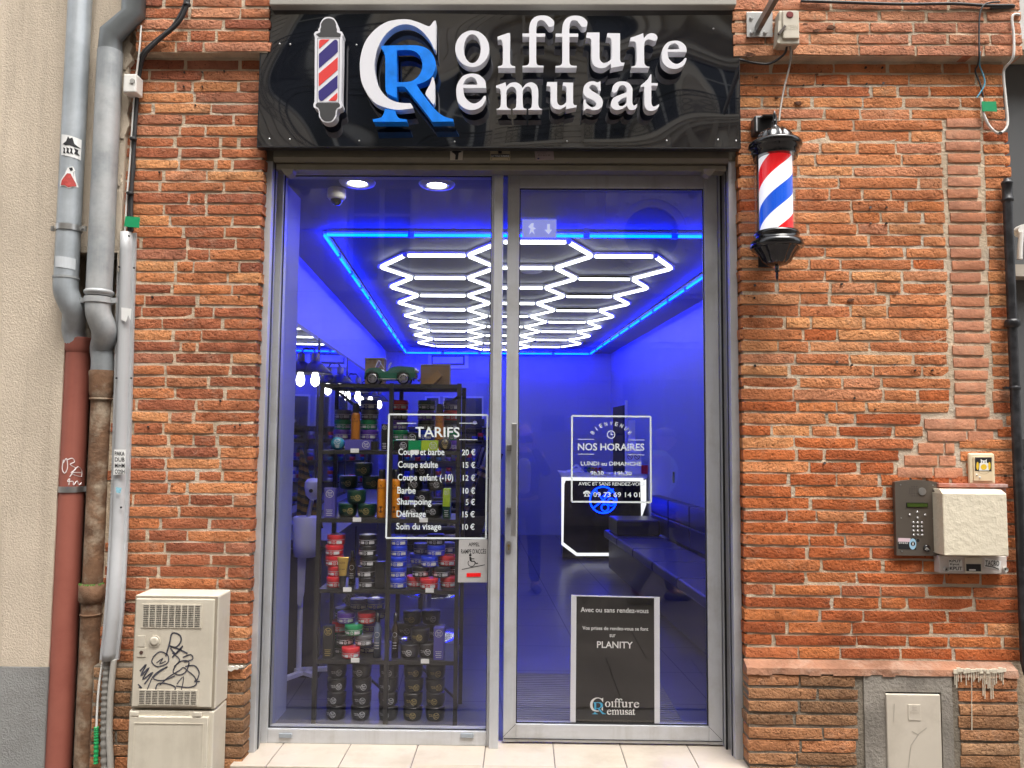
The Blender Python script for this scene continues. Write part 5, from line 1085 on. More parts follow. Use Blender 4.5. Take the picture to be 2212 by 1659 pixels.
# ---- blue tubes round the ceiling
bl = thing('blue_light_border', 'rectangle of blue light tubes round the shop ceiling', 'ceiling light', RM(.5, 8, ZL))
uA, uB, dA, dB = -.95, 1.925, 4.96, 11.93
def run(p, q, n):
    for i in range(n):
        a = [p[j]+(q[j]-p[j])*i/n for j in (0, 1)]; b_ = [p[j]+(q[j]-p[j])*(i+1)/n for j in (0, 1)]
        A_, B_ = RM(a[0], a[1], ZL), RM(b_[0], b_[1], ZL); t = (B_-A_)*.035
        tb = MB().tube([A_+t, B_-t], .0095, 8).build('tube', BT, bl); MB().bar(A_+t+Vector((0, 0, .024)), B_-t+Vector((0, 0, .024)), .026, .016).build('tube_back', mat('tube_back', (.6, .6, .64), .4, var=0), tb)
        MB().bar(B_-t, B_+t, .03, .03).build('connector', BT2, bl)
run((uA, dA), (uB, dA), 5); run((uA, dA), (uA, dB), 12); run((uB, dA), (uB, dB), 12); run((uA, dB), (uB, dB), 5)
# ---- downlights, camera, exit sign
SPOT = emission('spot_glow', (1, .97, .86), 16)
for k, (x, y) in enumerate(((772, 395), (944, 399))):
    c_ = P(x, y, PZ(x, y, ZCE-.005).y); c_.z = ZCE-.001
    dl = thing('downlight', ('left' if k == 0 else 'right')+' of two round recessed downlights over the window display', 'downlight', c_, 'downlights over the window display')
    MB().lathe([(.050, -.003), (.056, -.012), (.092, -.010), (.098, -.0)], c_, 28, caps=False).build('trim_ring', mat('chrome_trim', (.6, .6, .62), .35, .2, var=0), dl)
    MB().lathe([(.0, -.003), (.049, -.003), (.05, .0)], c_, 28, caps=False).build('lamp', SPOT, dl)
c_ = PZ(1148, 587, ZCE-.004); single('plain_downlight_disc', MB().lathe([(.0, -.006), (.08, -.006), (.09, 0)], (c_.x, c_.y, ZCE), 24, caps=False), mat('downlight_white', (.6, .62, .66), .5), 'flat white disc on the ceiling inside the honeycomb light', 'spotlight')  # a further downlight, built as a plain disc without glow
c_ = PZ(727, 428, ZCE-.05); cv = thing('security_camera', 'white dome security camera on the shop ceiling at upper left', 'camera', (c_.x, c_.y, ZCE-.13))
MB().lathe([(.05, .0), (.052, -.045), (.042, -.058), (.03, -.06)], (c_.x, c_.y, ZCE), 20).build('housing', WHT, cv); MB().lathe([(.034, -.05), (.032, -.07), (.02, -.086), (0, -.09)], (c_.x, c_.y, ZCE), 16, caps=False).build('dome', BGL, cv)
ye = 1.0; ex = thing('exit_sign', 'pale translucent exit sign with arrow hanging from the ceiling', 'sign', P(1165, 512, ye))
MB().prism([[P(x, y, ye) for x, y in ((1128, 474), (1202, 474), (1202, 512), (1128, 512))]], (0, .02, 0)).build('panel', mat('exit_panel', (.40, .42, .72), .4, var=.05, emit=(.35, .4, 1), es=.25), ex)
EXP = mat('exit_print', (.75, .78, .95), .5, var=0, emit=(.7, .75, 1), es=.3)
MB().flat([[P(x, y, ye-.002) for x, y in ((1182, 484), (1188, 484), (1188, 496), (1193, 496), (1185, 506), (1176, 496), (1182, 496))]]).build('arrow', EXP, ex)
MB().flat([[P(x, y, ye-.002) for x, y in ((1148, 482), (1153, 482), (1152, 490), (1158, 494), (1152, 496), (1155, 507), (1149, 500), (1143, 507), (1146, 494), (1141, 490))]]).build('running_figure', EXP, ex)
# ---- left wall: dark mirrors with counter, wall lamps
MIR = mat('mirror', (.55, .58, .60), .03, 1.0, var=0); DKW = mat('dark_wood', (.045, .038, .030), .45, var=.3, vs=6)
for i in range(4):
    d0 = 4.9+i*1.55
    mr = thing('styling_mirror', ('nearest', 'second', 'third', 'farthest')[i]+' big wall mirror in dark frame along the left wall of the shop', 'mirror', RM(UL, d0+.7, 1.0), 'mirrors along the left wall')
    room_quad(MB(), [(UL+.002, d0, 1.02), (UL+.03, d0, 1.02), (UL+.03, d0+1.5, 1.02), (UL+.002, d0+1.5, 1.02)], (0, 0, 1.42)).build('frame', DKW, mr)
    room_quad(MB(), [(UL+.031, d0+.03, 1.05), (UL+.033, d0+.03, 1.05), (UL+.033, d0+1.47, 1.05), (UL+.031, d0+1.47, 1.05)], (0, 0, 1.36)).build('mirror_glass', MIR, mr)
ct = thing('styling_counter', 'long dark counter under the mirrors on the left', 'counter', RM(UL+.2, 7.5, ZF))
room_quad(MB(), [(UL+.001, 4.9, .90), (UL+.42, 4.9, .90), (UL+.42, 11, .90), (UL+.001, 11, .90)], (0, 0, .05)).build('worktop', DKW, ct)
for i in range(4):
    d0 = 4.9+i*1.55; room_quad(MB(), [(UL+.001, d0, ZF), (UL+.38, d0, ZF), (UL+.38, d0+1.48, ZF), (UL+.001, d0+1.48, ZF)], (0, 0, .79)).build('cupboard', mat('cupboard', (.035, .032, .035), .4, var=.1), ct)
BULB = emission('bulb_glow', (1, .97, .9), 6); SHD = mat('lamp_shade_blue_sheen', (.06, .06, .12), .3, .3, var=0); BRS = mat('lamp_socket', (.25, .22, .2), .35, .7, var=0)  # black shades and arms, with a bluish sheen put into the colour
for i, d0 in enumerate((6.0, 7.2, 8.4, 9.5, 10.5)):
    c_ = RM(UL+.09, d0, 2.15)
    lm = thing('wall_lamp', ('nearest', 'second', 'third', 'fourth', 'farthest')[i]+' lit cone shaded lamp over the mirrors on the left', 'lamp', c_, 'cone lamps along the mirrors')
    MB().lathe([(.025, .05), (.05, .035), (.135, -.05), (.132, -.052)], c_, 24, caps=False).build('shade', SHD, lm)
    MB().lathe([(.0, .12), (.018, .115), (.03, .1), (.03, .045), (.02, -.03)], c_, 14, caps=False).build('socket', BRS, lm)
    MB().lathe([(.014, -.03), (.024, -.06), (.034, -.10), (.028, -.135), (.0, -.155)], c_, 16, caps=False).build('bulb', BULB, lm)
    MB().tube(curve3([c_+Vector((0, 0, .11)), c_+Vector((-.03, 0, .15)), RM(UL+.003, d0, 2.28)]), .007, 8).build('arm', SHD, lm)
# ---- back wall: grille, framed doors, far shelves full of jars
def bw(x, y, o=0): return P(x, y, DB-3.7-o)
vg = thing('wall_grille', 'long white framed grille high on the back wall', 'grille', bw(945, 792)); FW_ = mat('white_frame', (.62, .63, .74), .5, var=0)
MB().prism([[bw(x, y, .03) for x, y in ((925, 757), (1012, 757), (1012, 796), (925, 796))]], (0, .028, 0)).build('frame', FW_, vg); MB().prism([[bw(x, y, .036) for x, y in ((932, 767), (1004, 767), (1004, 789), (932, 789))]], (0, .005, 0)).build('recess', mat('grille_dark', (.05, .05, .08), .5), vg); MB().prism([[bw(x, y, .042) for x, y in ((935, 771), (1000, 771), (1000, 785), (935, 785))]], (0, .005, 0)).build('slats', FW_, vg)
for i, (x0_, x1_, lb) in enumerate(((918, 950, 'left'), (957, 990, 'middle'), (1000, 1044, 'right'))):
    dd = thing('framed_panel', lb+' of three dark glass panels in white frames on the back wall', 'panel', bw((x0_+x1_)/2, 960), 'framed panels on the back wall')
    MB().prism([[bw(x, y, .03) for x, y in ((x0_, 856), (x1_, 856), (x1_, 960), (x0_, 960))]], (0, .028, 0)).build('frame', FW_, dd); MB().prism([[bw(x, y, .036) for x, y in ((x0_+4, 860), (x1_-3, 860), (x1_-3, 958), (x0_+4, 958))]], (0, .005, 0)).build('pane', mat('dark_pane', (.05, .06, .08), .15, var=.1), dd)
cabk = thing('old_camera_ornament', 'small dark box camera standing on the far shelves', 'ornament', bw(1030, 920, .3)); MB().prism([[bw(x, y, .3) for x, y in ((1016, 905), (1046, 905), (1046, 921), (1016, 921))]], (0, .1, 0)).build('body', BLKP, cabk); MB().lathe([(.03, -.05), (.03, 0)], bw(1026, 913, .3), 12, axis='y').build('lens', STEEL, cabk)
fs = thing('far_shelves', 'tall black shelves full of small coloured jars against the back wall', 'shelves', bw(960, 1130, .2)); BSH = mat('shelf_black', (.020, .019, .018), .42, var=.15, vs=10)
fx = [bw(x, 940, .3).x for x in (866, 935, 1000, 1060)]
fz = [bw(960, y, .3).z for y in (1150, 1090, 1042, 996, 950, 923)]
for x in fx:
    MB().box((x-.02, 8.2, ZF), (x+.02, 8.24, fz[-1])).build('post', BSH, fs); MB().box((x-.02, 8.45, ZF), (x+.02, 8.49, fz[-1])).build('post', BSH, fs)
for z in fz: MB().box((fx[0]-.02, 8.2, z-.02), (fx[-1]+.02, 8.49, z)).build('shelf', BSH, fs)
JC = {}
def jcol(n_, c_): JC[n_] = mat('jar_'+n_, c_, .3, var=0, coat=.3); return JC[n_]
for n_, c_ in (('red', (.60, .02, .03)), ('black', (.012, .012, .013)), ('blue', (.01, .045, .62)), ('navy', (.012, .016, .16)), ('purple', (.12, .045, .40)), ('green', (.006, .26, .09)), ('darkgreen', (.006, .04, .022)), ('grey', (.10, .10, .11)), ('white', (.6, .62, .75)), ('teal', (.01, .18, .28))): jcol(n_, c_)
LBL = mat('jar_label', (.55, .55, .57), .5, var=.35, vs=260); BAND = mat('jar_band', (.62, .62, .66), .4, var=0); GOLD = mat('gold_print', (.42, .32, .12), .4, var=0)
small = {}
def small_jar(cn):
    if cn not in small: small[cn] = MB().lathe([(.0, .0), (.042, .0), (.045, .004), (.045, .028), (.046, .03), (.046, .055), (.0, .055)], (0, 0, 0), 10, caps=False).mesh('jar', JC[cn])
    return small[cn]
def lab_pos(i): return ('bottom', 'second', 'third', 'fourth', 'fifth')[i]
rj = random.Random(3)
for b_ in range(3):
    for l, z in enumerate(fz[1:-1]):
        for k in range(3 if b_ < 2 else 4):
            x = fx[b_]+.09+k*(fx[b_+1]-fx[b_]-.16)/(2 if b_ < 2 else 3); n_ = rj.choice((2, 3, 4)) if z < fz[4] else rj.choice((1, 2))
            for q in range(n_):
                cn = rj.choice(('red', 'blue', 'blue', 'navy', 'purple', 'white', 'teal', 'red', 'black')); o = bpy.data.objects.new('hair_wax_jar', small_jar(cn)); o.location = (x+rj.uniform(-.006, .006), 8.28, z+q*.0555+.0003); link(o)
                tag(o, f'tiny {cn} jar, {lab_pos(q)} in {("left", "middle", "right", "outer")[k]} pile, {("left", "middle", "right")[b_]} bay, {("low", "lower", "upper", "high")[l]} row, far shelves', 'jar', 'jars on the far shelves')
# ---- front shelf unit in the window
D1 = 4.12; YF = D1-3.7; YBk = YF+.36
shx = [P(685, 1230, YF).x, P(838, 1230, YF).x, P(987, 1230, YF).x]
shz = [P(840, y, YF).z for y in (1427, 1274, 1121, 973)]; ztopS = P(850, 829, YF).z
su = thing('display_shelf', 'black metal display shelves full of jars standing in the shop window', 'shelves', ((shx[0]+shx[2])/2, YF+.15, ZF))
pw_ = .022
for x in shx:
    for y in (YF, YBk-.022):
        MB().box((x-pw_/2, y, ZF), (x+pw_/2, y+.022, ztopS+.003)).build('post', BSH, su)
for z in shz+[ztopS]:
    MB().box((shx[0]+pw_/2-.004, YF+.004, z-.022), (shx[2]-pw_/2+.004, YBk-.006, z-.001)).build('shelf', BSH, su)
for i in range(2):
    MB().bar((shx[i]+.012, YBk-.008, ztopS-.03), (shx[i]+.16, YBk-.008, ztopS-.15), .012, .016).build('brace', BSH, su) if i == 0 else MB().bar((shx[2]-.012, YBk-.008, ztopS-.03), (shx[2]-.16, YBk-.008, ztopS-.15), .012, .016).build('brace', BSH, su)
    MB().bar((shx[i]+.02, YBk-.008, shz[0]-.03), (shx[i+1]-.02, YBk-.008, ZF+.02), .012, .012).build('brace', BSH, su)
for (x, y, lv) in ((766, 974, 3), (896, 977, 3), (771, 1123, 2), (915, 1124, 2), (750, 1274, 1), (928, 1276, 1), (767, 1427, 0), (918, 1429, 0)):
    a, b_ = P(x-9, y+4, YF-.002), P(x+9, y-5, YF-.002); MB().box((a.x, YF-.003, a.z), (b_.x, YF+.0035, b_.z)).build('price_tag', PAPER, su)
SHN = {0: 'lowest', 1: 'second', 2: 'third', 3: 'fourth'}
class Proto: pass
def jar_proto(cn, big=False, lidc=None, gold=False):
    key = ('jar', cn, big, lidc, gold)
    if key in small: return small[key]
    r, h = (.0475, .0555) if not big else (.052, .072); L = []
    jm, lm = JC[cn], JC[lidc or cn]
    if not big:
        L.append(('body', MB().lathe([(.0, .0), (r*.93, .0), (r, .006), (r, .027)], (0, 0, 0), 28, caps=False).mesh('body', jm)))
        L.append(('band', MB().lathe([(r*1.004, .027), (r*1.006, .0295)], (0, 0, 0), 28, caps=False).mesh('band', BAND)))
        L.append(('lid', MB().lathe([(r*1.015, .0295), (r*1.03, .031), (r*1.03, .051), (r*.99, .0547), (r*.9, .0547), (.0, .0542)], (0, 0, 0), 28, caps=False).mesh('lid', lm)))
        lz0, lz1 = .008, .024
    else:
        L.append(('body', MB().lathe([(.0, .0), (r*.8, .0), (r*.9, .005), (r*.97, .02), (r, .04), (r*.99, .05)], (0, 0, 0), 28, caps=False).mesh('body', jm)))
        L.append(('lid', MB().lathe([(r*.99, .05), (r*1.0, .052), (r*1.0, .068), (r*.96, .0715), (.0, .0715)], (0, 0, 0), 28, caps=False).mesh('lid', lm)))
        lz0, lz1 = .014, .046
    inkm = GOLD if gold else LBL; prt = MB()
    def on(a, z, rr=1.012): return Vector((r*rr*sin(a), -r*rr*cos(a), z))
    if not big:
        for (a0, a1, z0_, z1_) in ((-.75, -.28, .009, .022), (.28, .95, .008, .0235), (-1.2, -.85, .011, .02)):
            nn = 4
            for k in range(nn): t0_, t1_ = a0+(a1-a0)*k/nn, a0+(a1-a0)*(k+1)/nn; prt.quad(on(t0_, z0_), on(t1_, z0_), on(t1_, z1_), on(t0_, z1_))
        rc, zc_, w_ = .0085, .0155, .0016
    else: rc, zc_, w_ = .0165, .031, .0022
    ac = 0.0 if not big else .2
    for k in range(16):
        t0_, t1_ = 2*pi*k/16, 2*pi*(k+1)/16; prt.quad(on(ac+(rc-w_)*cos(t0_)/r, zc_+(rc-w_)*sin(t0_)), on(ac+rc*cos(t0_)/r, zc_+rc*sin(t0_)), on(ac+rc*cos(t1_)/r, zc_+rc*sin(t1_)), on(ac+(rc-w_)*cos(t1_)/r, zc_+(rc-w_)*sin(t1_)))
    for wd, z0_, z1_ in (('Red', zc_+.0005, zc_+rc*.62), ('One', zc_-rc*.6, zc_-.0005)):
        if wd not in _tc: _tc[wd] = text_mesh(wd)
        vs, fs_ = _tc[wd]; x0_ = min(v.x for v in vs); x1_ = max(v.x for v in vs); y0_ = min(v.y for v in vs); y1_ = max(v.y for v in vs)
        prt.add([on(ac+(-.62+1.24*(v.x-x0_)/(x1_-x0_))*rc*.95/r, z0_+(z1_-z0_)*(v.y-y0_)/(y1_-y0_)) for v in vs], fs_)
    if big:
        for wd, a0, a1, z0_, z1_ in (('HAIR GEL', -.62, -.16, .034, .040), ('KERATIN', -.55, -.16, .027, .031)):
            if wd not in _tc: _tc[wd] = text_mesh(wd)
            vs, fs_ = _tc[wd]; x0_ = min(v.x for v in vs); x1_ = max(v.x for v in vs); y0_ = min(v.y for v in vs); y1_ = max(v.y for v in vs)
            prt.add([on(a0+(a1-a0)*(v.x-x0_)/(x1_-x0_), z0_+(z1_-z0_)*(v.y-y0_)/(y1_-y0_)) for v in vs], fs_)
    L.append(('label_print', prt.mesh('label_print', inkm)))
    small[key] = (L, h); return small[key]
def put(protos, name, loc, label, cat, group, rz=0, scale=1):
    o = bpy.data.objects.new(name, None); o.location = loc; o.rotation_euler.z = rz; o.empty_display_size = .05; o.scale = (scale,)*3; link(o, None, loc); tag(o, label, cat, group)
    for nm, me in protos: c_ = bpy.data.objects.new(nm, me); COL.objects.link(c_); c_.parent = o
    return o
GJ = 'hair wax jars on the window shelves'
def stack(px, py, lev, back, cols, where, jit=.004, big=False, gold=False):
    y = YF+back; x = P(px, py, y).x; z = ZF+.001 if lev is None else shz[lev]
    sh = 'floor under the window shelves' if lev is None else SHN[lev]+' window shelf'
    for i, cn in enumerate(cols):
        L, h = jar_proto(cn, big, None, gold)
        put(L, 'hair_gel_jar' if big else 'hair_wax_jar', (x+rj.uniform(-jit, jit), y+rj.uniform(-jit, jit), z+.0004+i*(h+.0003)), f'{cn} {"gel" if big else "wax"} jar, {lab_pos(i)} in {where}, {sh}', 'jar', GJ, rj.uniform(-.35, .35))
def z7(x, y=0): return (1100+x/2.458)/1.8228, (2050+y/2.458)/1.8228
# second shelf (the stacks in the middle of the window)
stack(*z7(540, 600), 1, .08, ['red']*5, 'all red stack', .007)
stack(*z7(850, 600), 1, .08, ['black']*5, 'all black stack', .006)
stack(*z7(1146, 600), 1, .07, ['blue']*5, 'all blue stack', .004)
def jar_at(px, py, lev, back, level, cn, where, big=False, gold=False):
    y = YF+back; L, h = jar_proto(cn, big, None, gold); z = (shz[lev] if lev is not None else ZF)+.0004+level*(h+.0004)
    put(L, 'hair_gel_jar' if big else 'hair_wax_jar', (P(px, py, y).x, y, z), f'{cn} {"gel" if big else "wax"} jar {where}, {SHN[lev]} window shelf', 'jar', GJ, rj.uniform(-.3, .3))
PY2 = 'of the right pyramid'
for x, lv, bk, cn, w_ in ((1320, 0, .12, 'red', 'at the back left foot'), (1450, 0, .055, 'red', 'in the front of the foot'), (1640, 0, .11, 'red', 'at the back right foot'), (1370, 1, .10, 'black', 'left in second layer'), (1566, 1, .09, 'black', 'right in second layer'), (1700, 1, .19, 'black', 'far right in second layer'),
                          (1452, 2, .085, 'blue', 'front in third layer'), (1345, 2, .18, 'blue', 'rear left in third layer'), (1622, 2, .12, 'red', 'right in third layer'), (1380, 3, .17, 'navy', 'rear left in fourth layer'), (1515, 3, .10, 'blue', 'front in fourth layer'), (1612, 3, .21, 'navy', 'rear right in fourth layer'), (1510, 4, .12, 'black', 'alone on top')):
    jar_at(*z7(x, 500), 1, bk, lv, cn, w_+' '+PY2)
PY1 = 'of the left pyramid'
for x, lv, bk, cn, w_ in ((700, 0, .06, 'red', 'front of the foot'), (610, 0, .15, 'darkgreen', 'left back foot'), (870, 0, .17, 'navy', 'right back foot'), (645, 1, .11, 'black', 'left in second layer'), (825, 1, .10, 'grey', 'right in second layer'), (565, 1, .21, 'green', 'rear left in second layer'), (725, 2, .09, 'green', 'front in third layer'), (600, 2, .16, 'red', 'rear left in third layer'), (895, 2, .18, 'purple', 'rear right in third layer'),
                          (648, 3, .12, 'purple', 'left in fourth layer'), (845, 3, .12, 'red', 'right in fourth layer'), (620, 3, .23, 'darkgreen', 'rear left in fourth layer'), (950, 3, .23, 'navy', 'rear right in fourth layer'), (770, 4, .2, 'navy', 'at the top'), (930, 4, .21, 'blue', 'top right')):
    jar_at(*z7(x, 900), 0, bk, lv, cn, w_+' '+PY1)
def z8(x, y=0): return (950+x/2.011)/1.8228, (2450+y/2.011)/1.8228
for i, (x, gd) in enumerate(((757, 0), (950, 0), (1165, 0), (1362, 1), (1537, 1))): stack(*z8(x, 600), None, .10, ['black']*4, f'{("first", "second", "third", "fourth", "fifth")[i]} pile from the left', .003, True, bool(gd))
for x, lv, bk, w_, gd in ((1335, 0, .08, 'left front of the gel pyramid', 0), (1480, 0, .10, 'right front of the gel pyramid', 0), (1415, 1, .11, 'gold lettered in the middle of the gel pyramid', 1), (1300, 1, .24, 'rear left of the gel pyramid', 0), (1540, 1, .20, 'right of the gel pyramid', 0), (1350, 2, .20, 'upper left of the gel pyramid', 1), (1500, 2, .22, 'upper right of the gel pyramid', 0)):
    jar_at(*z8(x, 200), 0, bk, lv, 'black', w_, True, bool(gd))
def z5(x, y=0): return (1100+x/3.318)/1.8228, (1700+y/3.318)/1.8228
def z6(x, y=0): return (1500+x/3.318)/1.8228, (1700+y/3.318)/1.8228
for x, lv, bk, cn, w_, gd in ((900, 0, .13, 'darkgreen', 'left foot of the green gel heap', 1), (1150, 0, .12, 'darkgreen', 'right foot of the green gel heap', 1), (1010, 1, .12, 'darkgreen', 'middle of the green gel heap', 1), (900, 2, .2, 'darkgreen', 'upper left of the green gel heap', 1), (1200, 2, .2, 'darkgreen', 'upper right of the green gel heap', 1), (1090, 3, .2, 'darkgreen', 'top of the green gel heap', 1)):
    jar_at(*z5(x, 800), 2, bk, lv, cn, w_, True, bool(gd))
for x, lv, bk, w_ in ((430, 0, .12, 'left foot of the dark gel heap'), (690, 0, .13, 'right foot of the dark gel heap'), (560, 1, .14, 'middle of the dark gel heap'), (430, 2, .15, 'upper left of the dark gel heap'), (720, 2, .15, 'upper right of the dark gel heap'), (540, 3, .18, 'top of the dark gel heap')):
    jar_at(*z6(x, 800), 2, bk, lv, 'black', w_, True)
def z3(x, y=0): return (1100+x/3.318)/1.8228, (1300+y/3.318)/1.8228
def z4(x, y=0): return (1500+x/3.318)/1.8228, (1300+y/3.318)/1.8228
stack(*z3(830, 1200), 3, .2, ['darkgreen', 'purple', 'green', 'grey'], 'leftmost stack'); stack(*z3(1175, 1200), 3, .18, ['navy', 'purple', 'green', 'grey', 'navy'], 'stack right of the orange can')
stack(*z4(245, 1200), 3, .2, ['green', 'green', 'purple', 'black', 'red'], 'stack behind the black carton'); stack(*z4(592, 1200), 3, .2, ['blue', 'blue', 'black', 'purple', 'darkgreen'], 'middle stack'); stack(*z4(917, 1200), 3, .2, ['purple', 'green', 'black', 'red', 'navy'], 'rightmost stack')
# cartons
LOGO = {}
def carton(px0, py0, px1, py1, back, lev, cn, label, depth=.05, gold=False, logo=True, cap2=None, rot=False, name='hair_product_box'):
    y = YF+back; a, b_ = P(px0, py1, y), P(px1, py0, y); z0_ = shz[lev]+.0006; h = (b_.z-a.z); x0_, x1_ = a.x, b_.x
    t = thing(name, label, 'box', ((x0_+x1_)/2, y+depth/2, z0_), 'cartons on the window shelves'); cm = JC.get(cn) or MATS[cn]
    MB().box((x0_, y, z0_), (x1_, y+depth, z0_+h), .001).build('carton', cm, t)
    im = GOLD if gold else LBL
    if logo:
        w_ = (x1_-x0_); r_ = min(w_, h)*.34; cx_ = (x0_+x1_)/2 if not rot else x1_-r_*1.4; cz_ = z0_+h-r_*1.5 if not rot else z0_+h/2; mb = MB()
        mb.ribbon([(cx_+r_*cos(t_), y-.0006, cz_+r_*sin(t_)) for t_ in [k*pi/10 for k in range(21)]], r_*.13)
        text_to(mb, 'Red', (cx_-r_*.6, y-.0006, cz_+.02*r_), (cx_+r_*.6, y-.0006, cz_+.02*r_), (cx_-r_*.6, y-.0006, cz_+r_*.6)); text_to(mb, 'One', (cx_-r_*.5, y-.0006, cz_-r_*.62), (cx_+r_*.6, y-.0006, cz_-r_*.62), (cx_-r_*.5, y-.0006, cz_-r_*.05))
        if not rot:
            for k in range(4): mb.ribbon([(x0_+w_*(.2+.05*(k % 2)), y-.0006, z0_+h*(.26-.06*k)), (x1_-w_*(.2+.05*(k % 2)), y-.0006, z0_+h*(.26-.06*k))], h*.018)
        mb.build('label_print', im, t)
    if cap2: MB().box((x0_-.0006, y-.0004, z0_), (x1_+.0006, y+depth+.0004, z0_+h*cap2[1])).build('lower_half', JC.get(cap2[0]) or MATS[cap2[0]], t)
    return t
LIME = mat('lime_carton', (.35, .50, .03), .45, var=.08, vs=30); VIO = mat('violet_carton', (.075, .065, .30), .4, var=.05); OR = mat('orange_can', (.62, .21, .008), .32, var=.05, coat=.3); MATS['lime'] = LIME; MATS['violet'] = VIO
carton(*z5(580, 735), *z5(730, 1118), .03, 2, 'violet', 'violet almond oil carton at the left end, third window shelf', .05)
carton(*z6(805, 748), *z6(905, 1135), .05, 2, 'lime', 'lime and dark green olive oil carton, third window shelf', .07, cap2=('darkgreen', .4))
carton(*z7(922, 385), *z7(1022, 640), .03, 1, 'black', 'plain black carton beside the black jar stack, second window shelf', .05, logo=False)
carton(*z8(642, 35), *z8(728, 285), .03, 0, 'black', 'black argan oil carton with gold print, lowest window shelf', .05, gold=True)
carton(*z8(1520, 55), *z8(1605, 305), .02, 0, 'violet', 'violet almond oil carton at the right end, lowest window shelf', .06)
carton(*z3(855, 1418), *z3(1195, 1550), .02, 3, 'violet', 'violet carton lying on its side, fourth window shelf', .05, rot=True)
carton(*z3(1200, 1440), *z3(1285, 1550), .02, 3, 'black', 'small black carton beside the violet lying one, fourth window shelf', .05, logo=False)
carton(*z3(1328, 1215), *z3(1418, 1555), .03, 3, 'black', 'tall black carton left of the middle post, fourth window shelf', .05)
carton(*z4(165, 1428), *z4(352, 1552), .02, 3, 'black', 'black carton lying on its side, fourth window shelf', .05, rot=True)
carton(*z4(356, 1425), *z4(522, 1555), .018, 3, 'green', 'green carton lying beside the lime one, fourth window shelf', .05, logo=False)
carton(*z4(526, 1425), *z4(745, 1557), .016, 3, 'lime', 'lime green carton lying on its side, fourth window shelf', .05, rot=True)
carton(*z4(345, 1190), *z4(475, 1420), .12, 3, 'black', 'black carton with round logo behind the lying cartons, fourth window shelf', .05)
# round tins on edge
for (tr, cx_, cy_, cn, gd, lb) in ((z3, 754, 1455, 'teal', 0, 'round blue tin standing on edge, left on the fourth window shelf'), (z4, 835, 1475, 'black', 1, 'round black tin standing on edge, right on the fourth window shelf')):
    c_ = P(*tr(cx_, cy_), YF+.012); r_ = .0335; c_.z = shz[3]+r_+.001; t = thing('round_tin', lb, 'tin', (c_.x, c_.y, shz[3]))
    MB().lathe([(0, 0), (r_, 0), (r_, .045), (0, .045)], c_, 28, axis='y', caps=False).build('tin', JC[cn], t); mb = MB(); mb.ribbon([(c_.x+.016*cos(t_), c_.y-.0006, c_.z+.008+.016*sin(t_)) for t_ in [k*pi/10 for k in range(21)]], .002)
    text_to(mb, 'Red', (c_.x-.010, c_.y-.0006, c_.z+.009), (c_.x+.010, c_.y-.0006, c_.z+.009), (c_.x-.010, c_.y-.0006, c_.z+.018)); text_to(mb, 'One', (c_.x-.008, c_.y-.0006, c_.z-.002), (c_.x+.010, c_.y-.0006, c_.z-.002), (c_.x-.008, c_.y-.0006, c_.z+.007))
    for k in range(3): mb.ribbon([(c_.x-.012+.004*k, c_.y-.0006, c_.z-.012-.005*k), (c_.x+.014-.002*k, c_.y-.0006, c_.z-.010-.005*k)], .0022)
    mb.build('label_print', GOLD if gd else LBL, t)
# spray cans and bottles
def can(px, y0_, y1_, back, lev, label, body, word=('REDIST', 'FULL', 'FORCE'), r_=.0245, cap=None):
    y = YF+back; x = P(px, y0_, y).x; z0_ = shz[lev]+.0006; h = P(px, y0_, y).z-z0_; t = thing('spray_can', label, 'spray can', (x, y, z0_))
    c_ = (x, y, z0_); hc = h*.80
    MB().lathe([(0, 0), (r_*.96, 0), (r_, .004), (r_, hc*.93), (r_*.92, hc*.975), (r_*.72, hc)], c_, 24, caps=False).build('body', body, t); MB().lathe([(r_*.72, hc), (r_*.76, hc+.002), (r_*.74, h-.004), (r_*.6, h), (0, h)], c_, 20, caps=False).build('cap', JC['black'], t)
    mb = MB()
    def on(a, z): return Vector((x+r_*1.01*sin(a), y-r_*1.01*cos(a), z0_+z))
    def tx(wd, a0, a1, z0q, z1q, tgt):
        if wd not in _tc: _tc[wd] = text_mesh(wd)
        vs, fs_ = _tc[wd]; p0 = min(v.x for v in vs); p1_ = max(v.x for v in vs); q0 = min(v.y for v in vs); q1 = max(v.y for v in vs); tgt.add([on(a0+(a1-a0)*(v.x-p0)/(p1_-p0), z0q+(z1q-z0q)*(v.y-q0)/(q1-q0)) for v in vs], fs_)
    tx(word[0], -.8, .8, hc*.74, hc*.79, mb); mb.flat([[on(-.35, hc*.88), on(0, hc*.84), on(.35, hc*.88), on(.1, hc*.81), on(-.1, hc*.81)]])
    lo = MB().flat([[on(.62*cos(a), hc*.22+r_*.66*sin(a)) for a in [k*pi/9 for k in range(18)]]]) if False else MB()
    for k in range(18):
        a0, a1 = 2*pi*k/18, 2*pi*(k+1)/18; mb.add([on(0, hc*.22), on(.72*cos(a0), hc*.22+r_*.72*sin(a0)), on(.72*cos(a1), hc*.22+r_*.72*sin(a1))], [(0, 1, 2)])
    mb.build('label_print', mat('brown_ink', (.09, .03, .005), .5, var=0), t)
can(z5(1345)[0], z5(0, 490)[1], 0, .06, 2, 'orange spray can left of the middle post, third window shelf', OR); can(z5(1520)[0], z5(0, 490)[1], 0, .06, 2, 'orange spray can right of the middle post, third window shelf', OR)
OR2 = mat('amber_can', (.38, .13, .012), .35, var=.05); can(z3(1002)[0], z3(0, 960)[1], 0, .1, 3, 'amber spray can in the left bay, fourth window shelf', OR2); can(z4(772)[0], z4(0, 965)[1], 0, .12, 3, 'amber spray can in the right bay, fourth window shelf', OR2)
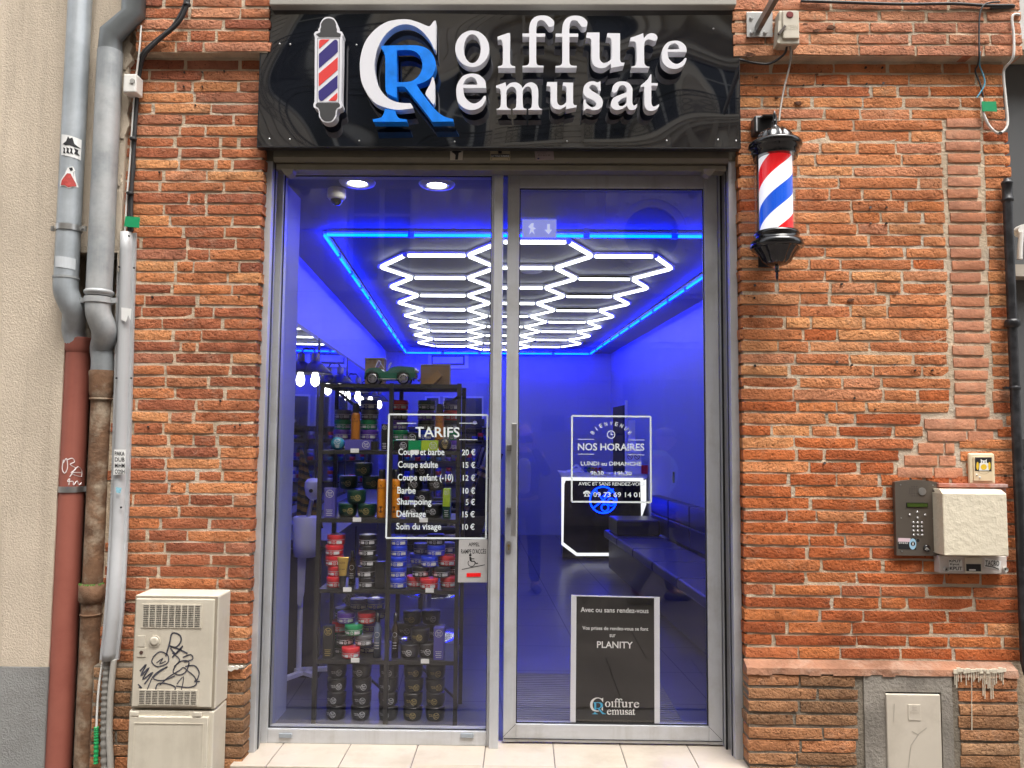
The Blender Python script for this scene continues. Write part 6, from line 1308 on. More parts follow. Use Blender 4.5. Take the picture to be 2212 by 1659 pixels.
def bottle(px, y0_, back, lev, label, m_, r_=.019, tint=None):
    y = YF+back; x = P(px, y0_, y).x; z0_ = shz[lev]+.0006; h = P(px, y0_, y).z-z0_; t = thing('cologne_bottle', label, 'bottle', (x, y, z0_)); c_ = (x, y, z0_)
    MB().lathe([(0, 0), (r_, .0), (r_, h*.62), (r_*.9, h*.68), (r_*.5, h*.74), (r_*.5, h*.8)], c_, 20, caps=False).build('body', m_, t); MB().lathe([(r_*.55, h*.8), (r_*.6, h*.81), (r_*.5, h*.99), (0, h)], c_, 14, caps=False).build('cap', JC['black'], t)
    mb = MB(); r2_ = r_*1.02; 
    for k in range(14):
        t0_, t1_ = 2*pi*k/14, 2*pi*(k+1)/14; f = lambda t_, q: Vector((x+r2_*sin(q*cos(t_)*.72), y-r2_*cos(q*cos(t_)*.72), z0_+h*.52+q*sin(t_)*r_*.72)); mb.quad(f(t0_, .86), f(t0_, 1), f(t1_, 1), f(t1_, .86))
    for k in range(3): mb.ribbon([Vector((x+r2_*sin(a), y-r2_*cos(a), z0_+h*(.34-.06*k))) for a in (-.6, -.3, 0, .3, .6)], .003)
    mb.build('label_print', LBL, t)
bottle(z7(710)[0], z7(0, 290)[1], .12, 1, 'dark cologne bottle between red and black jars, second window shelf', mat('brown_glass', (.03, .018, .008), .15, var=.1))
bottle(z8(1083)[0], z8(0, -75)[1], .06, 0, 'clear blue tinted cologne bottle left of the post, lowest window shelf', mat('clear_blue_bottle', (.10, .13, .20), .08, var=.1), .021)
bottle(z8(1222)[0], z8(0, -75)[1], .06, 0, 'brown cologne bottle right of the post, lowest window shelf', mat('brown_glass', (.03, .018, .008), .15, var=.1), .018)
# gold tube
y = YF+.015; t = thing('gold_mask_tube', 'gold cosmetic tube standing on its black cap, second window shelf', 'tube', (P(*z7(612, 600), y).x, y, shz[1])); cx_ = P(*z7(612, 600), y).x; z0_ = shz[1]+.0006; zt = P(*z7(612, 352), y).z; h = zt-z0_
MB().lathe([(0, 0), (.016, 0), (.017, h*.16), (.0165, h*.17), (.018, h*.18), (.0195, h*.42)], (cx_, y, z0_), 20, caps=False).build('cap', JC['black'], t)
mb = MB(); n_ = 16; rows = [(.42, 1.0), (.6, .85), (.8, .5), (.96, .12), (1.0, .08)]
for i, (hh, k_) in enumerate(rows):
    wd = .0195+(.031-.0195)*(hh-.42)/.58
    for k in range(n_): a = 2*pi*k/n_; mb.v.append(Vector((cx_+wd*cos(a), y+.0195*k_*sin(a), z0_+h*hh)))
for i in range(len(rows)-1):
    for k in range(n_): mb.f.append([i*n_+k, i*n_+(k+1) % n_, (i+1)*n_+(k+1) % n_, (i+1)*n_+k]); mb.sm.append(True)
mb.f.append([(len(rows)-1)*n_+k for k in range(n_)]); mb.sm.append(False)
mb.build('tube', mat('gold_tube', (.50, .33, .08), .3, .5, var=.05), t); mb = MB(); text_to(mb, 'AGIVA', (cx_-.016, y-.0185, z0_+h*.80), (cx_+.016, y-.0185, z0_+h*.80), (cx_-.016, y-.0165, z0_+h*.865)); text_to(mb, 'GOLD MASK', (cx_-.016, y-.021, z0_+h*.61), (cx_+.016, y-.021, z0_+h*.61), (cx_-.016, y-.0205, z0_+h*.65)); mb.build('label_print', mat('brown_ink', (.09, .03, .005), .5, var=0), t)
# patterned clipper box leaning on the lowest shelf's back
c_ = P(*z7(690, 760), YF+.28); single('patterned_card', MB().obox(c_, (.028, 0, -.02), (0, .004, 0), (.022, .0, .030)), mat('patterned_card', (.30, .29, .28), .5, var=.7, vs=120), 'leaning card with black and white pattern behind the lowest shelf jars', 'card')
# toy car on the top
ty = YF+.12; zt0 = ztopS+.001
def tz_(x, y): return P((1100+x/3.318)/1.8228 if x < 1659 else 0, (1300+y/3.318)/1.8228, ty-.04)
cl = P(788, 824, ty); cr = P(912, 824, ty); Lc = cr.x-cl.x; car = thing('toy_car', 'green vintage open toy car with spoked wheels on top of the shelves', 'toy car', ((cl.x+cr.x)/2, ty, zt0)); CG = mat('car_green', (.012, .12, .075), .25, var=.05, coat=.5); CW = mat('car_cream', (.55, .53, .45), .4, var=.05)
X = lambda u_: cl.x+u_*Lc
def prof_car(pts, y0_, y1_, nm, m_): return MB().prism([[(X(u_), y0_, zt0+v*Lc) for u_, v in pts]], (0, y1_-y0_, 0)).build(nm, m_, car)
prof_car(smooth_loop([(.04, .13), (.03, .2), (.08, .27), (.2, .29), (.3, .275), (.34, .23), (.42, .235), (.47, .29), (.6, .315), (.86, .30), (.885, .26), (.88, .12), (.6, .085), (.3, .085)], 4), ty-.045, ty+.045, 'body', CG)
prof_car([(.22, .085), (.72, .085), (.72, .10), (.22, .10)], ty-.065, ty+.065, 'running_board', CW)
for s_ in (-1, 1):
    for cu_, nm in ((.17, 'rear'), (.70, 'front')):
        arc = [(X(cu_+.125*cos(a)), ty+s_*.056, zt0+Lc*(.115+.125*sin(a))) for a in [pi*k/12 for k in range(-1, 14)]]
        mbf = MB(); 
        for k in range(len(arc)-1): a, b_ = Vector(arc[k]), Vector(arc[k+1]); mbf.quad(a+Vector((0, -.016, 0)), b_+Vector((0, -.016, 0)), b_+Vector((0, .016, 0)), a+Vector((0, .016, 0)))
        o = mbf.build('fender', CG, car); md = o.modifiers.new('s', 'SOLIDIFY'); md.thickness = .004
        wc = (X(cu_), ty+s_*.056, zt0+Lc*.10); wl_ = MB().lathe([(Lc*.072, -.009), (Lc*.1, -.009), (Lc*.1, .009), (Lc*.072, .009)], wc, 28, axis='y', caps=False).build('tyre', JC['black'], car)
        MB().lathe([(Lc*.064, -.01), (Lc*.078, -.0105), (Lc*.078, .0105), (Lc*.064, .01)], wc, 28, axis='y', caps=False).build('rim', STEEL, wl_)
        sp2 = MB()
        for k in range(10): a = 2*pi*k/10; sp2.bar(wc, (wc[0]+Lc*.07*cos(a), wc[1], wc[2]+Lc*.07*sin(a)), .006, .004)
        sp2.lathe([(Lc*.018, -.012), (Lc*.018, .012)], wc, 10, axis='y'); sp2.build('spoke', STEEL, wl_)
mb = MB(); mb.tube([(X(.19), ty-.04, zt0+Lc*.27), (X(.255), ty-.038, zt0+Lc*.42), (X(.255), ty+.038, zt0+Lc*.42), (X(.19), ty+.04, zt0+Lc*.27)], .002, 6); mb.tube([(X(.255), ty-.038, zt0+Lc*.42), (X(.36), ty-.042, zt0+Lc*.27)], .002, 6); mb.build('windscreen_frame', STEEL, car)
MB().quad((X(.25), ty-.036, zt0+Lc*.40), (X(.25), ty+.036, zt0+Lc*.40), (X(.21), ty+.036, zt0+Lc*.29), (X(.21), ty-.036, zt0+Lc*.29)).build('windscreen', glass('clear_tube', .05), car)
sw_ = MB().tube([(X(.43)+.018*cos(a)*.5, ty-.01+.018*sin(a), zt0+Lc*.335+.016*cos(a)) for a in [k*pi/8 for k in range(17)]], .0022, 6).build('steering_wheel', WHT, car)
MB().box((X(.875), ty-.03, zt0+Lc*.12), (X(.895), ty+.03, zt0+Lc*.30), .003).build('grille', STEEL, car)
for s_ in (-1, 1): MB().lathe([(0, -.008), (.010, -.004), (.011, .006), (0, .007)], (X(.90), ty+s_*.04, zt0+Lc*.25), 12, axis='x', caps=False).build('headlight', STEEL, car)
MB().box((X(.93), ty-.06, zt0+Lc*.07), (X(.955), ty+.06, zt0+Lc*.10), .003).build('bumper', STEEL, car)
# things behind the toy car on the shelf top
y2 = YF+.27
def slab_px(nm, lb, cat_, q, m_, th=.012, y=y2): return single(nm, MB().prism([[P(a, b_, y) for a, b_ in q]], (0, th, 0)), m_, lb, cat_)
KR = mat('cardboard', (.36, .24, .14), .8, var=.1); 
fr_ = thing('picture_back', 'back of a pale framed picture leaning behind the toy car', 'picture', P(948, 829, y2)); zb_k = ztopS+.001
a, b_ = P(908, 829, y2), P(972, 787, y2); MB().box((a.x, y2, zb_k), (b_.x, y2+.008, b_.z)).build('board', KR, fr_); MB().box((a.x, y2-.003, b_.z-.006), (b_.x+.004, y2+.01, b_.z)).box((b_.x-.002, y2-.003, zb_k), (b_.x+.004, y2+.01, b_.z-.006)).build('frame_edge', CW, fr_)
slab_px('cardboard_carton', 'narrow brown carton tilted against the picture on the shelf top', 'box', ((911, 829), (937, 829), (955, 812), (945, 800)), mat('brown_carton', (.42, .25, .11), .7, var=.08), .05, YF+.2)
bx = thing('small_wooden_crate', 'small pale crate behind the windscreen of the toy car', 'crate', P(810, 826, y2)); a, b_ = P(788, 829, y2), P(830, 773, y2); MB().box((a.x, y2, zb_k), (b_.x, y2+.07, b_.z-.008)).build('crate', KR, bx); MB().box((a.x-.004, y2-.004, b_.z-.007), (b_.x+.004, y2+.074, b_.z)).build('lid', CW, bx)
# ---- rolling steamer stand at the left
W_ = mat('white_enamel', (.74, .74, .76), .3, var=.03, coat=.3); sc_ = PZ(668, 1480, ZF); ys = sc_.y
stn = thing('rolling_hair_steamer', 'white hair steamer on a rolling stand at the left of the window', 'steamer', (sc_.x, ys, ZF))
def sp3(x, y, o=0): return P(x, y, ys+o)
for (a, b_) in (((645, 1447), (716, 1440)), ((640, 1455), (690, 1482)), ((668, 1480), (632, 1500))):
    A_, B_ = sp3(*a), sp3(*b_); A_.z = B_.z = ZF+.09; B_.y -= (b_[1]-1450)*.0035; MB().bar(A_, B_, .035, .022).build('leg', W_, stn); MB().lathe([(.028, -.012), (.028, .012)], (B_.x, B_.y, ZF+.03), 16, axis='x').box((B_.x-.016, B_.y-.012, ZF+.04), (B_.x+.016, B_.y+.012, ZF+.082)).build('castor', BLKP, stn)
pt_ = sp3(648, 1175); pb = sp3(645, 1450); pb.z = ZF+.09; MB().tube([(pb.x, ys, pb.z), (pb.x, ys, pt_.z)], .016, 12).build('pole', W_, stn)
tk = sp3(663, 1160); MB().lathe([(.05, -.12), (.075, -.115), (.082, -.05), (.085, .12), (.08, .125), (0, .125)], (tk.x, ys, tk.z), 24, caps=False).build('tank', W_, stn)
MB().tube(curve3([sp3(664, 1128), sp3(668, 1105), sp3(674, 1080)]), .014, 12).build('arm', STEEL, stn); hdc = sp3(677, 1052); 
MB().lathe([(0, .055), (.035, .05), (.052, .03), (.054, 0), (.045, -.05), (.02, -.075), (0, -.078)], hdc, 20, caps=False).build('head', W_, stn)
MB().lathe([(.012, -.057), (.012, -.05)], hdc+Vector((0, 0, -.02)), 10, axis='y').build('nozzle', DARK, stn)
tw = MB(); pts_ = [(652, 1150), (664, 1150), (660, 1300), (648, 1290)]
tw.prism([[sp3(x, y, -.03) for x, y in ((645, 1140), (690, 1150), (688, 1190), (660, 1205), (656, 1280), (650, 1310), (642, 1305), (643, 1200))]], (0, .015, 0)); single('white_towel', tw, mat('towel_white', (.62, .62, .68), .9, var=.08, vs=8, bmp=.3, bs=60), 'white towel hanging from the steamer stand', 'towel')
# gold and black striped capes
def stripe_mat(nm, ca, cb, sc):
    m, nt, b, out = base(nm); g = nt.nodes.new('ShaderNodeTexCoord'); s_ = nt.nodes.new('ShaderNodeSeparateXYZ'); nt.links.new(g.outputs['Object'], s_.inputs[0])
    f = math_(nt, 'FRACT', math_(nt, 'ADD', math_(nt, 'MULTIPLY', s_.outputs[2], sc), math_(nt, 'MULTIPLY', s_.outputs[0], sc*.35))); r_ = ramp(nt, f, [(0, ca), (.45, cb), (.52, ca), (.58, cb)]); r_.color_ramp.interpolation = 'CONSTANT'
    nt.links.new(r_.outputs[0], b.inputs['Base Color']); b.inputs['Roughness'].default_value = .6; return m
CAPE = stripe_mat('striped_cape', (.42, .24, .05), (.025, .022, .025), 19)
yc = ys+.35; mb = MB(); r_ = random.Random(2); prof_ = [(648, 652, 965), (646, 663, 1000), (644, 674, 1040), (642, 684, 1080), (641, 694, 1110), (640, 700, 1140)]
for i, (xl_, xr_, y_) in enumerate(prof_):
    for k in range(9): t_ = k/8; q = P(xl_+(xr_-xl_)*t_, y_, yc); mb.v.append(q+Vector((0, .02*sin(k*2.1)*(.3+i*.2), 0)))
for i in range(5):
    for k in range(8): mb.f.append([i*9+k, i*9+k+1, (i+1)*9+k+1, (i+1)*9+k]); mb.sm.append(True)
o = single('striped_cape', mb, CAPE, 'gold and black striped cape hanging behind the steamer at the left', 'cape'); o.modifiers.new('s', 'SOLIDIFY').thickness = .006
# ---- barber chairs
LEA = mat('black_leather', (.012, .012, .016), .35, var=.1, bmp=.1, bs=80); CHR = mat('chrome', (.7, .7, .72), .12, 1.0, var=0)
bc = thing('barber_chair', 'nearest black barber chair with chrome base, right of the window shelves', 'chair', RM(-.3, 6.0, ZF), 'barber chairs in a row', 0)
O_ = RM(-.3, 6.0, ZF)
def L_(x, y, z): return O_+Vector((x, y, z))
MB().lathe([(0, .05), (.1, .045), (.28, .02), (.3, 0)], O_, 32, caps=False).build('base', CHR, bc); MB().tube([L_(0, 0, .03), L_(0, 0, .42)], .05, 16).build('column', CHR, bc)
MB().box(L_(-.27, -.27, .42), L_(.27, .27, .56), .05).build('seat', LEA, bc)
def rotbox(mb, c_, hx_, hy_, hz_, tilt): return mb.obox(c_, (hx_*cos(tilt), 0, -hx_*sin(tilt)), (0, hy_, 0), (hz_*sin(tilt), 0, hz_*cos(tilt)))
bk = rotbox(MB(), L_(.36, 0, .87), .07, .26, .34, .28).build('backrest', LEA, bc); rotbox(MB(), L_(.50, 0, 1.30), .055, .14, .10, .28).build('headrest', LEA, bc)
for s_ in (-1, 1):
    MB().box(L_(-.25, s_*.30-.035, .72), L_(.25, s_*.30+.035, .78), .02).build('armrest', LEA, bc); MB().box(L_(-.2, s_*.30-.012, .46), L_(-.15, s_*.30+.012, .72)).box(L_(.14, s_*.30-.012, .46), L_(.19, s_*.30+.012, .72)).build('arm_support', CHR, bc)
MB().bar(L_(-.26, 0, .42), L_(-.52, 0, .16), .10, .02).build('footrest_arm', CHR, bc); fr2 = MB().obox(L_(-.56, 0, .16), (.10, 0, .05), (0, .2, 0), (-.005, 0, .01)).build('footrest', CHR, bc)
for d_, nm in ((7.6, 'second'), (9.2, 'farthest')): q = copy_tree(bc); q.location = RM(-.3, d_, ZF); q['label'] = nm+' black barber chair with chrome base in the row'
for o in [x for x in COL.objects if x.name.startswith('barber_chair')]: o.rotation_euler.z = radians(8)
mb = MB(); mb_y = 2.15
for i in range(7):
    for k in range(9):
        t_ = k/8; x_ = (1010-i*6)+(36+i*5)*t_*(1 if i else .5); q = P(1038-i*9+t_*(14+i*6.5), 1005+i*22+t_*6, mb_y+.02*sin(k*1.7)); mb.v.append(q)
for i in range(6):
    for k in range(8): mb.f.append([i*9+k, i*9+k+1, (i+1)*9+k+1, (i+1)*9+k]); mb.sm.append(True)
o = single('striped_cape', mb, stripe_mat('striped_cape_b', (.40, .29, .12), (.015, .015, .04), 17), 'gold and navy striped cape draped over the nearest barber chair', 'cape'); o.modifiers.new('s', 'SOLIDIFY').thickness = .006
# ---- reception desk
dk = thing('reception_desk', 'reception desk with black front in a white frame and blue neon emblem', 'desk', RM(1.75, 9.7, ZF)); WD = mat('desk_white', (.72, .73, .78), .35, var=0)
LITF = emission('lit_desk_frame', (.93, .95, 1.0), .5); yd = 9.65-3.7
def dq(x, y, o=0): return P(x, y, yd-o)
MB().box((dq(1216, 1100).x, yd+.02, ZF+.03), (dq(1390, 1100).x, yd+.5, dq(1300, 1032).z)).build('body', mat('desk_black', (.010, .009, .008), .12, var=0), dk)
MB().prism([[dq(x, y, .002) for x, y in ((1208, 1020), (1398, 1026), (1398, 1034), (1215, 1032))]], (0, .55, 0)).build('desktop', WD, dk)
MB().prism([[dq(x, y, .012) for x, y in ((1213, 1031), (1390, 1033), (1390, 1040), (1222, 1038), (1219, 1046), (1217, 1172), (1247, 1195), (1320, 1195), (1390, 1195), (1390, 1201), (1245, 1201), (1213, 1177))]], (0, .03, 0)).build('lit_frame', LITF, dk)
MB().prism([[dq(x, y, .014) for x, y in ((1384, 1040), (1396, 1036), (1396, 1090), (1386, 1118))]], (0, .03, 0)).build('lit_frame', LITF, dk)
NEO = emission('blue_neon', (.0, .014, 1.0), 7.0); ne = MB(); cz = dq(1303, 1080, .03); R0 = .162
ne.tube([(cz.x+R0*cos(a), cz.y, cz.z+R0*sin(a)) for a in [k*pi/16 for k in range(33)]], .007, 6, False)
def nz(x, y): return P((1950+x/2.328)/1.8228, (1900+y/2.328)/1.8228, yd-.03)
for Lq in ([(905, 230), (985, 165), (1080, 75)], [(915, 60), (985, 160), (1000, 205)], [(985, 165), (1035, 180), (1085, 185)], [(985, 130), (1045, 80), (1085, 60)]): ne.tube([nz(*q) for q in Lq], .007, 6)
for (x, y, rr_) in ((1005, 230, 20), (1062, 178, 20)): c_ = nz(x, y); ne.tube([(c_.x+rr_*.0022*cos(a), c_.y, c_.z+rr_*.0022*sin(a)) for a in [k*pi/8 for k in range(17)]], .006, 6, False)
ne.build('neon_emblem', NEO, dk)['label'] = 'round blue neon emblem with scissors and comb'
# things on the desk
zd = dq(1300, 1024, 0).z+.002
fd = MB(); N_ = 46; r_ = random.Random(8); a_, b2 = dq(1262, 1016, -.15), dq(1300, 1022, .05)
RAIN = [('blue', (.02, .10, .55)), ('green', (.03, .30, .06)), ('yellow', (.60, .42, .02)), ('orange', (.55, .13, .01)), ('red', (.42, .02, .03))]
dus = thing('feather_duster', 'rainbow coloured fluffy duster lying on the reception desk', 'duster', ((a_+b2)/2))
for i, (nm, c_) in enumerate(RAIN):
    p_ = a_+(b2-a_)*((i+.5)/5); p_.z = zd+.045; mb = MB()
    for k in range(160):
        a = r_.uniform(0, 2*pi); e_ = r_.uniform(-1, 1); dv = Vector((cos(a)*sqrt(1-e_*e_), sin(a)*sqrt(1-e_*e_), e_)); s_ = p_+dv*.02; tp = p_+Vector((dv.x*.05, dv.y*.06, dv.z*.042)); w_ = Vector((dv.y, -dv.x, .1)).normalized()*.006; mb.add([s_-w_, s_+w_, tp], [(0, 1, 2)])
    mb.build('fluff', mat('fluff_'+nm, c_, .9, var=.15, vs=60), dus)
def deskbox(nm, lb, cat_, x0_, y0_, x1_, y1_, m_, th=.06, o=-.12):
    a, b_ = dq(x0_, y1_, o), dq(x1_, y0_, o); return single(nm, MB().box((a.x, a.y, zd), (b_.x, a.y+th, b_.z), .003), m_, lb, cat_)
deskbox('desk_notice_box', 'white notice box with two prohibition signs on the reception desk', 'box', 1352, 967, 1385, 1020, WD, .1)
cz0 = zd
mb = MB()
for x in (1361, 1376):
    c_ = dq(x, 987, -.118); mb.ribbon([(c_.x+.03*cos(a), c_.y, c_.z+.03*sin(a)) for a in [k*pi/8 for k in range(17)]], .007); mb.ribbon([c_+Vector((-.02, 0, .02)), c_+Vector((.02, 0, -.02))], .006)
single('prohibition_stickers', mb, mat('dark_red_print', (.10, .02, .05), .5, var=0), 'two round prohibition signs side by side on the notice box', 'sticker')
deskbox('tall_white_panel', 'tall narrow white panel standing on the reception desk', 'panel', 1358, 908, 1372, 1020, WD, .03, -.3); deskbox('red_card_box', 'red box at the right end of the reception desk', 'box', 1386, 1005, 1402, 1024, JC['red'], .1, -.1)
c_ = dq(1238, 1015, -.12); sc2 = thing('desk_scanner', 'white handheld device on the left end of the reception desk', 'device', (c_.x, c_.y, zd)); MB().obox((c_.x, c_.y, zd+.03), (.09, 0, .02), (0, .06, 0), (-.004, 0, .02)).build('base', WD, sc2); MB().tube(curve3([(c_.x-.02, c_.y, zd+.05), (c_.x+.04, c_.y, zd+.1), (c_.x+.12, c_.y, zd+.03)]), .012, 8).build('handle', WD, sc2)
# ---- bench on the right
bn = thing('waiting_bench', 'long dark blue upholstered bench along the right wall', 'bench', RM(1.95, 6.8, ZF)); NAV = mat('navy_leather', (.030, .030, .085), .32, var=.1, bmp=.08, bs=70)
d0, d1 = 4.35, 8.95; nS = 6
room_quad(MB(), [(1.66, d0, ZF+.04), (2.28, d0, ZF+.04), (2.28, d1, ZF+.04), (1.66, d1, ZF+.04)], (0, 0, .34)).build('base', mat('bench_base', (.025, .026, .03), .4, var=.1), bn)
for i in range(nS):
    a = d0+(d1-d0)*i/nS; b_ = d0+(d1-d0)*(i+1)/nS-.006
    o = room_quad(MB(), [(1.60, a, .485), (2.12, a, .485), (2.12, b_, .485), (1.60, b_, .485)], (0, 0, .085)).build('seat_cushion', NAV, bn)
    for k in range(2): room_quad(MB(), [(2.14, a, .575+k*.2), (2.25, a, .575+k*.2), (2.25, b_, .575+k*.2), (2.14, b_, .575+k*.2)], (0, 0, .196)).build('back_cushion', NAV, bn)
for o in bn.children:
    if 'cushion' in o.name: md = o.modifiers.new('b', 'BEVEL'); md.width = .022; md.segments = 3
for (u0_, u1_, da, db, z0_, z1_, lb) in ((1.64, 2.1, 8.35, 8.85, .572, .74, 'dark low box on the far end of the bench'), (1.95, 2.25, 5.2, 5.65, .572, .72, 'dark box with rounded top on the near end of the bench')):
    o = single('bench_box', room_quad(MB(), [(u0_, da, z0_), (u1_, da, z0_), (u1_, db, z0_), (u0_, db, z0_)], (0, 0, z1_-z0_)), LEA, lb, 'box'); md = o.modifiers.new('b', 'BEVEL'); md.width = .02; md.segments = 3
a = RM(UR-.001, 8.6, 1.1); so_ = P(1453, 1023, 0); tdd = 2.298*1660/(1453-1006); q = RM(UR, tdd, 1.6-(1023-944)/1660*tdd)
single('wall_outlet', MB().box((q.x-.012, q.y-.03, q.z-.06), (q.x-.001, q.y+.03, q.z+.06), .002), BLKP, 'small black outlet on the blue lit right wall', 'outlet')
dw = thing('side_doorway', 'dark doorway at the far end of the right wall', 'doorway', RM(UR, 11.5, ZF)); room_quad(MB(), [(UR-.006, 11.0, ZF), (UR-.001, 11.0, ZF), (UR-.001, 12.0, ZF), (UR-.006, 12.0, ZF)], (0, 0, 2.0)).build('opening', DARK, dw); room_quad(MB(), [(UR-.03, 10.94, ZF), (UR-.001, 10.94, ZF), (UR-.001, 11.0, ZF), (UR-.03, 11.0, ZF)], (0, 0, 2.06)).build('frame', FW_, dw)
# doormat
dm = thing('door_mat', 'grey ribbed door mat just inside the glass door', 'mat', (.35, .8, ZF)); x0_, x1_, y0_, y1_ = -.06, .86, .30, PZ(1200, 1458, ZF).y
MB().box((x0_, y0_, ZF-.001), (x1_, y1_, ZF+.006)).build('backing', mat('mat_dark', (.05, .05, .07), .9), dm); n_ = 30
for i in range(n_): yy = y0_+(y1_-y0_)*(i+.2)/n_; MB().box((x0_+.004, yy, ZF+.006), (x1_-.004, yy+(y1_-y0_)/n_*.55, ZF+.014)).build('rib', mat('mat_rib', (.16, .16, .22), .85, var=.1), dm)
# floor tile joints
fj = MB(); jm_ = mat('floor_joint', (.06, .06, .12), .6)
for i in range(-2, 6): a, b_ = RM(UL+.3+i*.6, 4.2, ZF+.0006), RM(UL+.3+i*.6, DB, ZF+.0006); fj.ribbon([a, b_], .006, (0, 0, 1))
for i in range(13): a, b_ = RM(UL, 4.5+i*.6, ZF+.0008), RM(UR, 4.5+i*.6, ZF+.0008); fj.ribbon([a, b_], .006, (0, 0, 1))
o = fj.build('tile_joints', jm_, bpy.data.objects['shop_floor'])
# ================================================================ across the street: the house that the glass and the sign mirror
YO = -10.3
ST = mat('facade_stone', (.58, .51, .41), .85, var=.10, vs=1.2, bmp=.2, bs=20, dirt=(.33, .29, .23), ds=1.1, da=.5)
ST2 = mat('facade_trim', (.60, .54, .44), .8, var=.08, vs=2); WG = mat('facade_window_glass', (.02, .025, .03), .06, var=0); WFR = mat('facade_window_frame', (.50, .50, .47), .5, var=.04); IRON = mat('wrought_iron', (.015, .015, .017), .45, var=0)
OH = thing('opposite_house', 'ornate beige stone house across the street, mirrored in glass and sign', 'building', (0, YO, 0))
FX = [-8.4, -5.6, -2.75, .1, 2.9, 5.7, 8.5]
STL = mat('facade_lower_stone', (.30, .26, .21), .85, var=.18, vs=1.4, bmp=.2, bs=20, dirt=(.18, .16, .13), ds=1.5, da=.6)
def hole_wall(z0, z1, holes, y0=YO-.35, y1=YO, nm='wall', x0=-13, x1=13, m=None):
    mb = MB(); xs = x0
    for (a, b_, c_, d_) in sorted(holes): 
        mb.box((xs, y0, z0), (a, y1, z1)); mb.box((a, y0, z0), (b_, y1, c_)) if c_ > z0 else None; mb.box((a, y0, d_), (b_, y1, z1)); xs = b_
    mb.box((xs, y0, z0), (x1, y1, z1)); return mb.build(nm, m or ST, OH)
def window(xc, w, z0, z1):
    f = MB(); a, b_ = xc-w/2, xc+w/2; y = YO-.22
    f.box((a, y, z0), (a+.07, y+.08, z1)).box((b_-.07, y, z0), (b_, y+.08, z1)).box((a+.07, y, z1-.07), (b_-.07, y+.08, z1)).box((a+.07, y, z0), (b_-.07, y+.08, z0+.08)).box((xc-.05, y, z0+.08), (xc+.05, y+.09, z1-.07)).box((a+.07, y+.01, z0+(z1-z0)*.68), (b_-.07, y+.07, z0+(z1-z0)*.68+.05))
    o = f.build('window', WFR, OH); MB().box((a+.01, y+.02, z0+.01), (b_-.01, y+.035, z1-.01)).build('pane', WG, o)
    s = MB().box((a-.14, YO, z0-.1), (a, YO+.07, z1+.14)).box((b_, YO, z0-.1), (b_+.14, YO+.07, z1+.14)).box((a, YO, z1), (b_, YO+.07, z1+.14)).box((a-.22, YO, z1+.14), (b_+.22, YO+.16, z1+.24)); s.build('window_surround', ST2, o)
def balcony(x0, x1, z, d=.45):
    sl = MB().box((x0, YO, z-.14), (x1, YO+d, z)).box((x0+.04, YO, z-.24), (x1-.04, YO+d-.06, z-.14)).build('balcony', ST2, OH); r = MB(); y = YO+d-.05
    r.box((x0+.02, y-.02, z+.88), (x1-.02, y+.02, z+.92)).box((x0+.02, y-.012, z+.06), (x1-.02, y+.012, z+.085)).box((x0+.02, y-.012, z+.70), (x1-.02, y+.012, z+.725)); n = max(2, int((x1-x0)/.26))
    for i in range(n+1):
        x = x0+.03+(x1-x0-.06)*i/n; r.box((x-.009, y-.009, z), (x+.009, y+.009, z+.88))
        if i < n:
            xm = x+(x1-x0-.06)/n/2
            for (zc, rr) in ((.28, .10), (.50, .085), (.80, .06)): r.tube([(xm+rr*cos(a), y, z+zc+rr*sin(a)) for a in [k*pi/6 for k in range(13)]], .009, 5, False)
    r.build('railing', IRON, sl)
    for x in [x0+.25+(x1-x0-.5)*k/max(1, round((x1-x0)/1.4)) for k in range(max(1, round((x1-x0)/1.4))+1)]:
        MB().prism([[(x-.09, YO, z-.24), (x-.09, YO+d*.8, z-.24), (x-.09, YO+d*.75, z-.36), (x-.09, YO+.14, z-.62), (x-.09, YO, z-.75)]], (.18, 0, 0)).build('bracket', ST2, sl)
# ground floor and mezzanine
shops = [(-7.6, -5.0, .4, 2.75), (-3.6, -.35, .15, 2.75), (1.75, 4.6, .4, 2.75), (5.6, 8.2, .4, 2.75)]
hole_wall(0, 3.5, shops, m=STL)
mezz = [(x-.62, x+.62, 4.55, 6.5) for x in (-8.4, -5.6, -2.75)]+[(x-.6, x+.6, 4.6, 6.5) for x in (5.7, 8.5)]
hole_wall(3.5, 6.75, mezz)
for (a, b_, c_, d_) in mezz: window((a+b_)/2, b_-a, c_, d_)
hole_wall(6.75, 10.4, [(x-.62, x+.62, 7.05, 9.65) for x in FX]); hole_wall(10.4, 14.2, [(x-.6, x+.6, 10.7, 13.0) for x in FX])
for x in FX: window(x, 1.24, 7.05, 9.65); window(x, 1.2, 10.7, 13.0)
for z, h, d in ((3.42, .16, .22), (4.35, .1, .12), (6.62, .22, .3), (10.15, .2, .28), (13.9, .35, .55)): MB().box((-13, YO, z), (13, YO+d, z+h)).box((-13, YO, z-.09), (13, YO+d*.55, z)).build('cornice', ST2, OH)
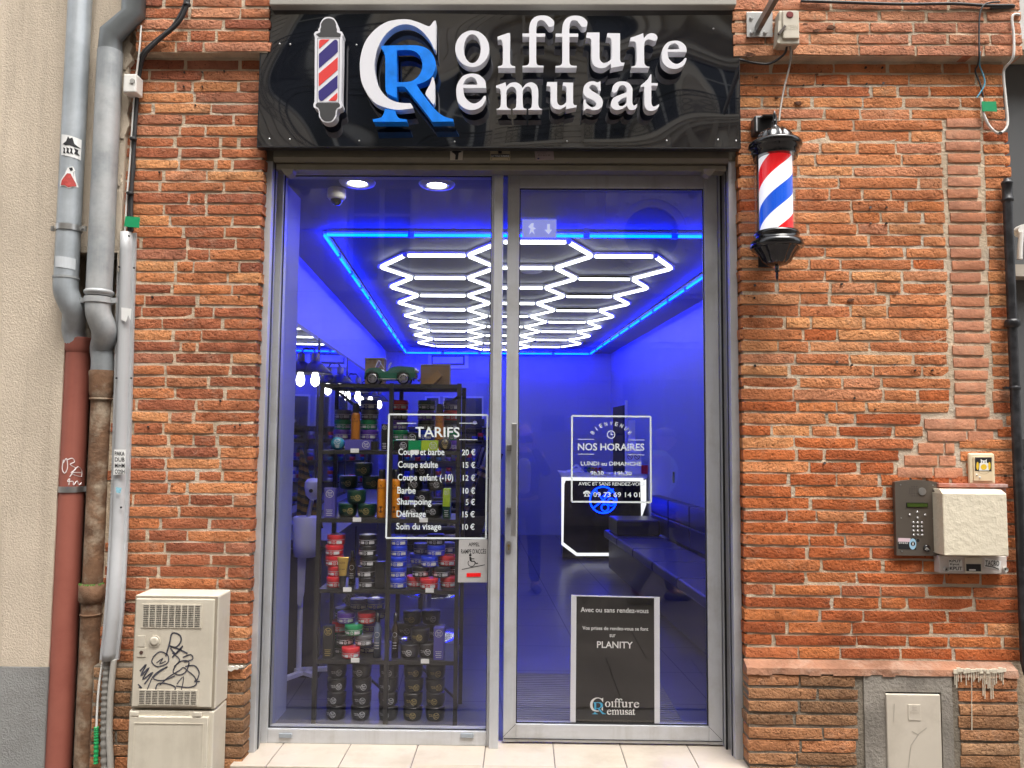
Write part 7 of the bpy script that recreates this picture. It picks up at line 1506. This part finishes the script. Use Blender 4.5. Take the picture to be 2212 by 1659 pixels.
for x in (-7.0, -4.15, -1.3, 1.45, 4.3, 7.1):
    for i in range(9): MB().box((x-.42, YO, .42+i*.325), (x+.42, YO+.06, .42+i*.325+.295), .01).build('quoin_block', STL, OH)
    MB().box((x-.35, YO, 3.62), (x+.35, YO+.05, 6.5)).box((x-.42, YO, 5.55), (x+.42, YO+.09, 6.0)).build('pilaster', ST2, OH)
    for s in (-.2, .2):
        MB().prism([[(x+s-.11, YO, 5.72), (x+s-.11, YO+.12, 5.76), (x+s-.11, YO+.22, 6.0), (x+s-.11, YO+.24, 6.38), (x+s-.11, YO, 6.5)]], (.22, 0, 0)).build('console', ST2, OH)
    for i in range(11): MB().box((x-.36, YO, 7.0+i*.28), (x+.36, YO+.05, 7.0+i*.28+.25)).build('quoin_block', ST, OH)
for x in FX: balcony(x-1.05, x+1.05, 6.98); balcony(x-.85, x+.85, 10.55, .3)
# round window with its carved ring
rw = MB(); xc, zc = 2.42, 5.5; n = 40
for (r0, r1, y0) in ((.52, .66, .10), (.66, .80, .16), (.80, .92, .07)):
    for k in range(n):
        a, b_ = 2*pi*k/n, 2*pi*(k+1)/n; q = [(xc+r*cos(t), YO, zc+r*sin(t)) for r, t in ((r0, a), (r1, a), (r1, b_), (r0, b_))]; rw.prism([q], (0, y0, 0))
rwo = rw.build('round_window', ST2, OH); MB().lathe([(0, .01), (.52, .01), (.52, .015)], (xc, YO, zc), 40, axis='y').build('pane', WG, rwo)
for k in range(14): t = 2*pi*k/14; MB().lathe([(.0, .20), (.05, .17), (.06, .12)], (xc+.73*cos(t), YO, zc+.73*sin(t)), 8, axis='y', caps=False).build('carved_bead', ST2, rwo)
# shopfronts: dark glass, frames, sign letters, lit strips of ceiling
for i, (a, b_, c_, d_) in enumerate(shops):
    MB().box((a, YO-.3, c_), (b_, YO-.28, d_)).build('shop_glass', glass('opp_glass', .06, (.5, .55, .55)), OH); fr_o = MB()
    for k in range(4): x = a+(b_-a)*k/3; fr_o.box((x-.04, YO-.28, c_), (x+.04, YO-.2, d_))
    fr_o.box((a, YO-.28, d_-.1), (b_, YO-.19, d_)).box((a, YO-.28, c_), (b_, YO-.19, c_+.12)); fr_o.build('shop_frame', mat('opp_frame', (.05, .05, .055), .4), OH)
MB().box((-13, -13.5, 0), (13, -13.4, 3.4)).box((-13, -13.4, 3.3), (13, YO-.35, 3.42)).box((-13, -13.4, -.02), (13, YO-.35, .02)).build('shop_interior', mat('opp_interior', (.12, .11, .10), .8), OH)
STRIP = emission('opposite_strip_light', (1, .93, .75), 5.0)
for (x, y) in ((-1.35, -11.2), (-2.4, -11.2), (-1.2, -12.2), (-2.2, -12.2), (-3.1, -11.7), (-.75, -12.8), (-1.7, -13.0)): MB().box((x-.42, y-.09, 3.24), (x+.42, y+.09, 3.29)).build('strip_light', STRIP, OH)
MB().box((-3.9, YO, 2.82), (-.25, YO+.05, 3.38)).build('shop_fascia', mat('fascia_grey', (.50, .47, .44), .6), OH)
mb = MB(); Yt = YO+.055
text_to(mb, 'Comptoir du', (-1.05, Yt, 2.93), (-3.0, Yt, 2.93), (-1.05, Yt, 3.17)); text_to(mb, 'BOULANGERIE', (-1.3, Yt, 3.23), (-2.7, Yt, 3.23), (-1.3, Yt, 3.31)) if False else None
mb.build('shop_lettering', mat('plum_letters', (.10, .02, .06), .5, var=0), OH)
pq = P(1187, 908, 0); MB().box((.35, YO+.06, 1.75), (.78, YO+.08, 2.05)).build('wall_plaque', mat('plaque_dark', (.04, .04, .045), .4), OH)
MB().box((-13, -11, 14.2), (13, YO, 14.6)).build('roof_edge', mat('roof_slate', (.12, .12, .13), .6), OH)
# neighbours further along the street close the view left and right
for s, nm in ((-1, 'left'), (1, 'right')):
    h = thing('street_house', f'plain beige house closing the street to the far {nm}, seen only in reflections', 'building', (s*22, -5, 0)); MB().box((s*13.001, -14, 0), (s*22, YO+.3, 13)).build('wall', ST, h); MB().box((s*12.999, -14.2, 13), (s*22, YO+.5, 13.5)).build('eaves', ST2, h)
    for k in range(3):
        for j in range(3): MB().box((s*(14.4+k*2.6), YO+.3, 1.2+j*4), (s*(15.6+k*2.6), YO+.32, 3.4+j*4)).build('window', WG, h)

# ================================================================ people in the street (only their reflections show)
def skin(name, V, E, R, m, parent, sub=1, root=0):
    org = ORG[parent.name]; me = bpy.data.meshes.new(name); me.from_pydata([Vector(v)-org for v in V], E, []); o = bpy.data.objects.new(name, me); link(o, parent, org)
    md = o.modifiers.new('skin', 'SKIN'); md.use_smooth_shade = True
    for i, s in enumerate(me.skin_vertices[0].data): r = R[i]; s.radius = r if isinstance(r, tuple) else (r, r); s.use_root = (i == root)
    sb = o.modifiers.new('sub', 'SUBSURF'); sb.levels = sub; sb.render_levels = sub+1; me.materials.append(m); return o
SKIN = mat('skin', (.50, .30, .22), .5, var=.05)
def head(parent, c, f, m=SKIN, hairm=None, cap=None):       # c: centre of the head, f: facing (unit, horizontal)
    c, f = Vector(c), Vector(f).normalized(); s = Vector((0, 0, 1)).cross(f); up = Vector((0, 0, 1))
    bm = bmesh.new(); bmesh.ops.create_uvsphere(bm, u_segments=28, v_segments=20, radius=1); mb = MB()
    for v in bm.verts:
        x, y, z = v.co; wx = .076*(1-.18*max(0, -z)**1.5); wy = .098*(1-.10*max(0, -z)); q = Vector((x*wx, y*wy, z*.118))
        if y > .55 and z < -.45: q.y += .014*(y-.5)                                   # chin
        if y > .5: q.y -= .010*math.exp(-((abs(x)-.38)**2)/.03-((z-.05)**2)/.02)       # eye sockets
        if y > .6: q.y += .026*math.exp(-(x*x)/.012-((z+.16)**2)/.03)                  # nose
        v.co = s*q.x+f*q.y+up*q.z+c
    bm.verts.index_update(); mb.add([v.co for v in bm.verts], [[v.index for v in g.verts] for g in bm.faces], True); bm.free(); h = mb.build('head', m, parent, True)
    for k in (-1, 1):
        e = c+s*(k*.030)+f*.084+up*.008; MB().lathe([(0, .011), (.008, .008), (.0115, 0), (.008, -.008), (0, -.011)], e, 10, caps=False).build('eye', mat('eye', (.5, .5, .5), .2, var=0), h); MB().lathe([(0, .005), (.005, 0), (0, -.005)], e+f*.009, 8, caps=False).build('pupil', INK, h)
        ear = MB(); ear.tube([c+s*(k*.076)+up*(.02*cos(a)-.005)+f*(.016*sin(a)-.01) for a in [j*pi/5 for j in range(11)]], .006, 6, False); ear.build('ear', m, h)
    MB().tube([c+f*.09+s*x+up*(-.062-.6*x*x) for x in (-.026, -.013, 0, .013, .026)], .0045, 6).build('mouth', mat('lips', (.36, .14, .12), .5, var=0), h)
    return h
def hand(parent, w, p, fdir, pn, curl, side, m=SKIN):          # wrist, palm direction, palm normal
    w, p, n = Vector(w), Vector(p).normalized(), Vector(pn).normalized(); s = p.cross(n)*side; V = [w, w+p*.05, w+p*.09]; E = [(0, 1), (1, 2)]; R = [(.026, .02), (.036, .014), (.038, .012)]
    for k, (o_, L) in enumerate(((-.030, .062), (-.010, .072), (.011, .068), (.030, .052))):
        b = len(V); q = w+p*.085+s*o_; V.append(q); E.append((2, b)); R.append((.009, .009)); d_ = p.copy()
        for j in range(3): d_ = (d_+n*curl*.55).normalized(); q = q+d_*L/2.4; V.append(q); E.append((b+j, b+j+1)); R.append((.0085-.001*j,)*2)
    b = len(V); q = w+p*.025-s*.03; V.append(q); E.append((1, b)); R.append((.012, .012)); d_ = (p-s*1.1+n*.3).normalized()
    for j in range(2): q = q+d_*.033; V.append(q); E.append((b+j, b+j+1)); R.append((.010-.001*j,)*2); d_ = (d_+p*.5+n*.3).normalized()
    return skin('hand', V, E, R, m, parent, 1, 0)
def person(loc, label, fx, joints, mats, hc, hf, cap=None):
    o = thing('person', label, 'person', loc); L = Vector(loc); f = Vector(fx); s = Vector((f.y, -f.x, 0))       # s: the person's right-hand side
    def W(x, y, z): return L+s*x+f*y+Vector((0, 0, z))
    J = {k: W(*v) for k, v in joints.items()}
    V = []; E = []; R = []; ix = {}
    def a(k, r, par=None):
        ix[k] = len(V); V.append(J[k]); R.append(r); 
        if par: E.append((ix[par], ix[k]))
    a('pel', (.15, .11)); a('wai', (.135, .10), 'pel'); a('che', (.165, .115), 'wai'); a('nb', (.07, .07), 'che'); a('nt', (.055, .055), 'nb')
    for q in 'rl':
        a('sh'+q, .062, 'che'); a('el'+q, .045, 'sh'+q); a('wr'+q, .03, 'el'+q); a('hp'+q, .088, 'pel'); a('kn'+q, .062, 'hp'+q); a('an'+q, .042, 'kn'+q); a('to'+q, .04, 'an'+q)
    skin('body', V, E, R, SKIN, o, 1)
    up = ['pel', 'wai', 'che', 'nb', 'shr', 'elr', 'wrr', 'shl', 'ell', 'wrl']; ii = {k: i for i, k in enumerate(up)}
    skin('jacket', [J[k] for k in up], [(0, 1), (1, 2), (2, 3), (2, 4), (4, 5), (5, 6), (2, 7), (7, 8), (8, 9)], [(.18, .135), (.17, .125), (.195, .135), (.085, .08), .078, .06, .042, .078, .06, .042], mats[0], o, 1)
    lo = ['pel', 'hpr', 'knr', 'anr', 'hpl', 'knl', 'anl']
    skin('trousers', [J[k] for k in lo], [(0, 1), (1, 2), (2, 3), (0, 4), (4, 5), (5, 6)], [(.16, .12), .10, .076, .062, .10, .076, .062], mats[1], o, 1)
    for q in 'rl':
        t, n = J['to'+q], J['an'+q]; d_ = (t-n); d_.z = 0; d_.normalize(); sd_ = Vector((d_.y, -d_.x, 0)); c_ = n+d_*.07; mb = MB()
        for k in range(1): mb.obox((c_.x, c_.y, L.z+.045), d_*.135, sd_*.045, (0, 0, .045))
        sh = mb.build('shoe', mats[2], o); sh.modifiers.new('b', 'BEVEL').width = .03
    h = head(o, hc, hf); return o, h, J, W
GJK = mat('dark_jacket', (.03, .035, .05), .8, var=.1); TSH = mat('pale_shirt', (.52, .52, .53), .85, var=.05); JNS = mat('dark_jeans', (.035, .04, .06), .85, var=.1); SHO = mat('dark_shoes', (.03, .028, .028), .6)
ph_, hh, J, Wp = person((.02, -4.03, .012), 'man in dark jacket and pale shirt photographing with a phone, reflected in the door', (0, 1, 0),
    dict(pel=(0, 0, .93), wai=(0, 0, 1.08), che=(0, 0, 1.30), nb=(0, 0, 1.44), nt=(0, .01, 1.52), shr=(.17, 0, 1.40), elr=(.24, .12, 1.22), wrr=(.10, .235, 1.50), shl=(-.17, 0, 1.40), ell=(-.24, .12, 1.22), wrl=(-.10, .235, 1.50), hpr=(.09, 0, .88), knr=(.11, .02, .48), anr=(.12, -.01, .08), tor=(.14, .14, .04), hpl=(-.09, 0, .88), knl=(-.11, .02, .48), anl=(-.12, -.01, .08), tol=(-.14, .14, .04)),
    (GJK, JNS, SHO), (.02, -4.0, 1.655), (0, 1, 0))
skin('shirt_front', [Wp(0, .055, 1.0), Wp(0, .065, 1.2), Wp(0, .055, 1.40)], [(0, 1), (1, 2)], [(.09, .085), (.09, .085), (.07, .075)], TSH, ph_, 1)
hr = MB().lathe([(.079, .0), (.080, .03), (.070, .08), (.045, .108), (0, .122)], (.02, -4.01, 1.665), 20, caps=False); hr.build('hair', mat('short_hair', (.10, .07, .05), .9, var=.2, vs=80), hh)
hand(ph_, (.12, -3.795, 1.515), (-.1, .05, 1), 0, (-.75, .5, 0), .55, 1); hand(ph_, (-.08, -3.795, 1.515), (.1, .05, 1), 0, (.75, .5, 0), .55, -1)
phn = thing('mobile_phone', 'dark phone held sideways by the photographer', 'phone', (.02, -3.752, 1.56)); MB().box((-.06, -3.758, 1.56), (.10, -3.748, 1.635), .004).build('case', BGL, phn); MB().lathe([(.012, .003), (.012, -.001)], (.085, -3.749, 1.62), 12, axis='y').build('lens', DARK, phn)
cm_, hh2, J2, Wc = person((1.34, -3.55, .012), 'man in flat cap and grey coat walking past with a backpack, reflected in the door', (1, 0, 0),
    dict(pel=(0, 0, .90), wai=(0, .01, 1.05), che=(0, .02, 1.28), nb=(0, .04, 1.42), nt=(0, .06, 1.50), shr=(.18, .02, 1.38), elr=(.23, -.05, 1.10), wrr=(.21, .08, .88), shl=(-.18, .02, 1.38), ell=(-.23, .0, 1.10), wrl=(-.21, .14, .90), hpr=(.09, 0, .86), knr=(.10, .16, .48), anr=(.10, .14, .09), tor=(.10, .29, .05), hpl=(-.09, 0, .86), knl=(-.10, -.06, .47), anl=(-.10, -.26, .12), tol=(-.10, -.12, .04)),
    (mat('grey_coat', (.16, .16, .17), .85, var=.1), mat('grey_trousers', (.30, .29, .28), .85, var=.1), mat('grey_shoes', (.2, .19, .18), .6)), (1.42, -3.55, 1.61), (1, 0, 0))
CAPM = mat('flat_cap', (.10, .10, .10), .9, var=.2, vs=60); MB().lathe([(.10, .035), (.112, .06), (.10, .095), (.05, .118), (0, .12)], (1.42, -3.55, 1.60), 22, caps=False).obox((1.525, -3.55, 1.648), (.045, 0, -.012), (0, .065, 0), (.0, 0, .006)).build('flat_cap', CAPM, hh2)
gl_ = MB()
for k in (-1, 1): gl_.tube([(1.512, -3.55+k*.032+.02*cos(a), 1.618+.017*sin(a)) for a in [j*pi/6 for j in range(13)]], .002, 5, False); gl_.tube([(1.51, -3.55+k*.055, 1.622), (1.42, -3.55+k*.08, 1.62)], .002, 5)
gl_.build('glasses', BLKP, hh2)
hand(cm_, J2['wrr'], (.1, 0, -1), 0, (0, .6, .2), .35, 1); hand(cm_, J2['wrl'], (.2, 0, -1), 0, (0, -.6, .2), .35, -1)
bpk = thing('backpack', 'dark backpack with pale blue strap on the man in the cap', 'backpack', (1.17, -3.55, 1.0)); MB().box((1.04, -3.70, 1.0), (1.20, -3.40, 1.42), .05).build('bag', mat('backpack_dark', (.04, .04, .05), .8), bpk)
for k in (-1, 1): MB().ribbon(curve3([(1.20, -3.55+k*.11, 1.40), (1.28, -3.55+k*.12, 1.475), (1.40, -3.55+k*.12, 1.46), (1.50, -3.55+k*.12, 1.33), (1.44, -3.55+k*.14, 1.12), (1.2, -3.55+k*.12, 1.06)], 4), .045, (0, k, .3)).build('strap', mat('pale_blue_strap', (.30, .48, .55), .7), bpk)
